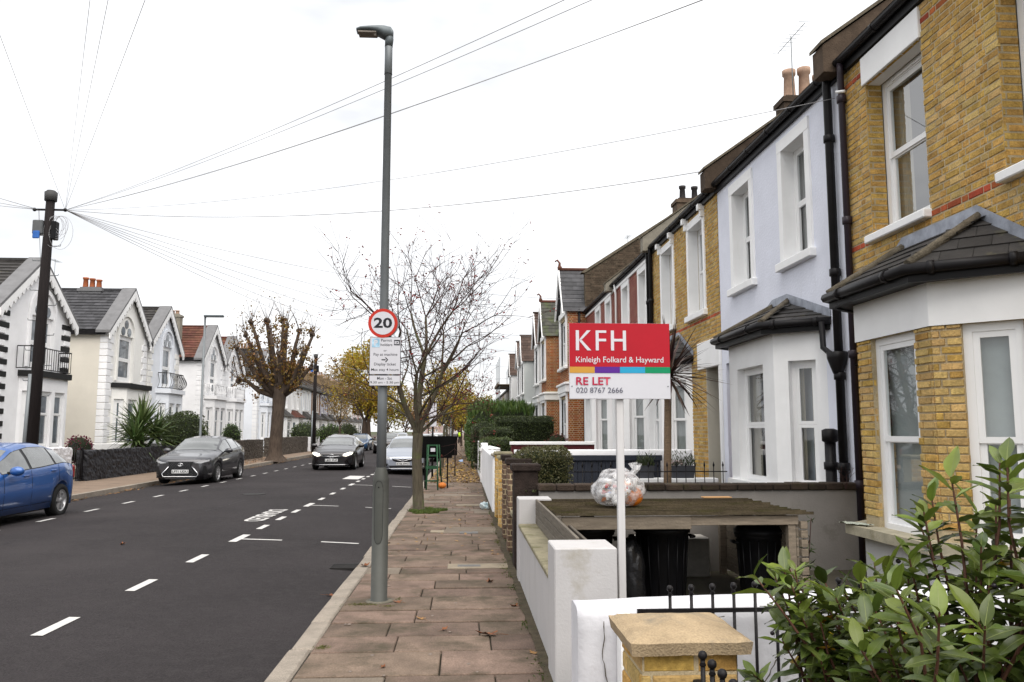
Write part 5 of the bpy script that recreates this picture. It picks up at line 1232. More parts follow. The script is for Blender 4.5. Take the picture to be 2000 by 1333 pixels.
b = MB(); b.lathe([(.0485, 1.288), (.047, 2.0), (.0375, 5.36), (.041, 5.362), (.0405, 5.66), (.039, 5.662)], 24, (LXp, LYp)); b.build('shaft', galv, lp)
for z in (5.36, 5.665): b = MB(); b.lathe([(.0385, z - .004), (.0425, z - .003), (.0425, z + .003), (.0385, z + .004)], 24, (LXp, LYp)); b.build('joint_ring', black, lp)
# luminaire
hd = mat('luminaire_grey', (.13, .15, .16), .45, .06, 3., metal=.3)
b = MB(Matrix.Translation((LXp, LYp, 5.67)) @ Matrix.Rotation(R(4), 4, 'Y')); b.smooth = True
b.tube([(0, 0, -.005), (0, 0, .07), (-.005, 0, .12), (-.02, 0, .16)], [.041, .045, .042, .03], 16); hs = b.build('spigot', hd, lp)
prof = [(.045, .10, .17, .040), (.02, .085, .205, .062), (-.05, .075, .215, .08), (-.11, .115, .208, .088), (-.20, .135, .196, .088), (-.29, .138, .184, .082), (-.335, .140, .172, .06)]
b = MB(Matrix.Translation((LXp, LYp, 5.67))); b.smooth = True; rings = []
for x, z0, z1, w in prof: rings.append([b.P((x, w * math.cos(a) * 1.0, (z0 + z1) / 2 + (z1 - z0) / 2 * math.copysign(abs(math.sin(a)) ** .7, math.sin(a)))) for a in [2 * math.pi * k / 16 for k in range(16)]])
for p, q in zip(rings, rings[1:]):
    for k in range(16): b.F((p[k], p[(k + 1) % 16], q[(k + 1) % 16], q[k]))
b.F(rings[0]); b.F(rings[-1]); hh = b.build('luminaire', hd, lp)
b = MB(Matrix.Translation((LXp, LYp, 5.67))); b.box(-.315, -.125, -.066, .066, .118, .1335); b.build('led_panel', mat('led_panel', (.22, .19, .16), .3, .1, 30.), hh)
b = MB(Matrix.Translation((LXp, LYp, 5.67))); b.box(-.155, -.13, -.04, .0, .113, .1178); b.build('sensor', white, hh)
# 20 roundel
sg = thing('speed_sign', 'round red-bordered 20 speed limit sign on the lamp column', 'sign', (-.81, 8.03, 2.72))
sred = mat('sign_red', (.46, .025, .012), .45, .05, 6.); swhite = mat('sign_white', (.56, .56, .60), .45, .03, 5.); sblk = mat('sign_black', (.012, .012, .016), .4, .02); sgrey = mat('sign_back_grey', (.22, .23, .24), .5, .1)
def disc(x, z, r, y0, y1, n=40): b = MB(); b.tube([(x, y0, z), (x, y1, z)], r, n); return b
disc(-.81, 2.72, .146, 8.045, 8.035).build('plate', sred, sg); disc(-.81, 2.72, .116, 8.035, 8.0335).build('white_field', swhite, sg)
fit_text('20', sblk, -.81 - .09, -.81 + .092, 2.72 - .05, 2.72 + .055, 8.0328, sg, .03)
disc(-.795, 2.72, .143, 8.06, 8.048).build('backing_plate', sgrey, sg)
b = MB(); b.box(-.86, -.76, 8.06, 8.10, 2.70, 2.74); b.build('clip', galv, sg); reparent(sg)
pk = thing('parking_sign', 'white parking permit sign below the 20 roundel on lamp column', 'sign', (-.785, 8.03, 2.34))
b = MB(); b.cham(-.937, -.627, 8.04, 8.048, 2.205, 2.582, .004); pl = b.build('upper_plate', sblk, pk)
b = MB(); b.cham(-.937, -.627, 8.04, 8.048, 2.092, 2.200, .004); pl2 = b.build('lower_plate', sblk, pk)
b = MB(); b.box(-.932, -.632, 8.0385, 8.0398, 2.210, 2.577); b.build('white_field', swhite, pl)
b = MB(); b.box(-.932, -.632, 8.0385, 8.0398, 2.097, 2.195); b.build('white_field', swhite, pl2)
def pt(s, u0, u1, v0, v1, bold=.006, m=sblk, par=None): # fractions of the 0.30 x 0.485 sign
    fit_text(s, m, -.932 + .30 * u0, -.932 + .30 * u1, 2.578 - .485 * v1, 2.578 - .485 * v0, 8.0378, par or pl, bold)
b = MB(); b.box(-.914, -.838, 8.0372, 8.0384, 2.478, 2.566); b.build('blue_square', mat('faded_sign_blue', (.22, .48, .68), .4, .35, 14., col2=(.45, .62, .75)), pl)
fit_text('P', swhite, -.893, -.857, 2.494, 2.552, 8.0368, pl, .05)
pt('Permit', .36, .72, .035, .092); pt('holders', .345, .73, .125, .182)
b = MB(); b.box(-.696, -.638, 8.0372, 8.0384, 2.498, 2.552); b.build('zone_box', sblk, pl); fit_text('E2', swhite, -.690, -.644, 2.510, 2.540, 8.0368, pl, .04)
pt('or', .45, .55, .265, .295); pt('Pay at machine', .12, .90, .325, .40)
b = MB(); zc_ = 2.578 - .485 * .465; b.poly([(-.817, 8.0378, zc_ + .006), (-.777, 8.0378, zc_ + .006), (-.777, 8.0378, zc_ - .006), (-.817, 8.0378, zc_ - .006)]); b.poly([(-.785, 8.0376, zc_ + .024), (-.772, 8.0376, zc_ + .024), (-.751, 8.0376, zc_), (-.764, 8.0376, zc_)]); b.poly([(-.785, 8.0376, zc_ - .024), (-.772, 8.0376, zc_ - .024), (-.751, 8.0376, zc_), (-.764, 8.0376, zc_)]); b.build('arrow', sblk, pl)
pt('Display ticket', .14, .86, .525, .60); pt('Max stay 4 hours', .05, .95, .64, .71)
pt('Mon - Sat', .25, .74, .815, .875, par=pl2); pt('9.30 am - 5.30 pm', .025, .975, .905, .965, par=pl2)
for z in (2.5, 2.25): b = MB(); b.box(-.87, -.75, 8.049, 8.09, z - .015, z + .015); b.build('clip', galv, pk)
reparent(pk); reparent(lp)
# ---- telegraph poles
tar = mat('tarred_timber', (.011, .008, .008), .9, .4, 4., stretch=(10, 10, .6), bump=.6, bscale=40)
def tpole(label, x, y, h_, lean, detail=True):
    t = thing('telegraph_pole', label, 'telegraph pole', (x, y, 0), group='telegraph poles')
    top = Vector((x + lean, y, h_)); bt = Vector((x, y, -.1)); b = MB(); b.tube([bt, bt.lerp(top, .5), top], [.17, .145, .115], 12); b.build('pole', tar, t)
    P = lambda z: bt.lerp(top, (z + .1) / (h_ + .1))
    p = P(h_ - 1.0); b = MB(); b.cham(p.x - .37, p.x - .09, p.y - .16, p.y + .12, p.z - .28, p.z + .12, .02); b.build('junction_box', mat('box_grey', (.10, .105, .11), .5), t)
    b = MB(); b.cham(p.x + .12, p.x + .26, p.y - .14, p.y + .08, p.z - .42, p.z + .1, .02); b.build('junction_box', blackplastic, t)
    b = MB(); b.cham(p.x - .33, p.x - .14, p.y - .20, p.y - .165, p.z - .42, p.z - .2, .02); b.build('blue_closure', mat('blue_closure', (.03, .12, .4), .4), t)
    b = MB(); b.lathe([(.16, h_ - .3), (.17, h_ - .05), (.1, h_)], 12, (top.x, top.y)); b.build('pole_cap', mat('pole_cap', (.06, .06, .06), .6), t)
    for s in (-1, 1): q = P(h_ - .55); b = MB(); b.tube([(q.x, q.y, q.z), (q.x + s * .42, q.y, q.z)], .03, 6); b.ball((q.x + s * .42, q.y, q.z), .055, 8, 6); b.build('wire_bracket', iron, t)
    z = 2.6; s = 1
    while detail and z < h_ - 1.5:
        q = P(z); b = MB(); b.tube([(q.x + s * .1, q.y, q.z), (q.x + s * .36, q.y, q.z + .01), (q.x + s * .37, q.y, q.z + .06)], .012, 5); b.build('climbing_step', galv, t); z += .42; s = -s
    b = MB(); q0, q1 = P(.2), P(3.2); b.tube([(q0.x - .14, q0.y - .12, q0.z), (q1.x - .12, q1.y - .1, q1.z)], .06, 8); b.build('cable_guard', galv, t)
    reparent(t); return P(h_ - .55)
TP = tpole('leaning dark timber telegraph pole with junction boxes, behind the blue hatchback', -11.78, 22.9, 8.4, .10)
TP2 = tpole('second telegraph pole further along the left pavement', -11.5, 63.2, 7.6, .0, False)
wirem = mat('overhead_wire', (.34, .34, .35), .8, .1)
def wire(label, a, b_, sag, r=.008, n=24):
    a, b_ = Vector(a), Vector(b_); pts = []
    for k in range(n + 1):
        t = k / n; p = a.lerp(b_, t); p.z -= sag * 4 * t * (1 - t); pts.append(p)
    MB().tube(pts, r, 4).build('overhead_wire', wirem, label=label, cat='wire', group='telephone wires')
tp = (TP.x + .42, TP.y, TP.z); tl_ = (TP.x - .3, TP.y, TP.z)
WL = 'thin telephone wire strung from the leaning pole to '
ends = [((4.85, 9.9, 6.0), .35, 'the lavender house downpipe'), ((4.7, 15.0, 6.7), .5, 'the lavender and yellow house party wall'), ((4.85, 5.2, 6.6), .25, 'the nearest yellow brick house'), ((4.85, 4.6, 6.5), .25, 'just left of nearest house gutter'),
        ((4.9, 6.3, 6.5), .3, 'the nearest house eaves'), ((4.9, 6.15, 6.45), .32, 'the nearest house, lower of two'), ((5.1, -6.5, 6.5), .1, 'the right, rightmost steep one'), ((5.1, -8.5, 6.5), .1, 'the right, middle steep one'), ((5.1, -9.6, 6.6), .1, 'the right, left steep one'), ((4.9, -19, 7.5), .1, 'the left top, steepest'),
        ((4.7, 31.8, 6.9), .55, 'the nearest orange gabled house'), ((4.2, 41.5, 7.4), .7, 'the mossy roofed gabled house'), ((4.2, 45.5, 7.0), .8, 'the white gabled house'), ((4.2, 56.5, 7.2), .9, 'the pale grey gabled house'), ((4.2, 60.5, 6.4), 1.0, 'the farther white gabled house'), ((4.2, 71, 6.2), 1.2, 'the furthest white gabled house')]
for e, s_, lb in ends: wire(WL + lb, tp, e, s_, .0085 if e[1] > 12 else .0045)
for e, s_, lb in (((-16, 14, 8.6), .2, 'the left edge, highest'), ((-16, 17.5, 8.0), .15, 'the left edge, middle'), ((-16, 18.5, 7.7), .15, 'the left edge, lowest'), ((-15.9, 30.9, 7.2), .1, 'the white villa with black quoins')): wire(WL + lb, tl_, e, s_, .009)
wire('telephone wire strung from the second telegraph pole across the street', (TP2.x + .42, TP2.y, TP2.z), (4.3, 72, 6.4), .8, .016)
# loose wire loops at the pole head
b = MB()
for k in range(7):
    a = random.uniform(.15, .5); c = Vector((TP.x + .25 + random.uniform(-.2, .3), TP.y - .1, TP.z - .2)); b.tube([c + Vector((a * math.sin(t) * .7, 0, -a * 1.3 * (1 - math.cos(t)) * .8)) for t in [i * .35 for i in range(19)]], .005, 4)
b.build('loose_cable_loops', wirem, label='tangle of loose cable loops hanging below the leaning pole head', cat='cable', kind='stuff')
# ---- far lamps
def small_lamp(label, x, y, h_, side=1):
    t = thing('street_lamp', label, 'street lamp', (x, y, 0)); b = MB(); b.lathe([(.085, 0), (.085, 1.2), (.05, 1.3), (.045, h_)], 12, (x, y)); b.build('column', galv, t)
    b = MB(); b.cham(x - .05 if side > 0 else x - .75, x + .75 if side > 0 else x + .05, y - .1, y + .1, h_ - .02, h_ + .08, .03); b.build('luminaire', hd, t); reparent(t)
small_lamp('slim grey lamp column behind the grey parked car', -10.6, 33.4, 6.3); small_lamp('distant lamp column in front of the yellow tree on the left', -10.9, 88, 6.0)
small_lamp('distant lamp column on the right pavement beyond the black boards', -.95, 62, 6.0, -1)
# ---- green stand, black boards, pumpkin, post sign
green = mat('green_painted_metal', (.016, .065, .028), .5, .15, 6.)
st = thing('metal_stand', 'green metal folding stand with small white label before the black board', 'stand', (-.8, 23.4, 0))
for sx_, yb, yt in ((-1.03, 22.95, 23.35), (-.70, 22.85, 23.35), (-1.08, 23.9, 23.4), (-.62, 23.9, 23.4)):
    b = MB(); tx = -.88 + (sx_ + .88) * .72; b.tube([(sx_, yb, 0), (tx, yt, 1.25)], .022, 6); b.build('leg', green, st)
for z, w, y in ((.25, .20, 23.05), (.62, .18, 23.15), (1.24, .14, 23.35), (.95, .155, 23.25)): b = MB(); b.box(-.88 - w, -.88 + w, y - .015, y + .015, z - (.045 if z == .62 else .02), z + (.045 if z == .62 else .02)); b.build('cross_bar', green, st)
b = MB(); b.box(-.93, -.80, 23.30, 23.31, 1.06, 1.16); b.build('label', swhite, st); reparent(st)
bk = mat('black_board', (.005, .005, .005), .9, .2, 2., spec=.05)
t = thing('black_board', 'large black rectangular board behind the green stand', 'board', (-.79, 23.6, 0)); b = MB(); b.cham(-1.25, -.32, 23.58, 23.61, .87, 1.50, .006); b.build('panel', bk, t)
for x in (-1.1, -.45): b = MB(); b.box(x - .02, x + .02, 23.62, 23.66, 0, 1.3); b.build('leg', bk, t)
reparent(t)
t = thing('black_board', 'second black board further along, right of the first', 'board', (-.55, 30, 0)); b = MB(); b.cham(-.95, -.22, 30, 30.03, .75, 1.45, .006); b.build('panel', bk, t)
for x in (-.85, -.3): b = MB(); b.box(x - .02, x + .02, 30.04, 30.08, 0, 1.3); b.build('leg', bk, t)
reparent(t)
t = thing('post_sign', 'white rectangular sign plate on a dark post behind the rowan tree', 'sign', (-1.08, 28.7, 0)); b = MB(); b.tube([(-1.08, 28.7, 0), (-1.08, 28.7, 2.7)], .035, 8); b.build('post', black, t); b = MB(); b.cham(-1.2, -.95, 28.64, 28.66, 1.8, 2.62, .004); b.build('plate', swhite, t); reparent(t)
pm = thing('pumpkin', 'orange pumpkin on the pavement at the foot of green stand', 'pumpkin', (-.60, 23.6, 0)); b = MB(); b.smooth = True; rings = []
for i in range(11):
    th = math.pi * i / 10; ring = []
    for k in range(32): ph = 2 * math.pi * k / 32; rr = .125 * math.sin(th) * (1 - .09 * abs(math.cos(ph * 5))) + .004; ring.append(b.P((rr * math.cos(ph), rr * math.sin(ph), .088 - .088 * math.cos(th) + .0)))
    rings.append(ring)
for p, q in zip(rings, rings[1:]):
    for k in range(32): b.F((p[k], p[(k + 1) % 32], q[(k + 1) % 32], q[k]))
b.build('flesh', mat('pumpkin_skin', (.55, .17, .03), .55, .2, 9.), pm); b = MB(); b.tube([(0, 0, .165), (.01, 0, .2), (.03, 0, .215)], [.016, .011, .012], 7); b.build('stalk', mat('stalk', (.18, .14, .06), .8), pm)
# ---- service covers in the pavement
def cover(label, x, y, w, l, m): b = MB(); b.cham(x - w / 2, x + w / 2, y - l / 2, y + l / 2, -.02, .0085, .003); b.build('service_cover', m, label=label, cat='cover')
conc2 = mat('concrete_cover', (.25, .21, .155), .9, .18, 5., bump=.4, bscale=80); steel = mat('worn_steel_cover', (.14, .135, .13), .55, .2, 9., metal=.4)
t = thing('water_cover', 'pale concrete strip with small iron lid set in the pavement', 'cover', (.2, 10.1, 0)); b = MB(); b.cham(-.18, .56, 9.95, 10.28, -.02, .009, .003); b.build('surround', conc2, t); b = MB(); b.cham(-.06, .22, 10.05, 10.19, .004, .012, .002); b.build('iron_lid', steel, t); reparent(t)
cover('small pale cover set in the pavement left of wall', -.42, 13.6, .22, .25, conc2); cover('pale concrete strip by the white front wall, nearer one', .2, 18.3, .7, .3, conc2); cover('pale concrete strip by the white front wall, farther one', .28, 21.0, .6, .3, conc2)
cover('dark square cover in the pavement near lamp column', .1, 13.4, .3, .22, steel)
# ---- person in a high-visibility vest
def skin_body(name, verts, edges, radii, m, parent, sub=2):
    me = bpy.data.meshes.new(name); me.from_pydata(verts, edges, []); o = bpy.data.objects.new(name, me); COL.objects.link(o)
    md = o.modifiers.new('s', 'SKIN'); md.use_smooth_shade = True
    for sv, r in zip(me.skin_vertices[0].data, radii): sv.radius = (r, r)
    me.skin_vertices[0].data[0].use_root = True
    ms = o.modifiers.new('d', 'SUBSURF'); ms.levels = sub; ms.render_levels = sub
    bpy.context.view_layer.update(); new = bpy.data.meshes.new_from_object(o.evaluated_get(bpy.context.evaluated_depsgraph_get()))
    bpy.data.objects.remove(o); new.materials.clear(); new.materials.append(m); new.name = name
    return link(name, new, parent)
pe = thing('person', 'distant person in yellow high-visibility vest and dark trousers walking on the pavement', 'person', (-.45, 101, 0))
V = [(0, 0, .95), (0, 0, 1.15), (0, 0, 1.38), (0, 0, 1.50), (0, 0, 1.63), (0, 0, 1.75), (.19, 0, 1.40), (.27, .02, 1.12), (.28, -.08, .88), (-.19, 0, 1.40), (-.27, -.02, 1.12), (-.28, -.06, .88), (.09, 0, .88), (.11, -.10, .48), (.11, .02, .07), (.11, -.14, .03), (-.09, 0, .88), (-.11, .08, .48), (-.11, .16, .08), (-.11, .02, .03)]
Ed = [(0, 1), (1, 2), (2, 3), (3, 4), (4, 5), (2, 6), (6, 7), (7, 8), (2, 9), (9, 10), (10, 11), (0, 12), (12, 13), (13, 14), (14, 15), (0, 16), (16, 17), (17, 18), (18, 19)]
Rd = [.15, .15, .15, .06, .10, .07, .07, .05, .04, .07, .05, .04, .09, .065, .05, .04, .09, .065, .05, .04]
skin_body('body', V, Ed, Rd, mat('dark_clothes', (.02, .02, .025), .9, .1), pe)
b = MB(); b.smooth = True; b.lathe([(.18, .92), (.19, 1.1), (.2, 1.35), (.12, 1.46), (.09, 1.47)], 12); b.build('high_visibility_vest', mat('hi_vis', (.55, .85, .03), .6, .05), pe)
b = MB(); b.ball((0, 0, 1.67), .1, 12, 9, (1, 1, 1.15)); b.build('head', mat('skin_tone', (.4, .22, .15), .6, .05), pe); b = MB(); b.ball((0, .012, 1.70), .105, 12, 8, (1, 1, 1)); b.build('hair', mat('dark_hair', (.02, .015, .012), .7), pe)
# ---- litter on the pavement
bm = bmesh.new(); bmesh.ops.create_icosphere(bm, subdivisions=3, radius=.09); b = MB()
for v in bm.verts: v.co = Vector((v.co.x * 1.1, v.co.y * 1.2, max(0, v.co.z * .9 + .06))) * (1 + .5 * noise.noise(v.co * 16))
b.add(bm); b.build('plastic_packet', mat('pale_blue_packet', (.22, .45, .52), .4, .5, 14., col2=(.6, .65, .66)), None, (.47, 17.4, 0), label='crumpled pale blue packet at the foot of white front wall', cat='litter')
bm = bmesh.new(); bmesh.ops.create_icosphere(bm, subdivisions=2, radius=.13); b = MB()
for v in bm.verts: v.co = Vector((v.co.x, v.co.y, max(0, v.co.z * .7 + .05))) * (1 + .5 * noise.noise(v.co * 12))
b.add(bm); b.build('plastic_packet', mat('blue_packet', (.3, .4, .6), .4, .4, 14.), None, (-.1, 43, 0), label='small blue packet lying among the leaves on the pavement', cat='litter')
# ------------------------------------------------------------------ vehicles
random.seed(71)
tyre = mat('tyre_rubber', (.012, .012, .012), .85, .2); alloy = mat('alloy_wheel', (.42, .42, .43), .35, .05, metal=.7)
cglass = mat('car_glass', (.105, .112, .112), .04, .35, .9, spec=.6, coat=1.); trim = mat('black_car_trim', (.012, .012, .013), .45, .1)
chrome = mat('chrome', (.7, .7, .72), .12, .02, metal=1.); lens = mat('headlamp_lens', (.45, .46, .48), .08, .25, 9., spec=.8); redlens = mat('tail_lamp', (.25, .01, .01), .15, .1)
platem = mat('white_number_plate', (.62, .62, .62), .4, .02); platey = mat('plate_black', (.015, .015, .015), .5)
def paint(name, c, metal=.35, rough=.28): return mat(name, c, rough, .04, 2., metal=metal, coat=.9, spec=.5)
def interp(tab, y):
    if y <= tab[0][0]: return tab[0][1]
    for (a, va), (b_, vb) in zip(tab, tab[1:]):
        if y <= b_: t = (y - a) / (b_ - a); t = t * t * (3 - 2 * t) * .35 + t * .65; return va + (vb - va) * t
    return tab[-1][1]
TYPES = {
 'hatch': dict(L=4.34, W=.91, wheels=(.88, 3.52), R=.325,
    top=[(0, .60), (.05, .70), (.25, .79), (.7, .90), (1.15, .99), (1.28, 1.02), (1.75, 1.27), (2.1, 1.42), (2.6, 1.49), (3.1, 1.485), (3.6, 1.40), (3.75, 1.35), (4.1, 1.10), (4.22, 1.0), (4.34, .72)],
    belt=[(0, .55), (.05, .66), (.3, .75), (.9, .85), (1.3, .93), (2.6, .99), (3.6, 1.06), (4.1, 1.02), (4.34, .68)], roofw=[(0, .5), (.1, .62), (.5, .76), (1.25, .76), (1.3, .70), (2.0, .60), (3.0, .58), (3.7, .56), (4.1, .62), (4.34, .55)],
    width=[(0, .56), (.06, .68), (.16, .79), (.35, .86), (.8, .90), (2.2, .91), (3.6, .905), (4.05, .85), (4.25, .76), (4.34, .62)], ws=(1.32, 2.0), rw=(3.72, 4.08), side=(1.42, 3.95), pillars=(2.35, 3.25)),
 'suv': dict(L=4.5, W=.92, wheels=(.93, 3.57), R=.345,
    top=[(0, .72), (.05, .82), (.25, .90), (.8, .99), (1.2, 1.04), (1.32, 1.07), (1.8, 1.33), (2.15, 1.48), (2.7, 1.535), (3.4, 1.50), (3.8, 1.42), (4.2, 1.18), (4.35, 1.05), (4.5, .8)],
    belt=[(0, .66), (.05, .76), (.3, .84), (.9, .93), (1.35, .99), (2.7, 1.06), (3.6, 1.13), (4.2, 1.10), (4.5, .76)], roofw=[(0, .5), (.1, .64), (.5, .78), (1.3, .77), (1.35, .71), (2.1, .61), (3.2, .59), (3.8, .57), (4.2, .63), (4.5, .55)],
    width=[(0, .58), (.06, .70), (.16, .81), (.35, .88), (.8, .92), (2.2, .92), (3.6, .92), (4.2, .87), (4.4, .78), (4.5, .65)], ws=(1.36, 2.08), rw=(3.85, 4.2), side=(1.46, 4.0), pillars=(2.45, 3.3)),
}
TYPES['compact'] = dict(TYPES['hatch'], top=[(a, z - (.05 if 1.6 < a < 4 else .0)) for a, z in TYPES['hatch']['top']])
_wheel = {}
def wheel_meshes(R_, sp=5):
    if (R_, sp) in _wheel: return _wheel[(R_, sp)]
    T = Matrix.Rotation(R(90), 4, 'Y'); b = MB(T); b.lathe([(R_ * .62, -.10), (R_ * .93, -.105), (R_, -.075), (R_, .075), (R_ * .93, .105), (R_ * .66, .10), (R_ * .64, .06), (R_ * .64, -.1)], 30); ty = b.mesh('tyre', tyre)
    b = MB(T); b.lathe([(R_ * .62, .02), (R_ * .67, .095), (R_ * .645, .10), (R_ * .60, .085), (R_ * .60, .02)], 30)
    b.lathe([(.002, .09), (.05, .088), (.06, .07), (.06, .0)], 14)
    for k in range(sp):
        a = 2 * math.pi * k / sp; c, s = math.cos(a), math.sin(a); w = .03 if sp < 8 else .018
        q = [(.04, -w * 1.1), (R_ * .63, -w * 1.5), (R_ * .63, w * 1.5), (.04, w * 1.1)]
        b.prism([(x * c - y * s, x * s + y * c) for x, y in q], .05, .082, 2)
    rim = b.mesh('rim', alloy)
    b = MB(T); b.lathe([(.01, .015), (R_ * .62, .015), (R_ * .62, -.05), (.01, -.05)], 24); hub = b.mesh('brake_well', trim)
    _wheel[(R_, sp)] = (ty, rim, hub); return _wheel[(R_, sp)]
def car(kind, label, pm, x, y, rz=0., plate=None, front='plain', spokes=5, lamps=lens, sc_=1., detail=True):
    S = TYPES[kind]; t = thing('car', label, 'car', (x, y, roadz(x) + .002), rz, 'cars along the street'); Lc = S['L']; R_ = S['R']; zg = .20
    def sec(yy):
        w = interp(S['width'], yy); zt = interp(S['top'], yy); zb = min(interp(S['belt'], yy), zt - .03); rw = min(interp(S['roofw'], yy), w - .02); zs = zg + .02 + (.06 if yy < .15 or yy > Lc - .15 else 0); arch = 0
        for wy in S['wheels']:
            d = abs(yy - wy); Ra = R_ + .055
            if d < Ra: arch = max(arch, R_ + math.sqrt(Ra * Ra - d * d))
        zl = max(zs, arch); zm = max(zs + (zb - zs) * .52, arch + .03); zm = min(zm, zb - .03)
        edge = zt - .025 - .02 * (zt > 1.25)
        edge = max(edge, zb + .012)
        return [(0, zg + .0), (w * .80, zg + (0 if not arch else 0)), (w * .82, zl), (w * .975, zl + .004), (w, zm), (w * .985, zm + (zb - zm) * .6), (w * .955, zb), (rw + (w * .955 - rw) * .55, zb + (edge - zb) * .52), (rw, edge), (rw * .66, zt - .006), (0, zt + .004)]
    ys_ = sorted({0., Lc, *[v for k in ('top', 'belt', 'roofw', 'width') for v, _ in S[k]], *[i * .09 for i in range(int(Lc / .09) + 1)], *[wy + (R_ + .055) * math.sin(a) for wy in S['wheels'] for a in [(-90 + 10 * j) * math.pi / 180 for j in range(19)]]})
    ys_ = [a for i, a in enumerate(ys_) if i == 0 or a - ys_[i - 1] > .004]
    b = MB(); b.smooth = True; rings = []
    for yy in ys_:
        h_ = sec(yy); full = h_ + [(-p[0], p[1]) for p in h_[-2:0:-1]]; rings.append([b.P((p[0], yy, p[1])) for p in full])
    n = len(rings[0])
    for a, c in zip(rings, rings[1:]):
        for k in range(n): b.F((a[k], c[k], c[(k + 1) % n], a[(k + 1) % n]))
    b.smooth = False; b.F(rings[0]); b.F(rings[-1][::-1]); body = b.build('body', pm, t)
    def surf(yy, i):
        h_ = sec(yy); k = min(int(i), len(h_) - 2); f_ = i - k; p, q = h_[k], h_[k + 1]; return Vector((p[0] + (q[0] - p[0]) * f_, yy, p[1] + (q[1] - p[1]) * f_))
    def patch(name, m, ya, yb, i0, i1, side=1, off=.006, ny=10, ni=6, both=False, parent=None, yfun=None):
        q = MB(); q.smooth = True; g_ = []
        sg = [1] if not both else [1]
        for a in range(ny + 1):
            row = []
            irange = [i0 + (i1 - i0) * k / ni for k in range(ni + 1)]
            for i in irange:
                ta, tb = (ya, yb) if yfun is None else yfun((i - i0) / (i1 - i0)); yy = ta + (tb - ta) * a / ny
                p = surf(yy, i); e = .01; du = surf(min(Lc, yy + e), i) - surf(max(0, yy - e), i); dv = surf(yy, min(10, i + .05)) - surf(yy, max(0, i - .05)); nn = dv.cross(du); nn = nn.normalized() if nn.length > 1e-9 else Vector((0, 0, 1))
                if nn.x < 0 and i < 9: nn = -nn
                if i >= 8 and nn.z < 0: nn = -nn
                p = p + nn * off; row.append(p)
            g_.append(row)
        if both: g_ = [[Vector((-p.x, p.y, p.z)) for p in row] + row[::-1][1:] if abs(row[-1].x) < 1e-6 or True else row for row in g_]
        idx = [[q.P((p.x * side, p.y, p.z)) for p in row] for row in g_]
        for a, c in zip(idx, idx[1:]):
            for k in range(len(a) - 1): q.F((a[k], a[k + 1], c[k + 1], c[k]))
        return q.build(name, m, parent or t)
    wa, wb = S['ws']; ra, rb = S['rw']
    patch('windscreen', cglass, wa, wb, 8.12, 10., both=True, ni=5)
    patch('rear_window', cglass, ra, rb, 8.3, 10., both=True, ni=5)
    sa, sb_ = S['side']; p1, p2 = S['pillars']
    for s in (1, -1):
        patch('pillar_trim', trim, sa - .02, sb_ - .02, 6.06, 7.80, s, off=.003, ny=24)
        for a, c in ((sa, p1 - .045), (p1 + .045, p2 - .03), (p2 + .05, sb_ - .06)):
            patch('side_window', cglass, a, c, 6.12, 7.74, s, off=.007, ny=8)
        if detail:
            for yy in (sa + .02, p1, p2 + .12): patch('door_gap', trim, yy - .006, yy + .006, 3.2, 6., s, off=.002, ny=1, ni=8)
            patch('sill_trim', trim, S['wheels'][0] + .42, S['wheels'][1] - .42, 2.05, 3.3, s, off=.004, ny=6, ni=2)
            for yy in (p1 - .2, p2 - .1):
                p = surf(yy, 5.4); q = MB(); q.cham(p.x * s - .012, p.x * s + .022, yy - .09, yy + .09, p.z - .015, p.z + .015, .006); q.build('door_handle', pm, t)
        q = MB(Matrix.Translation((s * (S['W'] + .10), sa + .18, interp(S['belt'], sa) + .06)) @ Matrix.Diagonal((.13, .075, .085, 1))); q.smooth = True; q.ball((0, 0, 0), 1, 12, 8); mo = q.build('door_mirror', pm if kind != 'suv' else pm, t)
        q = MB(); q.box(min(s * (S['W'] - .12), s * (S['W'] + .04)), max(s * (S['W'] - .12), s * (S['W'] + .04)), sa + .17, sa + .21, interp(S['belt'], sa) + .0, interp(S['belt'], sa) + .05); q.build('mirror_arm', trim, mo)
    # front end: features placed on the nose surface
    wtab = S['width']
    def yf(ax):
        for (a, wa_), (b2, wb_) in zip(wtab, wtab[1:]):
            if ax <= wa_: return a
            if ax <= wb_: return a + (b2 - a) * (ax - wa_) / (wb_ - wa_)
        return wtab[4][0]
    def nose(name, m, pts, off=.012, parent=None, mirror=False):
        obs = None
        for sgn_ in ((1, -1) if mirror else (1,)):
            q = MB(); dense = []
            for k in range(len(pts)):
                a, c = pts[k], pts[(k + 1) % len(pts)]; m_ = max(1, int(max(abs(c[0] - a[0]), .01) / .05))
                for j in range(m_): u = j / m_; dense.append((a[0] + (c[0] - a[0]) * u, a[1] + (c[1] - a[1]) * u))
            # strips: fan from centroid keeps the curved nose
            cx = sum(p[0] for p in dense) / len(dense); cz = sum(p[1] for p in dense) / len(dense)
            P3 = lambda p: (p[0] * sgn_, yf(abs(p[0])) - off + max(0, p[1] - .62) * .18 * (1 if kind != 'suv' else .4), p[1])
            rg = [[q.P(P3((cx + (p[0] - cx) * f_, cz + (p[1] - cz) * f_))) for p in dense] for f_ in (.02, .35, .7, 1.)]
            edge = [q.P((v[0], v[1] + .09, v[2])) for v in [P3(p) for p in dense]]
            for a, c in zip(rg + [], rg[1:] + [edge]):
                for k in range(len(a)): q.F((a[k], a[(k + 1) % len(a)], c[(k + 1) % len(a)], c[k]))
            obs = q.build(name, m, parent or t)
        return obs
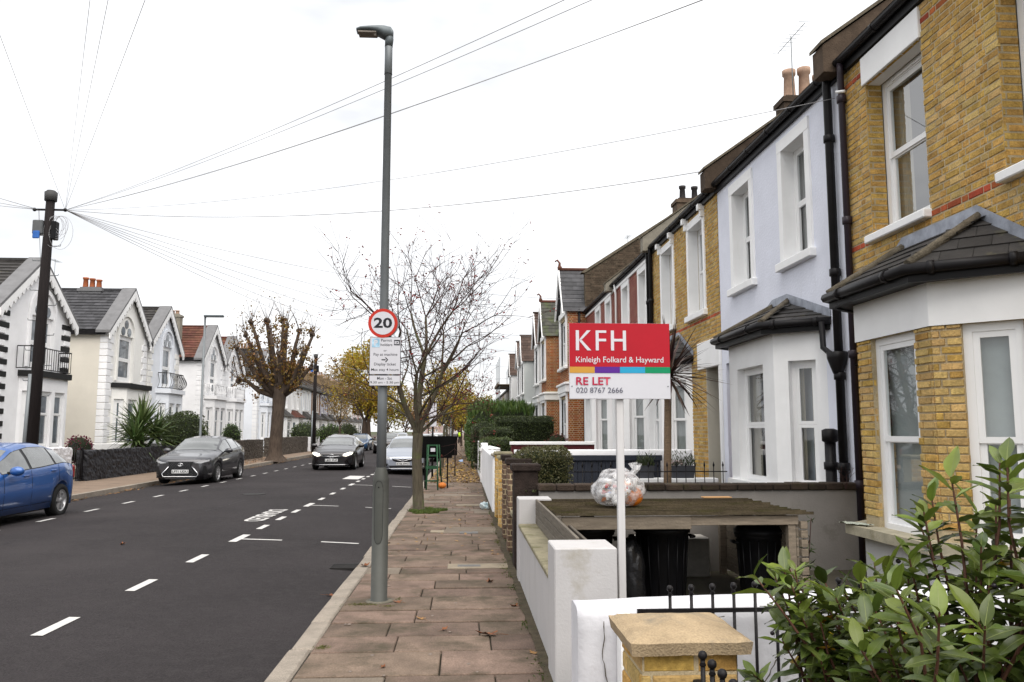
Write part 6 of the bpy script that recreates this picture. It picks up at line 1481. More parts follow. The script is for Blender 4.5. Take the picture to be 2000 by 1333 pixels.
    if detail:
        if front == 'spindle':
            nose('grille', trim, [(-.40, .74), (.40, .74), (.33, .60), (.55, .34), (.50, .27), (-.50, .27), (-.55, .34), (-.33, .60)])
            q = MB()
            for k in range(11):
                z = .30 + k * .04
                for j in range(-9, 10):
                    xx = j * .045 + (.022 if k % 2 else 0); lim = .30 if z > .55 else .30 + (.58 - z) * .6
                    if abs(xx) < min(lim, .40): q.tube([(xx, yf(abs(xx)) - .020, z - .016), (xx, yf(abs(xx)) - .020, z + .004)], .006, 4)
            q.build('grille_mesh', mat('grille_metal', (.12, .12, .13), .35, .1, metal=.6), t, kind='stuff')
            q = MB(); q.tube([(x_, yf(abs(x_)) - .025, z) for x_, z in ((-.36, .58), (-.56, .36), (-.52, .265), (.52, .265), (.56, .36), (.36, .58))], .016, 6); q.build('grille_surround', chrome, t)
            q = MB(); q.tube([(.06 * math.cos(a) * 1.25, -.03, .645 + .045 * math.sin(a)) for a in [2 * math.pi * k / 20 for k in range(21)]], .008, 5); q.tube([(.03, -.03, .68), (-.03, -.03, .62), (.04, -.03, .62)], .009, 5); q.build('badge', chrome, t)
            nose('headlamp', lamps, [(.44, .70), (.60, .735), (.83, .80), (.82, .74), (.62, .68)], .016, mirror=True)
            nose('bumper_vent', trim, [(.70, .60), (.76, .60), (.80, .42), (.76, .34), (.66, .36)], .012, mirror=True)
            pz = .43
        elif front == 'star':
            nose('grille', trim, [(-.42, .66), (.42, .66), (.38, .52), (.30, .47), (-.30, .47), (-.38, .52)])
            q = MB(); q.tube([(-.40, yf(.40) - .022, .59), (-.1, yf(.1) - .022, .575), (.1, yf(.1) - .022, .575), (.40, yf(.40) - .022, .59)], .014, 6); q.build('grille_bar', chrome, t)
            q = MB(); q.tube([(.085 * math.cos(a), -.03, .58 + .085 * math.sin(a)) for a in [2 * math.pi * k / 24 for k in range(25)]], .009, 5)
            for k in range(3): a = math.pi / 2 + k * 2 * math.pi / 3; q.tube([(0, -.03, .58), (.085 * math.cos(a), -.03, .58 + .085 * math.sin(a))], [.012, .003], 5)
            q.build('badge', chrome, t)
            nose('headlamp', lamps, [(.47, .60), (.50, .68), (.72, .75), (.83, .74), (.80, .66), (.60, .58)], .016, mirror=True)
            nose('lower_grille', trim, [(-.60, .40), (.60, .40), (.66, .27), (-.66, .27)]); nose('bumper_vent', trim, [(.66, .42), (.82, .47), (.83, .32), (.70, .28)], .012, mirror=True)
            q = MB(); q.tube([(x_, yf(abs(x_)) - .02, .235) for x_ in (-.7, -.5, 0, .5, .7)], .012, 6); q.build('splitter', chrome, t); pz = .42
        else:
            nose('grille', trim, [(-.44, .64), (0, .62), (.44, .64), (.38, .54), (.25, .49), (-.25, .49), (-.38, .54)])
            q = MB(); q.tube([(x_, yf(abs(x_)) - .022, z) for x_, z in ((-.44, .635), (-.1, .555), (.1, .555), (.44, .635))], .012, 6); q.build('grille_bar', chrome, t)
            q = MB(); q.tube([(0, -.03, .565), (0, -.036, .565)], .07, 20); q.build('badge', chrome, t)
            nose('headlamp', lamps, [(.47, .60), (.50, .66), (.74, .77), (.85, .76), (.80, .66), (.60, .58)], .016, mirror=True)
            nose('lower_grille', trim, [(-.56, .36), (.56, .36), (.5, .27), (-.5, .27)]); nose('bumper_vent', trim, [(.58, .43), (.80, .46), (.80, .36), (.62, .33)], .012, mirror=True); pz = .43
            q = MB(); q.tube([(x_, yf(abs(x_)) - .02, .245) for x_ in (-.7, -.5, 0, .5, .7)], .012, 6); q.build('bumper_lip', chrome, t)
        if plate:
            q = MB(); q.cham(-.26, .26, -.035, -.018, pz - .056, pz + .056, .003); po = q.build('number_plate', platem, t); fit_text(plate, platey, -.235, .235, pz - .036, pz + .036, -.0365, po, .03)
    else:
        nose('grille', trim, [(-.42, .64), (.42, .64), (.36, .30), (-.36, .30)]); nose('headlamp', lamps, [(.47, .60), (.50, .68), (.76, .76), (.85, .74), (.60, .58)], .016, mirror=True)
        q = MB(); q.cham(-.26, .26, -.035, -.018, .38, .48, .003); q.build('number_plate', platem, t)
    # rear lamps, underside, wheels
    for s in (1, -1):
        q = MB(); a_ = Lc - .12; ww_ = interp(S['width'], a_); q.cham(min(s * (ww_ - .14), s * (ww_ + .012)), max(s * (ww_ - .14), s * (ww_ + .012)), a_ - .10, a_ + .06, .72, 1.0, .03); q.build('tail_lamp', redlens, t)
    q = MB(); q.box(-S['W'] * .78, S['W'] * .78, .25, Lc - .25, .17, .34); q.build('underbody', trim, t)
    ty, rim, hub = wheel_meshes(R_, spokes)
    for wy in S['wheels']:
        for s in (1, -1):
            w_ = link('wheel', ty, t, (s * (S['W'] - .115), wy, R_)); w_.rotation_euler = (random.uniform(0, 1.2) if s > 0 else 0, 0, 0 if s > 0 else math.pi)
            link('rim', rim, w_); link('brake_well', hub, w_)
            q = MB(Matrix.Rotation(R(90), 4, 'Y')); 
    return t
bluep = paint('blue_metallic', (.022, .10, .34), .3); greyp = paint('graphite_metallic', (.05, .05, .057), .5); blackp = paint('dark_plum_black', (.012, .008, .009), .3); silverp = paint('silver_metallic', (.31, .335, .39), .5)
dkblue = paint('dark_blue_metallic', (.03, .09, .2), .4); whitep = paint('white_car_paint', (.6, .61, .62), .0, .35); charcoal = paint('charcoal_metallic', (.05, .05, .055), .4); redp = paint('maroon_paint', (.12, .012, .015), .2)
hot = mat('lit_headlamp', (1., .93, .8), .2, 0., emit=1.2)
car('hatch', 'blue metallic hatchback parked at the left edge of the photo', bluep, -8.96, 13.45, plate=None, spokes=5)
car('suv', 'graphite grey crossover with spindle grille parked by the black wall', greyp, -8.93, 26.35, plate='LF71 UDU', front='spindle', spokes=10)
car('compact', 'black hatchback with lit headlamps driving up the middle of road', blackp, -5.45, 34.1, plate='LB21 PUF', front='star', lamps=hot)
car('hatch', 'silver hatchback parked in the right bay behind the lamp column', silverp, -2.36, 32.1, plate='KY66 SWU', front='wing')
car('hatch', 'dark grey car parked on the left behind the black driving car', charcoal, -8.85, 56.5, detail=False)
car('hatch', 'dark blue car parked on the left, farthest of those by the kerb', dkblue, -8.9, 68.5, detail=False)
car('suv', 'black car coming down the road behind the lamp column', blackp, -5.6, 58.5, detail=False)
car('hatch', 'silver car following behind the black oncoming one', silverp, -5.5, 68., detail=False)
car('suv', 'silver people carrier parked on the right beyond the rowan trunk', silverp, -2.35, 46., detail=False)
car('hatch', 'white car parked in the right bay further up', whitep, -2.35, 53.5, detail=False)
car('hatch', 'charcoal car parked far up the right bay', charcoal, -2.35, 62, detail=False)
car('suv', 'white car parked furthest up the right bay', whitep, -2.35, 71, detail=False)
car('hatch', 'maroon car parked far away on the left kerb', redp, -8.9, 90, detail=False)
# ------------------------------------------------------------------ trees and plants
random.seed(81)
U = random.uniform
def rdir(): 
    while True:
        v = Vector((U(-1, 1), U(-1, 1), U(-1, 1)))
        if .01 < v.length < 1: return v.normalized()
def leafcard(mb, p, s, asp=.5, d=None, n=None):
    d = d or rdir(); n = n or rdir(); w = d.cross(n)
    if w.length < 1e-4: return
    w.normalize(); n = w.cross(d); m = p + d * s * .5 + n * s * .08
    mb.F([mb.P(p), mb.P(m + w * s * asp * .5), mb.P(p + d * s), mb.P(m - w * s * asp * .5)])
barkg = mat('grey_green_bark', (.085, .072, .05), .9, .35, 5., stretch=(6, 6, 1), bump=.8, bscale=50, stain=(.10, .12, .04), sscale=3, sthr=.52)
twigm = mat('brown_twig', (.045, .022, .018), .85, .3, 5.)
barkb = mat('dark_plane_bark', (.075, .055, .042), .95, .4, 4., stretch=(3, 3, .6), bump=1., bscale=22)
def grow(mb, tips, p, d, ln, r, depth, up=.12, spread=.6, wob=.18, taper=.62, minr=.004, seg=4, sides=6, forks=(2, 3)):
    pts = [p]; rs = [r]; c = d.copy()
    for k in range(seg):
        c = (c + rdir() * wob + Vector((0, 0, up * .3))).normalized(); pts.append(pts[-1] + c * ln / seg); rs.append(r * (1 - (1 - taper) * (k + 1) / seg))
    mb[0 if r > .022 else 1].tube(pts, rs, sides if r > .022 else 4, cap=False)
    if depth == 0: tips.append((pts[-1], c)); tips.append((pts[-2], c)); return
    nf = random.randint(*forks)
    for k in range(nf):
        a = rdir(); a = (a - c * a.dot(c)).normalized(); nd = (c + a * U(.45, 1.) * spread + Vector((0, 0, up))).normalized()
        grow(mb, tips, pts[-1], nd, ln * U(.62, .9), max(minr, rs[-1] * U(.6, .78)), depth - 1, up, spread, wob, taper, minr, seg, sides, forks)
    if depth >= 1:
        for k in (1, 2, 3):
            if random.random() < .75:
                a = rdir(); a = (a - c * a.dot(c)).normalized(); nd = (c * .45 + a + Vector((0, 0, up))).normalized()
                grow(mb, tips, pts[k], nd, ln * U(.5, .75), max(minr, rs[k] * .42), depth - 1 if depth < 3 else depth - 2, up, spread, wob, taper, minr, seg, sides, forks)
# rowan on the right kerb
tr = thing('rowan_tree', 'slender nearly bare street tree with red berries right of lamp column', 'tree', (-.92, 17.1, 0))
tk = MB(); tw = MB(); tips = []
tk.tube([(-.90, 17.1, -.03), (-.92, 17.1, .06), (-.94, 17.1, .5), (-.97, 17.1, 1.1), (-.95, 17.1, 1.6)], [.17, .125, .112, .105, .11], 12, cap=False)
random.seed(83)
F0 = Vector((-.95, 17.1, 1.55))
for d, l, r in (((-.42, -.1, 1), 1.15, .068), ((.02, .1, 1), 1.35, .078), ((.45, .05, 1), 1.1, .058), ((-.12, -.35, 1), 1.1, .05), ((.62, .25, .55), .85, .04)):
    grow((tk, tw), tips, F0, Vector(d).normalized(), l * 1.24, r, 4, .085, .68, .13, .7, .0046)
tk.build('trunk', barkg, tr); tw.build('twigs', twigm, tr, kind='stuff')
lf = MB()
for p, c in tips:
    if random.random() < .30:
        for k in range(random.randint(1, 3)): leafcard(lf, p + rdir() * .03, U(.03, .07), .6)
lf.build('withered_leaves', leafmat('withered_red_leaf', (.10, .02, .018), (.16, .035, .02)), tr, kind='stuff')
bb = MB()
for p, c in random.sample(tips, min(len(tips), 170)):
    for k in range(random.randint(1, 3)): bb.ball(p + rdir() * .035 - Vector((0, 0, .03)), U(.011, .017), 5, 4)
bb.build('berries', mat('rowan_berry', (.22, .012, .012), .4, .2), tr, kind='stuff'); reparent(tr)
TWIGS = len(tips)
# grass round its foot
gm_ = leafmat('verge_grass', (.065, .10, .018), (.105, .145, .03)); b = MB()
for k in range(2600):
    a = U(0, 6.28); rr = math.sqrt(U(.02, 1)) * (.72 + .5 * noise.noise(Vector((math.cos(a) * 1.6, math.sin(a) * 1.6, 2.2)))) ; x = -.80 + rr * .42 * math.cos(a) + .08; y = 16.95 + rr * .62 * math.sin(a)
    leafcard(b, Vector((x, y, -.01)), U(.03, .085), .22, Vector((U(-.6, .6), U(-.6, .6), 1)).normalized())
b.build('verge_grass', gm_, label='patch of bright green grass around the foot of the rowan', cat='grass', kind='stuff')
# pollarded plane on the left pavement
pt_ = thing('pollarded_tree', 'thick pollarded plane tree with knobbly limbs on the left pavement', 'tree', (-10.5, 46.2, 0)); tk = MB()
rings = []; tk.smooth = True
for z, r in ((-.05, .62), (.1, .52), (.3, .43), (.7, .38), (1.5, .35), (2.6, .34), (3.6, .37), (4.3, .42)):
    rings.append([tk.P((-10.5 + .03 * z + r * (1 + .16 * noise.noise(Vector((math.cos(a) * 1.5, math.sin(a) * 1.5, z * .5))) + (.25 * max(0, math.cos(3 * a)) if z < .2 else 0)) * math.cos(a), 46.2 + r * math.sin(a), z)) for a in [2 * math.pi * k / 18 for k in range(18)]])
for a, c in zip(rings, rings[1:]):
    for k in range(18): tk.F((a[k], a[(k + 1) % 18], c[(k + 1) % 18], c[k]))
knobs = [(-2.05, .4, 4.55), (-2.0, -.3, 6.3), (-1.75, .5, 7.1), (-1.2, -.5, 7.75), (-.55, .3, 7.9), (-.1, -.6, 7.2), (.35, .5, 7.95), (.75, -.4, 7.55), (1.3, .4, 7.35), (2.15, 0, 7.1), (1.75, -.6, 5.9), (2.0, .5, 5.3), (1.0, .9, 6.1), (-1.6, .9, 5.6), (-.9, -1., 6.0), (.5, -1.1, 5.9)]
F1 = Vector((-10.4, 46.2, 3.9)); lv = MB(); sh = MB(); tipsp = []
leafspots = []
for kx, ky, kz in knobs:
    K = Vector((-10.75 + kx, 46.2 + ky, kz)); m1 = F1.lerp(K, .35) + Vector((kx * .16, 0, -.22 + .1 * U(-1, 1))); m2 = F1.lerp(K, .72) + Vector((kx * .06, 0, U(-.1, .15)))
    tk.tube([F1 + Vector((kx * .06, ky * .05, -.3)), m1, m2, K], [.21, .14, .105, .08], 8); r_ = U(.11, .17)
    for j in range(5): o = rdir() * r_ * .8; tk.ball(K + o, r_ * U(.6, .95), 7, 5)
    for q in (m1, m2, K):
        for j in range(5): leafspots.append(q + rdir() * .38)
    for j in range(14):
        d = (Vector((0, 0, 1.)) + rdir() * .55 + Vector((kx * .12, 0, 0))).normalized(); e = K + d * U(.6, 1.9); sh.tube([K, K.lerp(e, .5) + rdir() * .06, e], [.011, .008, .004], 4, cap=False); tipsp.append(e)
tk.build('trunk', barkb, pt_); sh.build('young_shoots', twigm, pt_, kind='stuff')
for q in leafspots:
    for j in range(17): p = q + rdir() * abs(random.gauss(0, .25)); leafcard(lv, p, U(.09, .17), .75)
for e in tipsp:
    if random.random() < .45:
        for j in range(2): leafcard(lv, e + rdir() * .06, U(.07, .13), .75)
lv.build('crown', leafmat('brown_olive_leaf', (.15, .08, .02), (.22, .13, .028), hue=.03), pt_, kind='stuff'); reparent(pt_)
# autumn trees farther on
def autumn(name, label, x, y, h_, w, trunk_h, n, m, bark=barkb, tr_=.16, seed=1, group='autumn trees down the street', size=.17, fork=True, egg=.55):
    random.seed(seed); t = thing(name, label, 'tree', (x, y, 0), group=group); tk = MB(); tw = MB(); tp_ = []
    tk.tube([(x, y, -.05), (x + U(-.1, .1), y, trunk_h * .5), (x + U(-.15, .15), y, trunk_h)], [tr_ * 1.3, tr_, tr_ * .85], 9, cap=False)
    base_ = Vector((x, y, trunk_h))
    for k in range(5):
        a = k * 1.26 + U(-.3, .3); grow((tk, tw), tp_, base_, Vector((math.cos(a) * .55, math.sin(a) * .55, 1)).normalized(), (h_ - trunk_h) * .34, tr_ * .5, 2, .1, .6, .12, .65, .01)
    tk.build('trunk', bark, t); tw.build('branches', bark, t, kind='stuff')
    b = MB(); cl = []
    for k in range(26):
        v = rdir(); rr = U(.35, 1) ** .6; zc = trunk_h + (h_ - trunk_h) * egg; cl.append((Vector((x + v.x * w * .5 * rr, y + v.y * w * .5 * rr, zc + v.z * (h_ - trunk_h) * .5 * rr)), U(.14, .30) * w))
    for k in range(n):
        c, r = random.choice(cl); v = rdir(); p = c + v * r * U(.25, 1.) ** .5; leafcard(b, p, size * U(.6, 1.25), .7)
    b.build('crown', m, t, kind='stuff'); reparent(t); return t
yel = leafmat('yellow_autumn_leaf', (.30, .205, .018), (.40, .28, .025), hue=.03, trans=.35); olive = leafmat('olive_autumn_leaf', (.20, .18, .02), (.28, .22, .025), hue=.03, trans=.35); buff = leafmat('buff_autumn_leaf', (.22, .15, .05), (.30, .20, .07), hue=.02, trans=.3); rust_ = leafmat('russet_leaf', (.13, .07, .03), (.19, .09, .035), trans=.3)
autumn('yellow_tree', 'large golden autumn tree on the left behind the lamp column signs', -9.9, 82, 10., 5.6, 2.6, 6500, yel, tr_=.26, seed=3, size=.24)
autumn('yellow_tree', 'olive-gold taller autumn tree just behind the golden one', -10.6, 92, 11.2, 5.6, 3., 6000, olive, tr_=.25, seed=4, size=.26)
autumn('pale_tree', 'slim buff-leaved tree left of the golden tree', -11.2, 74, 8.2, 3.0, 2.2, 1700, buff, tr_=.1, seed=5, size=.16)
autumn('yellow_tree', 'young yellow street tree on the right pavement behind the black boards', -.95, 36.5, 4.6, 2.0, 1.9, 1100, yel, bark=barkg, tr_=.06, seed=6, size=.12)
autumn('yellow_tree', 'second yellow street tree along the right pavement', -.95, 50, 5.6, 3., 2.1, 1800, olive, bark=barkg, tr_=.08, seed=7, size=.14)
autumn('yellow_tree', 'third yellow street tree further along the right pavement', -.9, 66, 6., 3.6, 2.2, 1900, yel, tr_=.1, seed=8, size=.18)
autumn('yellow_tree', 'fourth street tree near the distant walker', -.2, 88, 6., 4.4, 2., 1800, olive, tr_=.1, seed=9, size=.2)
far = [(-10.4, 112, 8.5, 5.5, olive, 'olive tree on the left past the golden pair'), (-9.6, 135, 8, 6, rust_, 'russet tree far along the left kerb'), (-.6, 115, 7, 5.5, yel, 'yellow tree beyond the distant walker'), (.2, 150, 8, 7, olive, 'olive tree far along the right kerb'), (-9.5, 170, 9, 8, yel, 'distant yellow tree on the left near street end'), (.3, 190, 9, 8, rust_, 'distant russet tree on the right near street end'), (-9.2, 215, 9, 9, rust_, 'very distant russet tree closing the left'), (-4.5, 260, 9, 10, olive, 'tree closing the view at the road end'), (1., 235, 9, 10, yel, 'very distant yellow tree closing the right'), (3.8, 128, 7, 5, olive, 'garden tree by the far right terrace')]
for k, (x, y, h_, w, m, lb) in enumerate(far): autumn('far_tree', lb, x, y, h_, w, 1.8, 1500, m, seed=20 + k, size=.36)
# bushes and hedges
def bush(name, label, x, y, z0, sx, sy, sz, n, m, size=.06, cat='bush', group=None, corem=None):
    t = thing(name, label, cat, (x, y, 0), 0, group); b = MB(); bm = bmesh.new(); bmesh.ops.create_icosphere(bm, subdivisions=3, radius=1)
    for v in bm.verts: v.co = Vector((v.co.x * sx, v.co.y * sy, v.co.z * sz)) * (.86 + .16 * noise.noise(v.co * 2.2 + Vector((x, y, 0)))) + Vector((x, y, z0 + sz))
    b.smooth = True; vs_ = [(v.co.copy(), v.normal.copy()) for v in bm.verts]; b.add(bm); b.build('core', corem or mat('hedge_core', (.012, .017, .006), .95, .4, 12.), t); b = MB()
    for k in range(n): p, nn = random.choice(vs_); q = p + rdir() * min(sx, sy, sz) * .2 + Vector((0, 0, 0)); leafcard(b, q, size * U(.6, 1.3), .6, (nn + rdir()).normalized())
    b.build('leaves', m, t, kind='stuff'); b = MB(); b.tube([(x, y, 0), (x, y, z0 + .3)], .05, 6); b.build('stem', barkb, t); reparent(t)
def hedge(label, x0, x1, y0, y1, z0, z1, n, m, size=.04, rag=.02, group='clipped hedges on the right', name='hedge', tall=0., rnd=.12):
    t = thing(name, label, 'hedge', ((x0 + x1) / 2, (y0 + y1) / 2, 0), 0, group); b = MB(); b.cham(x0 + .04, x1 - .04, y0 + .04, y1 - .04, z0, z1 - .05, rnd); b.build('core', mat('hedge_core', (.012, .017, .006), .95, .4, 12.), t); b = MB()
    A = [(y1 - y0) * (z1 - z0), (x1 - x0) * (z1 - z0), (x1 - x0) * (y1 - y0)]
    for k in range(n):
        f_ = random.choices((0, 1, 2), (A[0], A[1] * 1.6, A[2] * 1.2))[0]; p = Vector((U(x0, x1), U(y0, y1), U(z0, z1)))
        if f_ == 0: p.x = x0; nn = Vector((-1, 0, 0))
        elif f_ == 1: p.y = y0; nn = Vector((0, -1, 0))
        else: p.z = z1; nn = Vector((0, 0, 1))
        for ax, lo, hi in ((0, x0, x1), (1, y0, y1)):           # rounded shoulders
            e = min(p[ax] - lo, hi - p[ax])
            if p.z > z1 - rnd and e < rnd: p.z -= (rnd - e) * .6
        p += nn * (rag * noise.noise(p * 4) * 2 + U(-.03, .01)); s = size * U(.6, 1.3)
        if tall and f_ == 2: leafcard(b, p, tall * U(.3, 1.), .12, (Vector((0, 0, 1)) + rdir() * .35).normalized())
        else: leafcard(b, p, s, .6, (nn * .6 + rdir()).normalized())
    b.build('leaves', m, t, kind='stuff'); b = MB(); b.tube([((x0 + x1) / 2, (y0 + y1) / 2, -.02), ((x0 + x1) / 2, (y0 + y1) / 2, z0 + .1)], .05, 6); b.build('stem', barkb, t); reparent(t)
privet = leafmat('privet_leaf', (.040, .060, .016), (.07, .095, .025), trans=.15); privet2 = leafmat('dull_privet_leaf', (.07, .072, .028), (.11, .105, .04), trans=.15); conif = leafmat('conifer_spray', (.05, .09, .02), (.085, .14, .03), trans=.15); darkh = leafmat('dark_hedge_leaf', (.030, .045, .012), (.05, .07, .018), trans=.12)
hedge('small-leaved clipped hedge behind the nearest dark brick pier', .76, 1.52, 11.25, 12.1, .2, 1.40, 9500, privet2, .034)
hedge('low clipped hedge block behind the white pier cap', .62, 1.66, 27.2, 30.2, .2, 1.38, 5200, privet, .06)
hedge('clipped hedge block one step behind and taller', .70, 1.95, 31.2, 34., .3, 1.76, 5200, darkh, .06)
hedge('dark hedge end rounded at the pavement, left of the stepped blocks', .42, 1.5, 35.3, 40, .0, 2.05, 5200, darkh, .07, rnd=.35)
hedge('long dark clipped hedge running back to the orange house', 1.45, 4.1, 36., 38., .0, 2.28, 6500, darkh, .07, rnd=.2)
hedge('tall feathery conifer hedge along the pavement beyond clipped hedges', .35, 3.9, 44, 54, 0, 2.75, 9000, conif, .12, .08, name='conifer_hedge', tall=.8, rnd=.5)
hedge('far green hedge along the right pavement', .3, 2., 56, 84, 0, 2.3, 4000, conif, .16, .1, tall=.4, rnd=.3)
bush('round_bush', 'rounded clipped dark bush beside the yucca on the left', -13.35, 39.6, .3, .9, 2.2, 1.15, 6500, darkh, .10)
bush('garden_bush', 'green bush beyond the flint wall by the second telegraph pole', -13.3, 69., .3, 1.1, 2., 1., 2200, privet, .14); bush('garden_bush', 'yellow-green bush under the golden tree on the left', -13., 80, 0, 1.2, 3., 1.1, 2200, conif, .16); bush('garden_bush', 'light green shrub over the flint wall before the pollarded tree', -13.6, 48.5, .4, .5, 1., .85, 1200, conif, .1)
bush('garden_bush', 'purple-red flowering shrub above the black wall near the gate', -13.4, 29.2, .5, .35, .7, .5, 500, leafmat('purple_leaf', (.12, .02, .045), (.2, .03, .06)), .09); bush('garden_bush', 'small red-flowered shrub in front of the orange brick bay', 3.6, 31.0, .3, .5, .4, .65, 700, leafmat('mixed_red_leaf', (.06, .06, .02), (.22, .03, .04)), .07)
bush('garden_bush', 'green bush on left pavement side far beyond the black driving car', -13., 92, 0, 1.2, 3., 1.2, 1800, privet, .18)
# strap-leaved plants
def blade_mesh(name, m, L_, w, droop, seed):
    b = MB(); n = 6; prev = None
    for k in range(n + 1):
        t = k / n; ww = w * (.55 + .9 * t if t < .35 else 1.0 - ((t - .35) / .65) ** 1.5) * .5; x = L_ * t; z = -droop * L_ * t * t
        cur = [b.P((x, -max(ww, .001), z + ww * .35)), b.P((x, 0, z)), b.P((x, max(ww, .001), z + ww * .35))]
        if prev: b.F((prev[0], prev[1], cur[1], cur[0])); b.F((prev[1], prev[2], cur[2], cur[1]))
        prev = cur
    return b.mesh(name, m)
def rosette(t, c, n, mats, L_, w, el0, el1, name='blade'):
    ms = [blade_mesh(name, m, L_ * s, w, dr, 0) for m in mats for s, dr in ((1, .12), (.85, .3), (1.05, .05), (.8, .5))]
    for k in range(n):
        az = k * 2.39996; el = el0 + (el1 - el0) * ((k + .5) / n); o = link(name, random.choice(ms), t); o.location = c + Vector((0, 0, U(-.06, .06))); o.rotation_euler = (U(-.3, .3), -R(el + U(-7, 7)), az)
yu = thing('yucca', 'spiky green yucca above the black garden wall', 'plant', (-13.25, 34.2, 0)); c0 = Vector((0, 0, 1.7))
b = MB(); b.tube([(0, 0, 0), (0, 0, 1.6)], .12, 8); b.build('stem', barkb, yu)
yg = leafmat('yucca_blade', (.05, .085, .025), (.09, .13, .04), trans=.1)
rosette(yu, c0, 130, [yg], 1.5, .12, -25, 88); rosette(yu, Vector((.35, .6, 1.35)), 80, [yg], 1.3, .11, -20, 85); rosette(yu, Vector((.1, -.8, 1.2)), 80, [yg], 1.3, .11, -15, 85)
co = thing('cordyline', 'purple-brown cordyline palm on slim trunk behind the agency board', 'plant', (3.36, 13.3, 0))
b = MB(); b.tube([(0, 0, 0), (.02, 0, 1.), (.06, 0, 2.5)], [.075, .065, .06], 9); b.build('trunk', mat('cordyline_trunk', (.16, .11, .07), .95, .4, 6., stretch=(2, 2, 14), bump=.9, bscale=30), co)
rosette(co, Vector((.08, 0, 2.55)), 110, [leafmat('cordyline_blade', (.022, .010, .010), (.05, .020, .018), trans=.1), leafmat('cordyline_blade_pale', (.06, .03, .022), (.10, .055, .035), trans=.1)], 1.0, .05, -30, 88)
for xx, lb in ((3.30, 'dark grey planter box of rosemary left of the cordyline trunk'), (3.98, 'dark grey planter box with pale flowers right of the cordyline trunk')):
    t = thing('planter', lb, 'planter', (xx, 14.6, .80), group='planters on the ledge'); b = MB(); w_ = .15 if xx < 3.5 else .22
    b.prism([(-w_ * .85, 0), (w_ * .85, 0), (w_, .22), (-w_, .22)], -.09, .09, 1); b.build('box', mat('slate_grey_plastic', (.05, .052, .06), .6, .1), t); b = MB()
    for k in range(420):
        p = Vector((U(-w_, w_), U(-.08, .08), .2 + abs(random.gauss(0, .09)))); leafcard(b, p, U(.04, .09), .2, (Vector((0, 0, 1)) + rdir() * .6).normalized())
    b.build('foliage', leafmat('rosemary', (.05, .07, .03), (.09, .11, .05)), t, kind='stuff')
    if xx > 3.5:
        b = MB()
        for k in range(60): leafcard(b, Vector((U(-w_, 0), U(-.08, 0), .24 + U(0, .08))), .025, 1.)
        b.build('flowers', mat('pale_pink_petal', (.6, .45, .45), .6, .1), t, kind='stuff')
# laurel in the near garden
lau = thing('laurel_bush', 'large glossy laurel bush filling the bottom right corner', 'bush', (1.6, 2.75, 0)); random.seed(88)
def laurel_leaf(m, L_, w, curl, fold):
    b = MB(); b.smooth = True; n = 7; prev = None; rp = None
    for k in range(n + 1):
        t = k / n; ww = w * .5 * math.sin(math.pi * min(1, (t ** .9 * .95 + .05))) ** .95; x = L_ * t; z = -curl * L_ * t * t; wv = .0025 * math.sin(t * 11)
        cur = [b.P((x, -ww, z + ww * fold + wv)), b.P((x, 0, z)), b.P((x, ww, z + ww * fold - wv))]
        rib = [b.P((x, -.0016 * (1.1 - t), z + .0011)), b.P((x, .0016 * (1.1 - t), z + .0011))]
        if prev: 
            b.mi = 0; b.F((prev[0], prev[1], cur[1], cur[0])); b.F((prev[1], prev[2], cur[2], cur[1])); b.mi = 1; b.F((rp[0], rp[1], rib[1], rib[0]))
        prev = cur; rp = rib
    return b
ribm = mat('leaf_midrib', (.16, .19, .06), .5, .1)
lm = [leafmat('laurel_leaf', (.042, .068, .013), (.085, .118, .022), rough=.3, trans=.12, hue=.012), leafmat('young_laurel_leaf', (.11, .16, .022), (.16, .21, .035), rough=.32, trans=.25, hue=.012), leafmat('yellowed_laurel_leaf', (.52, .30, .012), (.6, .36, .02), rough=.4, trans=.2, per=.15)]
LM = {}
for mi in range(3):
    for j, (L_, w, cu, fo) in enumerate(((.135, .052, .15, .35), (.12, .046, .3, .25), (.145, .058, .05, .4), (.10, .04, .2, .3))): LM[(mi, j)] = laurel_leaf(lm[mi], L_, w, cu, fo).mesh('leaf', [lm[mi], ribm])
stems = MB(); leaves = []
shoots = []
def okz(x, y, z):
    u = 905 + x / y * 1537; lim = 1.02 if y > 3.0 else 1.50
    return z < lim
for k in range(225):
    if k < 90: tip = Vector((U(1.12, 1.85), U(2.95, 3.5), U(.30, 1.10)))
    else: tip = Vector((U(1.22, 2.1), U(2.1, 2.9), U(.45, 1.56)))
    if tip.y < 2.95:                       # the crown drops towards the path side
        tip.z = min(tip.z, .82 + (tip.x / tip.y - .45) * 4.2)
        if tip.x / tip.y < .47: tip.x = tip.y * U(.48, .7)
    shoots.append(tip)
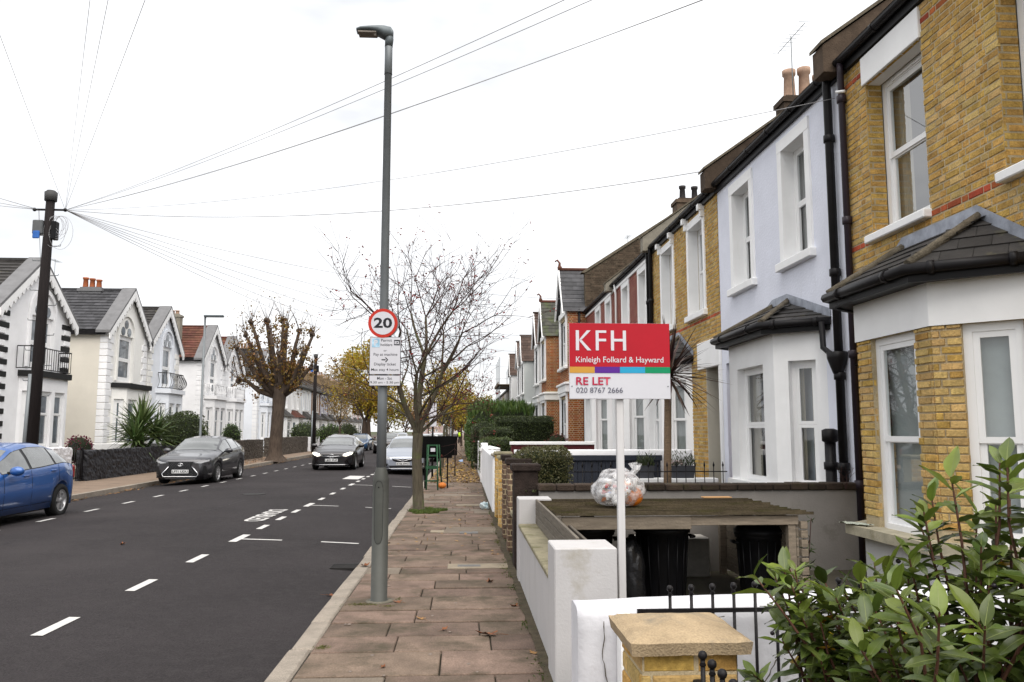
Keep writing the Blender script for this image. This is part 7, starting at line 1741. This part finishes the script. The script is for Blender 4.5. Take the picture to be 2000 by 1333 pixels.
for tip in shoots:
    base_ = Vector((1.62 + U(-.18, .18), (3.15 if tip.y > 2.95 else 2.55) + U(-.15, .15), .02)); mid = base_.lerp(tip, .55) + Vector((U(-.06, .06), U(-.06, .06), .08)); pre = base_.lerp(tip, .85) + Vector((U(-.03, .03), U(-.03, .03), .03))
    P = [base_, mid, pre, tip]; stems.tube(P, [.010, .007, .0045, .003], 5, cap=False)
    ax = (tip - pre).normalized(); ax = (ax + Vector((0, 0, .5))).normalized(); az0 = U(0, 6)
    nl = random.randint(14, 20)
    for j in range(nl):
        t = j / (nl - 1); pos = pre.lerp(tip, (t - .45) / .55) if t > .45 else mid.lerp(pre, .35 + t / .45 * .65); az = az0 + j * 2.4; el = -15 + 78 * max(0, t - .15) ** 1.3 + U(-12, 12); mi = 1 if (t > .72 and random.random() < .65) else 0
        if random.random() < .02 and t < .6: mi = 2
        M = Matrix.Translation(pos) @ ax.to_track_quat('Z', 'Y').to_matrix().to_4x4() @ Matrix.Rotation(az, 4, 'Z') @ Matrix.Rotation(-R(el), 4, 'Y') @ Matrix.Rotation(U(-.5, .5), 4, 'X') @ Matrix.Diagonal([U(.6, .95)] * 3 + [1]); leaves.append((pos.length, M, mi, random.randrange(4)))
stems.build('stems', mat('laurel_stem', (.09, .04, .025), .7, .3), lau)
leaves.sort(key=lambda q: q[0])
rest = [MB(), MB(), MB()]
for k, (d_, M, mi, j) in enumerate(leaves):
    if k < 300: o = link('leaf', LM[(mi, j)], lau); o.matrix_basis = M
    else:
        me = LM[(mi, j)]; rb2 = rest[mi]; rb2.smooth = True; o_ = len(rb2.v); rb2.T = M
        for v in me.vertices: rb2.P(v.co)
        for f_ in me.polygons: rb2.mi = f_.material_index; rb2.F([o_ + i for i in f_.vertices])
for mi in range(3):
    if rest[mi].f: rest[mi].build('foliage', [lm[mi], ribm], lau, kind='stuff')
for k in range(16):
    tip = random.choice(shoots); b = MB(); b.ball(tip + Vector((U(-.04, .04), U(-.04, .04), U(-.03, .03))), .0085, 9, 7); b.build('berry', mat('black_berry', (.012, .008, .012), .3), lau)
reparent(lau)
for o in bpy.data.objects:
    if o.parent == lau: pass
# weeds
wm = leafmat('weed_leaf', (.055, .075, .02), (.09, .11, .03)); b = MB()
for k in range(2600):
    y = 5. + abs(random.gauss(0, 7)); x = .585 + random.gauss(0, .035) - .02
    if noise.noise(Vector((0, y * 1.3, 0))) < .02: continue
    leafcard(b, Vector((min(x, .62), y, -.005)), U(.008, .03), .5, (Vector((-.4, 0, 1)) + rdir() * .9).normalized())
b.build('wall_foot_weeds', wm, label='small weeds and moss growing along the foot of garden walls', cat='weeds', kind='stuff')
b = MB()
for k in range(420): y = U(9.9, 15.5); leafcard(b, Vector((.64 + U(-.02, .25), y, .9 if 9.9 < y < 10 else .0)), U(.02, .06), .4, (Vector((0, 0, 1)) + rdir() * .9).normalized())
b.build('garden_weeds', wm, label='low weeds between the dark brick piers', cat='weeds', kind='stuff')
wd = thing('tall_weed', 'tall leafy weed growing right of the bin store', 'plant', (3.42, 8.2, 0)); b = MB(); st_ = MB()
for k in range(5):
    x = U(-.12, .12); e = Vector((x * 2, U(-.1, .1), U(.5, .82))); st_.tube([(x, 0, 0), e], .005, 4)
    for j in range(26): p = Vector((x, 0, 0)).lerp(e, U(.25, 1)); leafcard(b, p, U(.05, .11), .22, (rdir() + Vector((0, 0, -.1))).normalized())
st_.build('stem', twigm, wd); b.build('leaves', leafmat('dark_weed', (.03, .05, .015), (.05, .075, .02)), wd, kind='stuff')
dw = thing('dry_weed', 'dry brown twiggy weed at the end of the party wall', 'plant', (4.62, 9.6, .95)); a_ = MB(); b = MB(); tq = []
for k in range(6): grow((a_, b), tq, Vector((0, 0, .0)), (Vector((0, 0, 1)) + rdir() * .5).normalized(), .16, .004, 1, .05, .8, .2, .6, .0016)
b.build('twigs', twigm, dw, kind='stuff')
# fallen leaves
fm = mat('fallen_leaf_brown', (.11, .036, .016), .7, .3, 18., col2=(.19, .07, .025)); fm2 = mat('fallen_leaf_tan', (.26, .14, .05), .7, .3, 18.)
def fallen(m, curl):
    b = MB(); b.smooth = True; n = 20; ring = []
    c = b.P((0, 0, .004))
    for k in range(n):
        a = 2 * math.pi * k / n; r_ = .055 * (1 + .38 * math.cos(5 * a + .3) + .12 * math.cos(11 * a)) * (1.25 if abs(a - math.pi) > 2.4 else .9); ring.append(b.P((r_ * math.cos(a), r_ * math.sin(a) * .8, .004 + curl * (r_ * 9) ** 2 * .03 * (1 + math.sin(2 * a)))))
    for k in range(n): b.F((c, ring[k], ring[(k + 1) % n]))
    b.tube([(-.03, 0, .005), (-.09, .01, .006), (-.13, .035, .004)], .0018, 4); return b.mesh('fallen_leaf', m)
FM = [fallen(fm, 1.2), fallen(fm, 2.2), fallen(fm2, .8)]
spots = [(.22, 6.75, 0, 1.5, 'largest curled brown leaf on the pavement'), (.30, 9.05, 0, 1., 'dark brown leaf beside the pale grey wall'), (-.36, 7.35, 0, .9, 'brown leaf right of the lamp column foot'), (-1.42, 9.0, -.1, 1., 'reddish leaf in the gutter by a kerb stone'), (.50, 7.8, 0, .7, 'small orange leaf against the low grey wall'), (.53, 6.2, 0, .8, 'orange leaf near the grey pier foot'), (-.62, 8.05, 0, .8, 'brown leaf touching the lamp column base'), (-1.2, 10.2, 0, .9, 'brown leaf on the kerb stone past lamp column'), (.45, 11.0, 0, .9, 'leaf by the dark brick piers'), (-.15, 6.95, 0, .6, 'pale tan leaf in mid pavement'), (-4.9, 12.2, .0, .9, 'tan leaf alone on the road'), (-.05, 14.6, 0, .8, 'leaf on pavement near the small cover'), (-.55, 5.9, 0, .5, 'tiny leaf fragment nearest the camera')]
for k, (x, y, z, s, lb) in enumerate(spots):
    o = link('fallen_leaf', FM[k % 3], None, (x, y, (roadz(x) if x < -1.3 else 0) + .006), lb, 'leaf', 'fallen leaves'); o.rotation_euler = (U(-.15, .15), U(-.15, .15), U(0, 6)); o.scale = (s * .8,) * 3
b = MB(); b2 = MB()
for k in range(2600):
    y = 26 + abs(random.gauss(0, 14)); x = U(-1.1, .55)
    if y > 75: continue
    leafcard(b if k % 3 else b2, Vector((x, y, .004)), U(.06, .13), .8, Vector((U(-1, 1), U(-1, 1), U(0, .25))).normalized(), Vector((0, 0, 1)))
for k in range(140): leafcard(b, Vector((U(-1.1, .5), U(11, 26), .004)), U(.04, .08), .8, Vector((U(-1, 1), U(-1, 1), .1)).normalized(), Vector((0, 0, 1)))
b.build('leaf_litter', mat('litter_tan', (.26, .16, .07), .8, .3, 6., per=.3), label='scatter of tan leaves along the far right pavement', cat='leaves', kind='stuff')
b2.build('leaf_litter', mat('litter_yellow', (.38, .25, .06), .8, .3, 6., per=.3), label='scatter of yellow leaves along the far right pavement', cat='leaves', kind='stuff')
b = MB()
for k in range(900):
    y = U(18, 60); x = lkerb(y) + abs(random.gauss(0, .16)) + .02
    if noise.noise(Vector((0, y * .5, 3))) < .0 and k % 4: continue
    leafcard(b, Vector((x, y, roadz(x) + .005)), U(.05, .11), .8, Vector((U(-1, 1), U(-1, 1), .1)).normalized(), Vector((0, 0, 1)))
for k in range(500): y = U(40, 52); leafcard(b, Vector((U(-12.3, -10.6), y, .005)), U(.06, .12), .8, Vector((U(-1, 1), U(-1, 1), .1)).normalized(), Vector((0, 0, 1)))
b.build('leaf_litter', mat('litter_brown', (.22, .12, .05), .8, .3, 6., per=.3), label='brown leaves lying along the left gutter and pavement', cat='leaves', kind='stuff')

b = MB(); random.seed(99)
for (cx, cy, rx, ry, n_) in ((-.95, 7.97, .17, .06, 700), (-.70, 7.88, .07, .035, 160), (-1.07, 6.45, .05, .05, 220), (.50, 10.0, .05, .16, 260), (.52, 12.3, .04, .3, 260), (.53, 14.5, .04, .4, 260), (-.62, 8.2, .03, .08, 90)):
    for k in range(n_): leafcard(b, Vector((cx + random.gauss(0, rx * .5), cy + random.gauss(0, ry * .5), .004)), U(.006, .014), .7, (rdir() + Vector((0, 0, .3))).normalized())
b.build('pavement_moss', leafmat('moss_tuft', (.085, .09, .02), (.13, .13, .03)), label='yellow-green moss around the lamp column foot and along the kerb', cat='moss', kind='stuff')
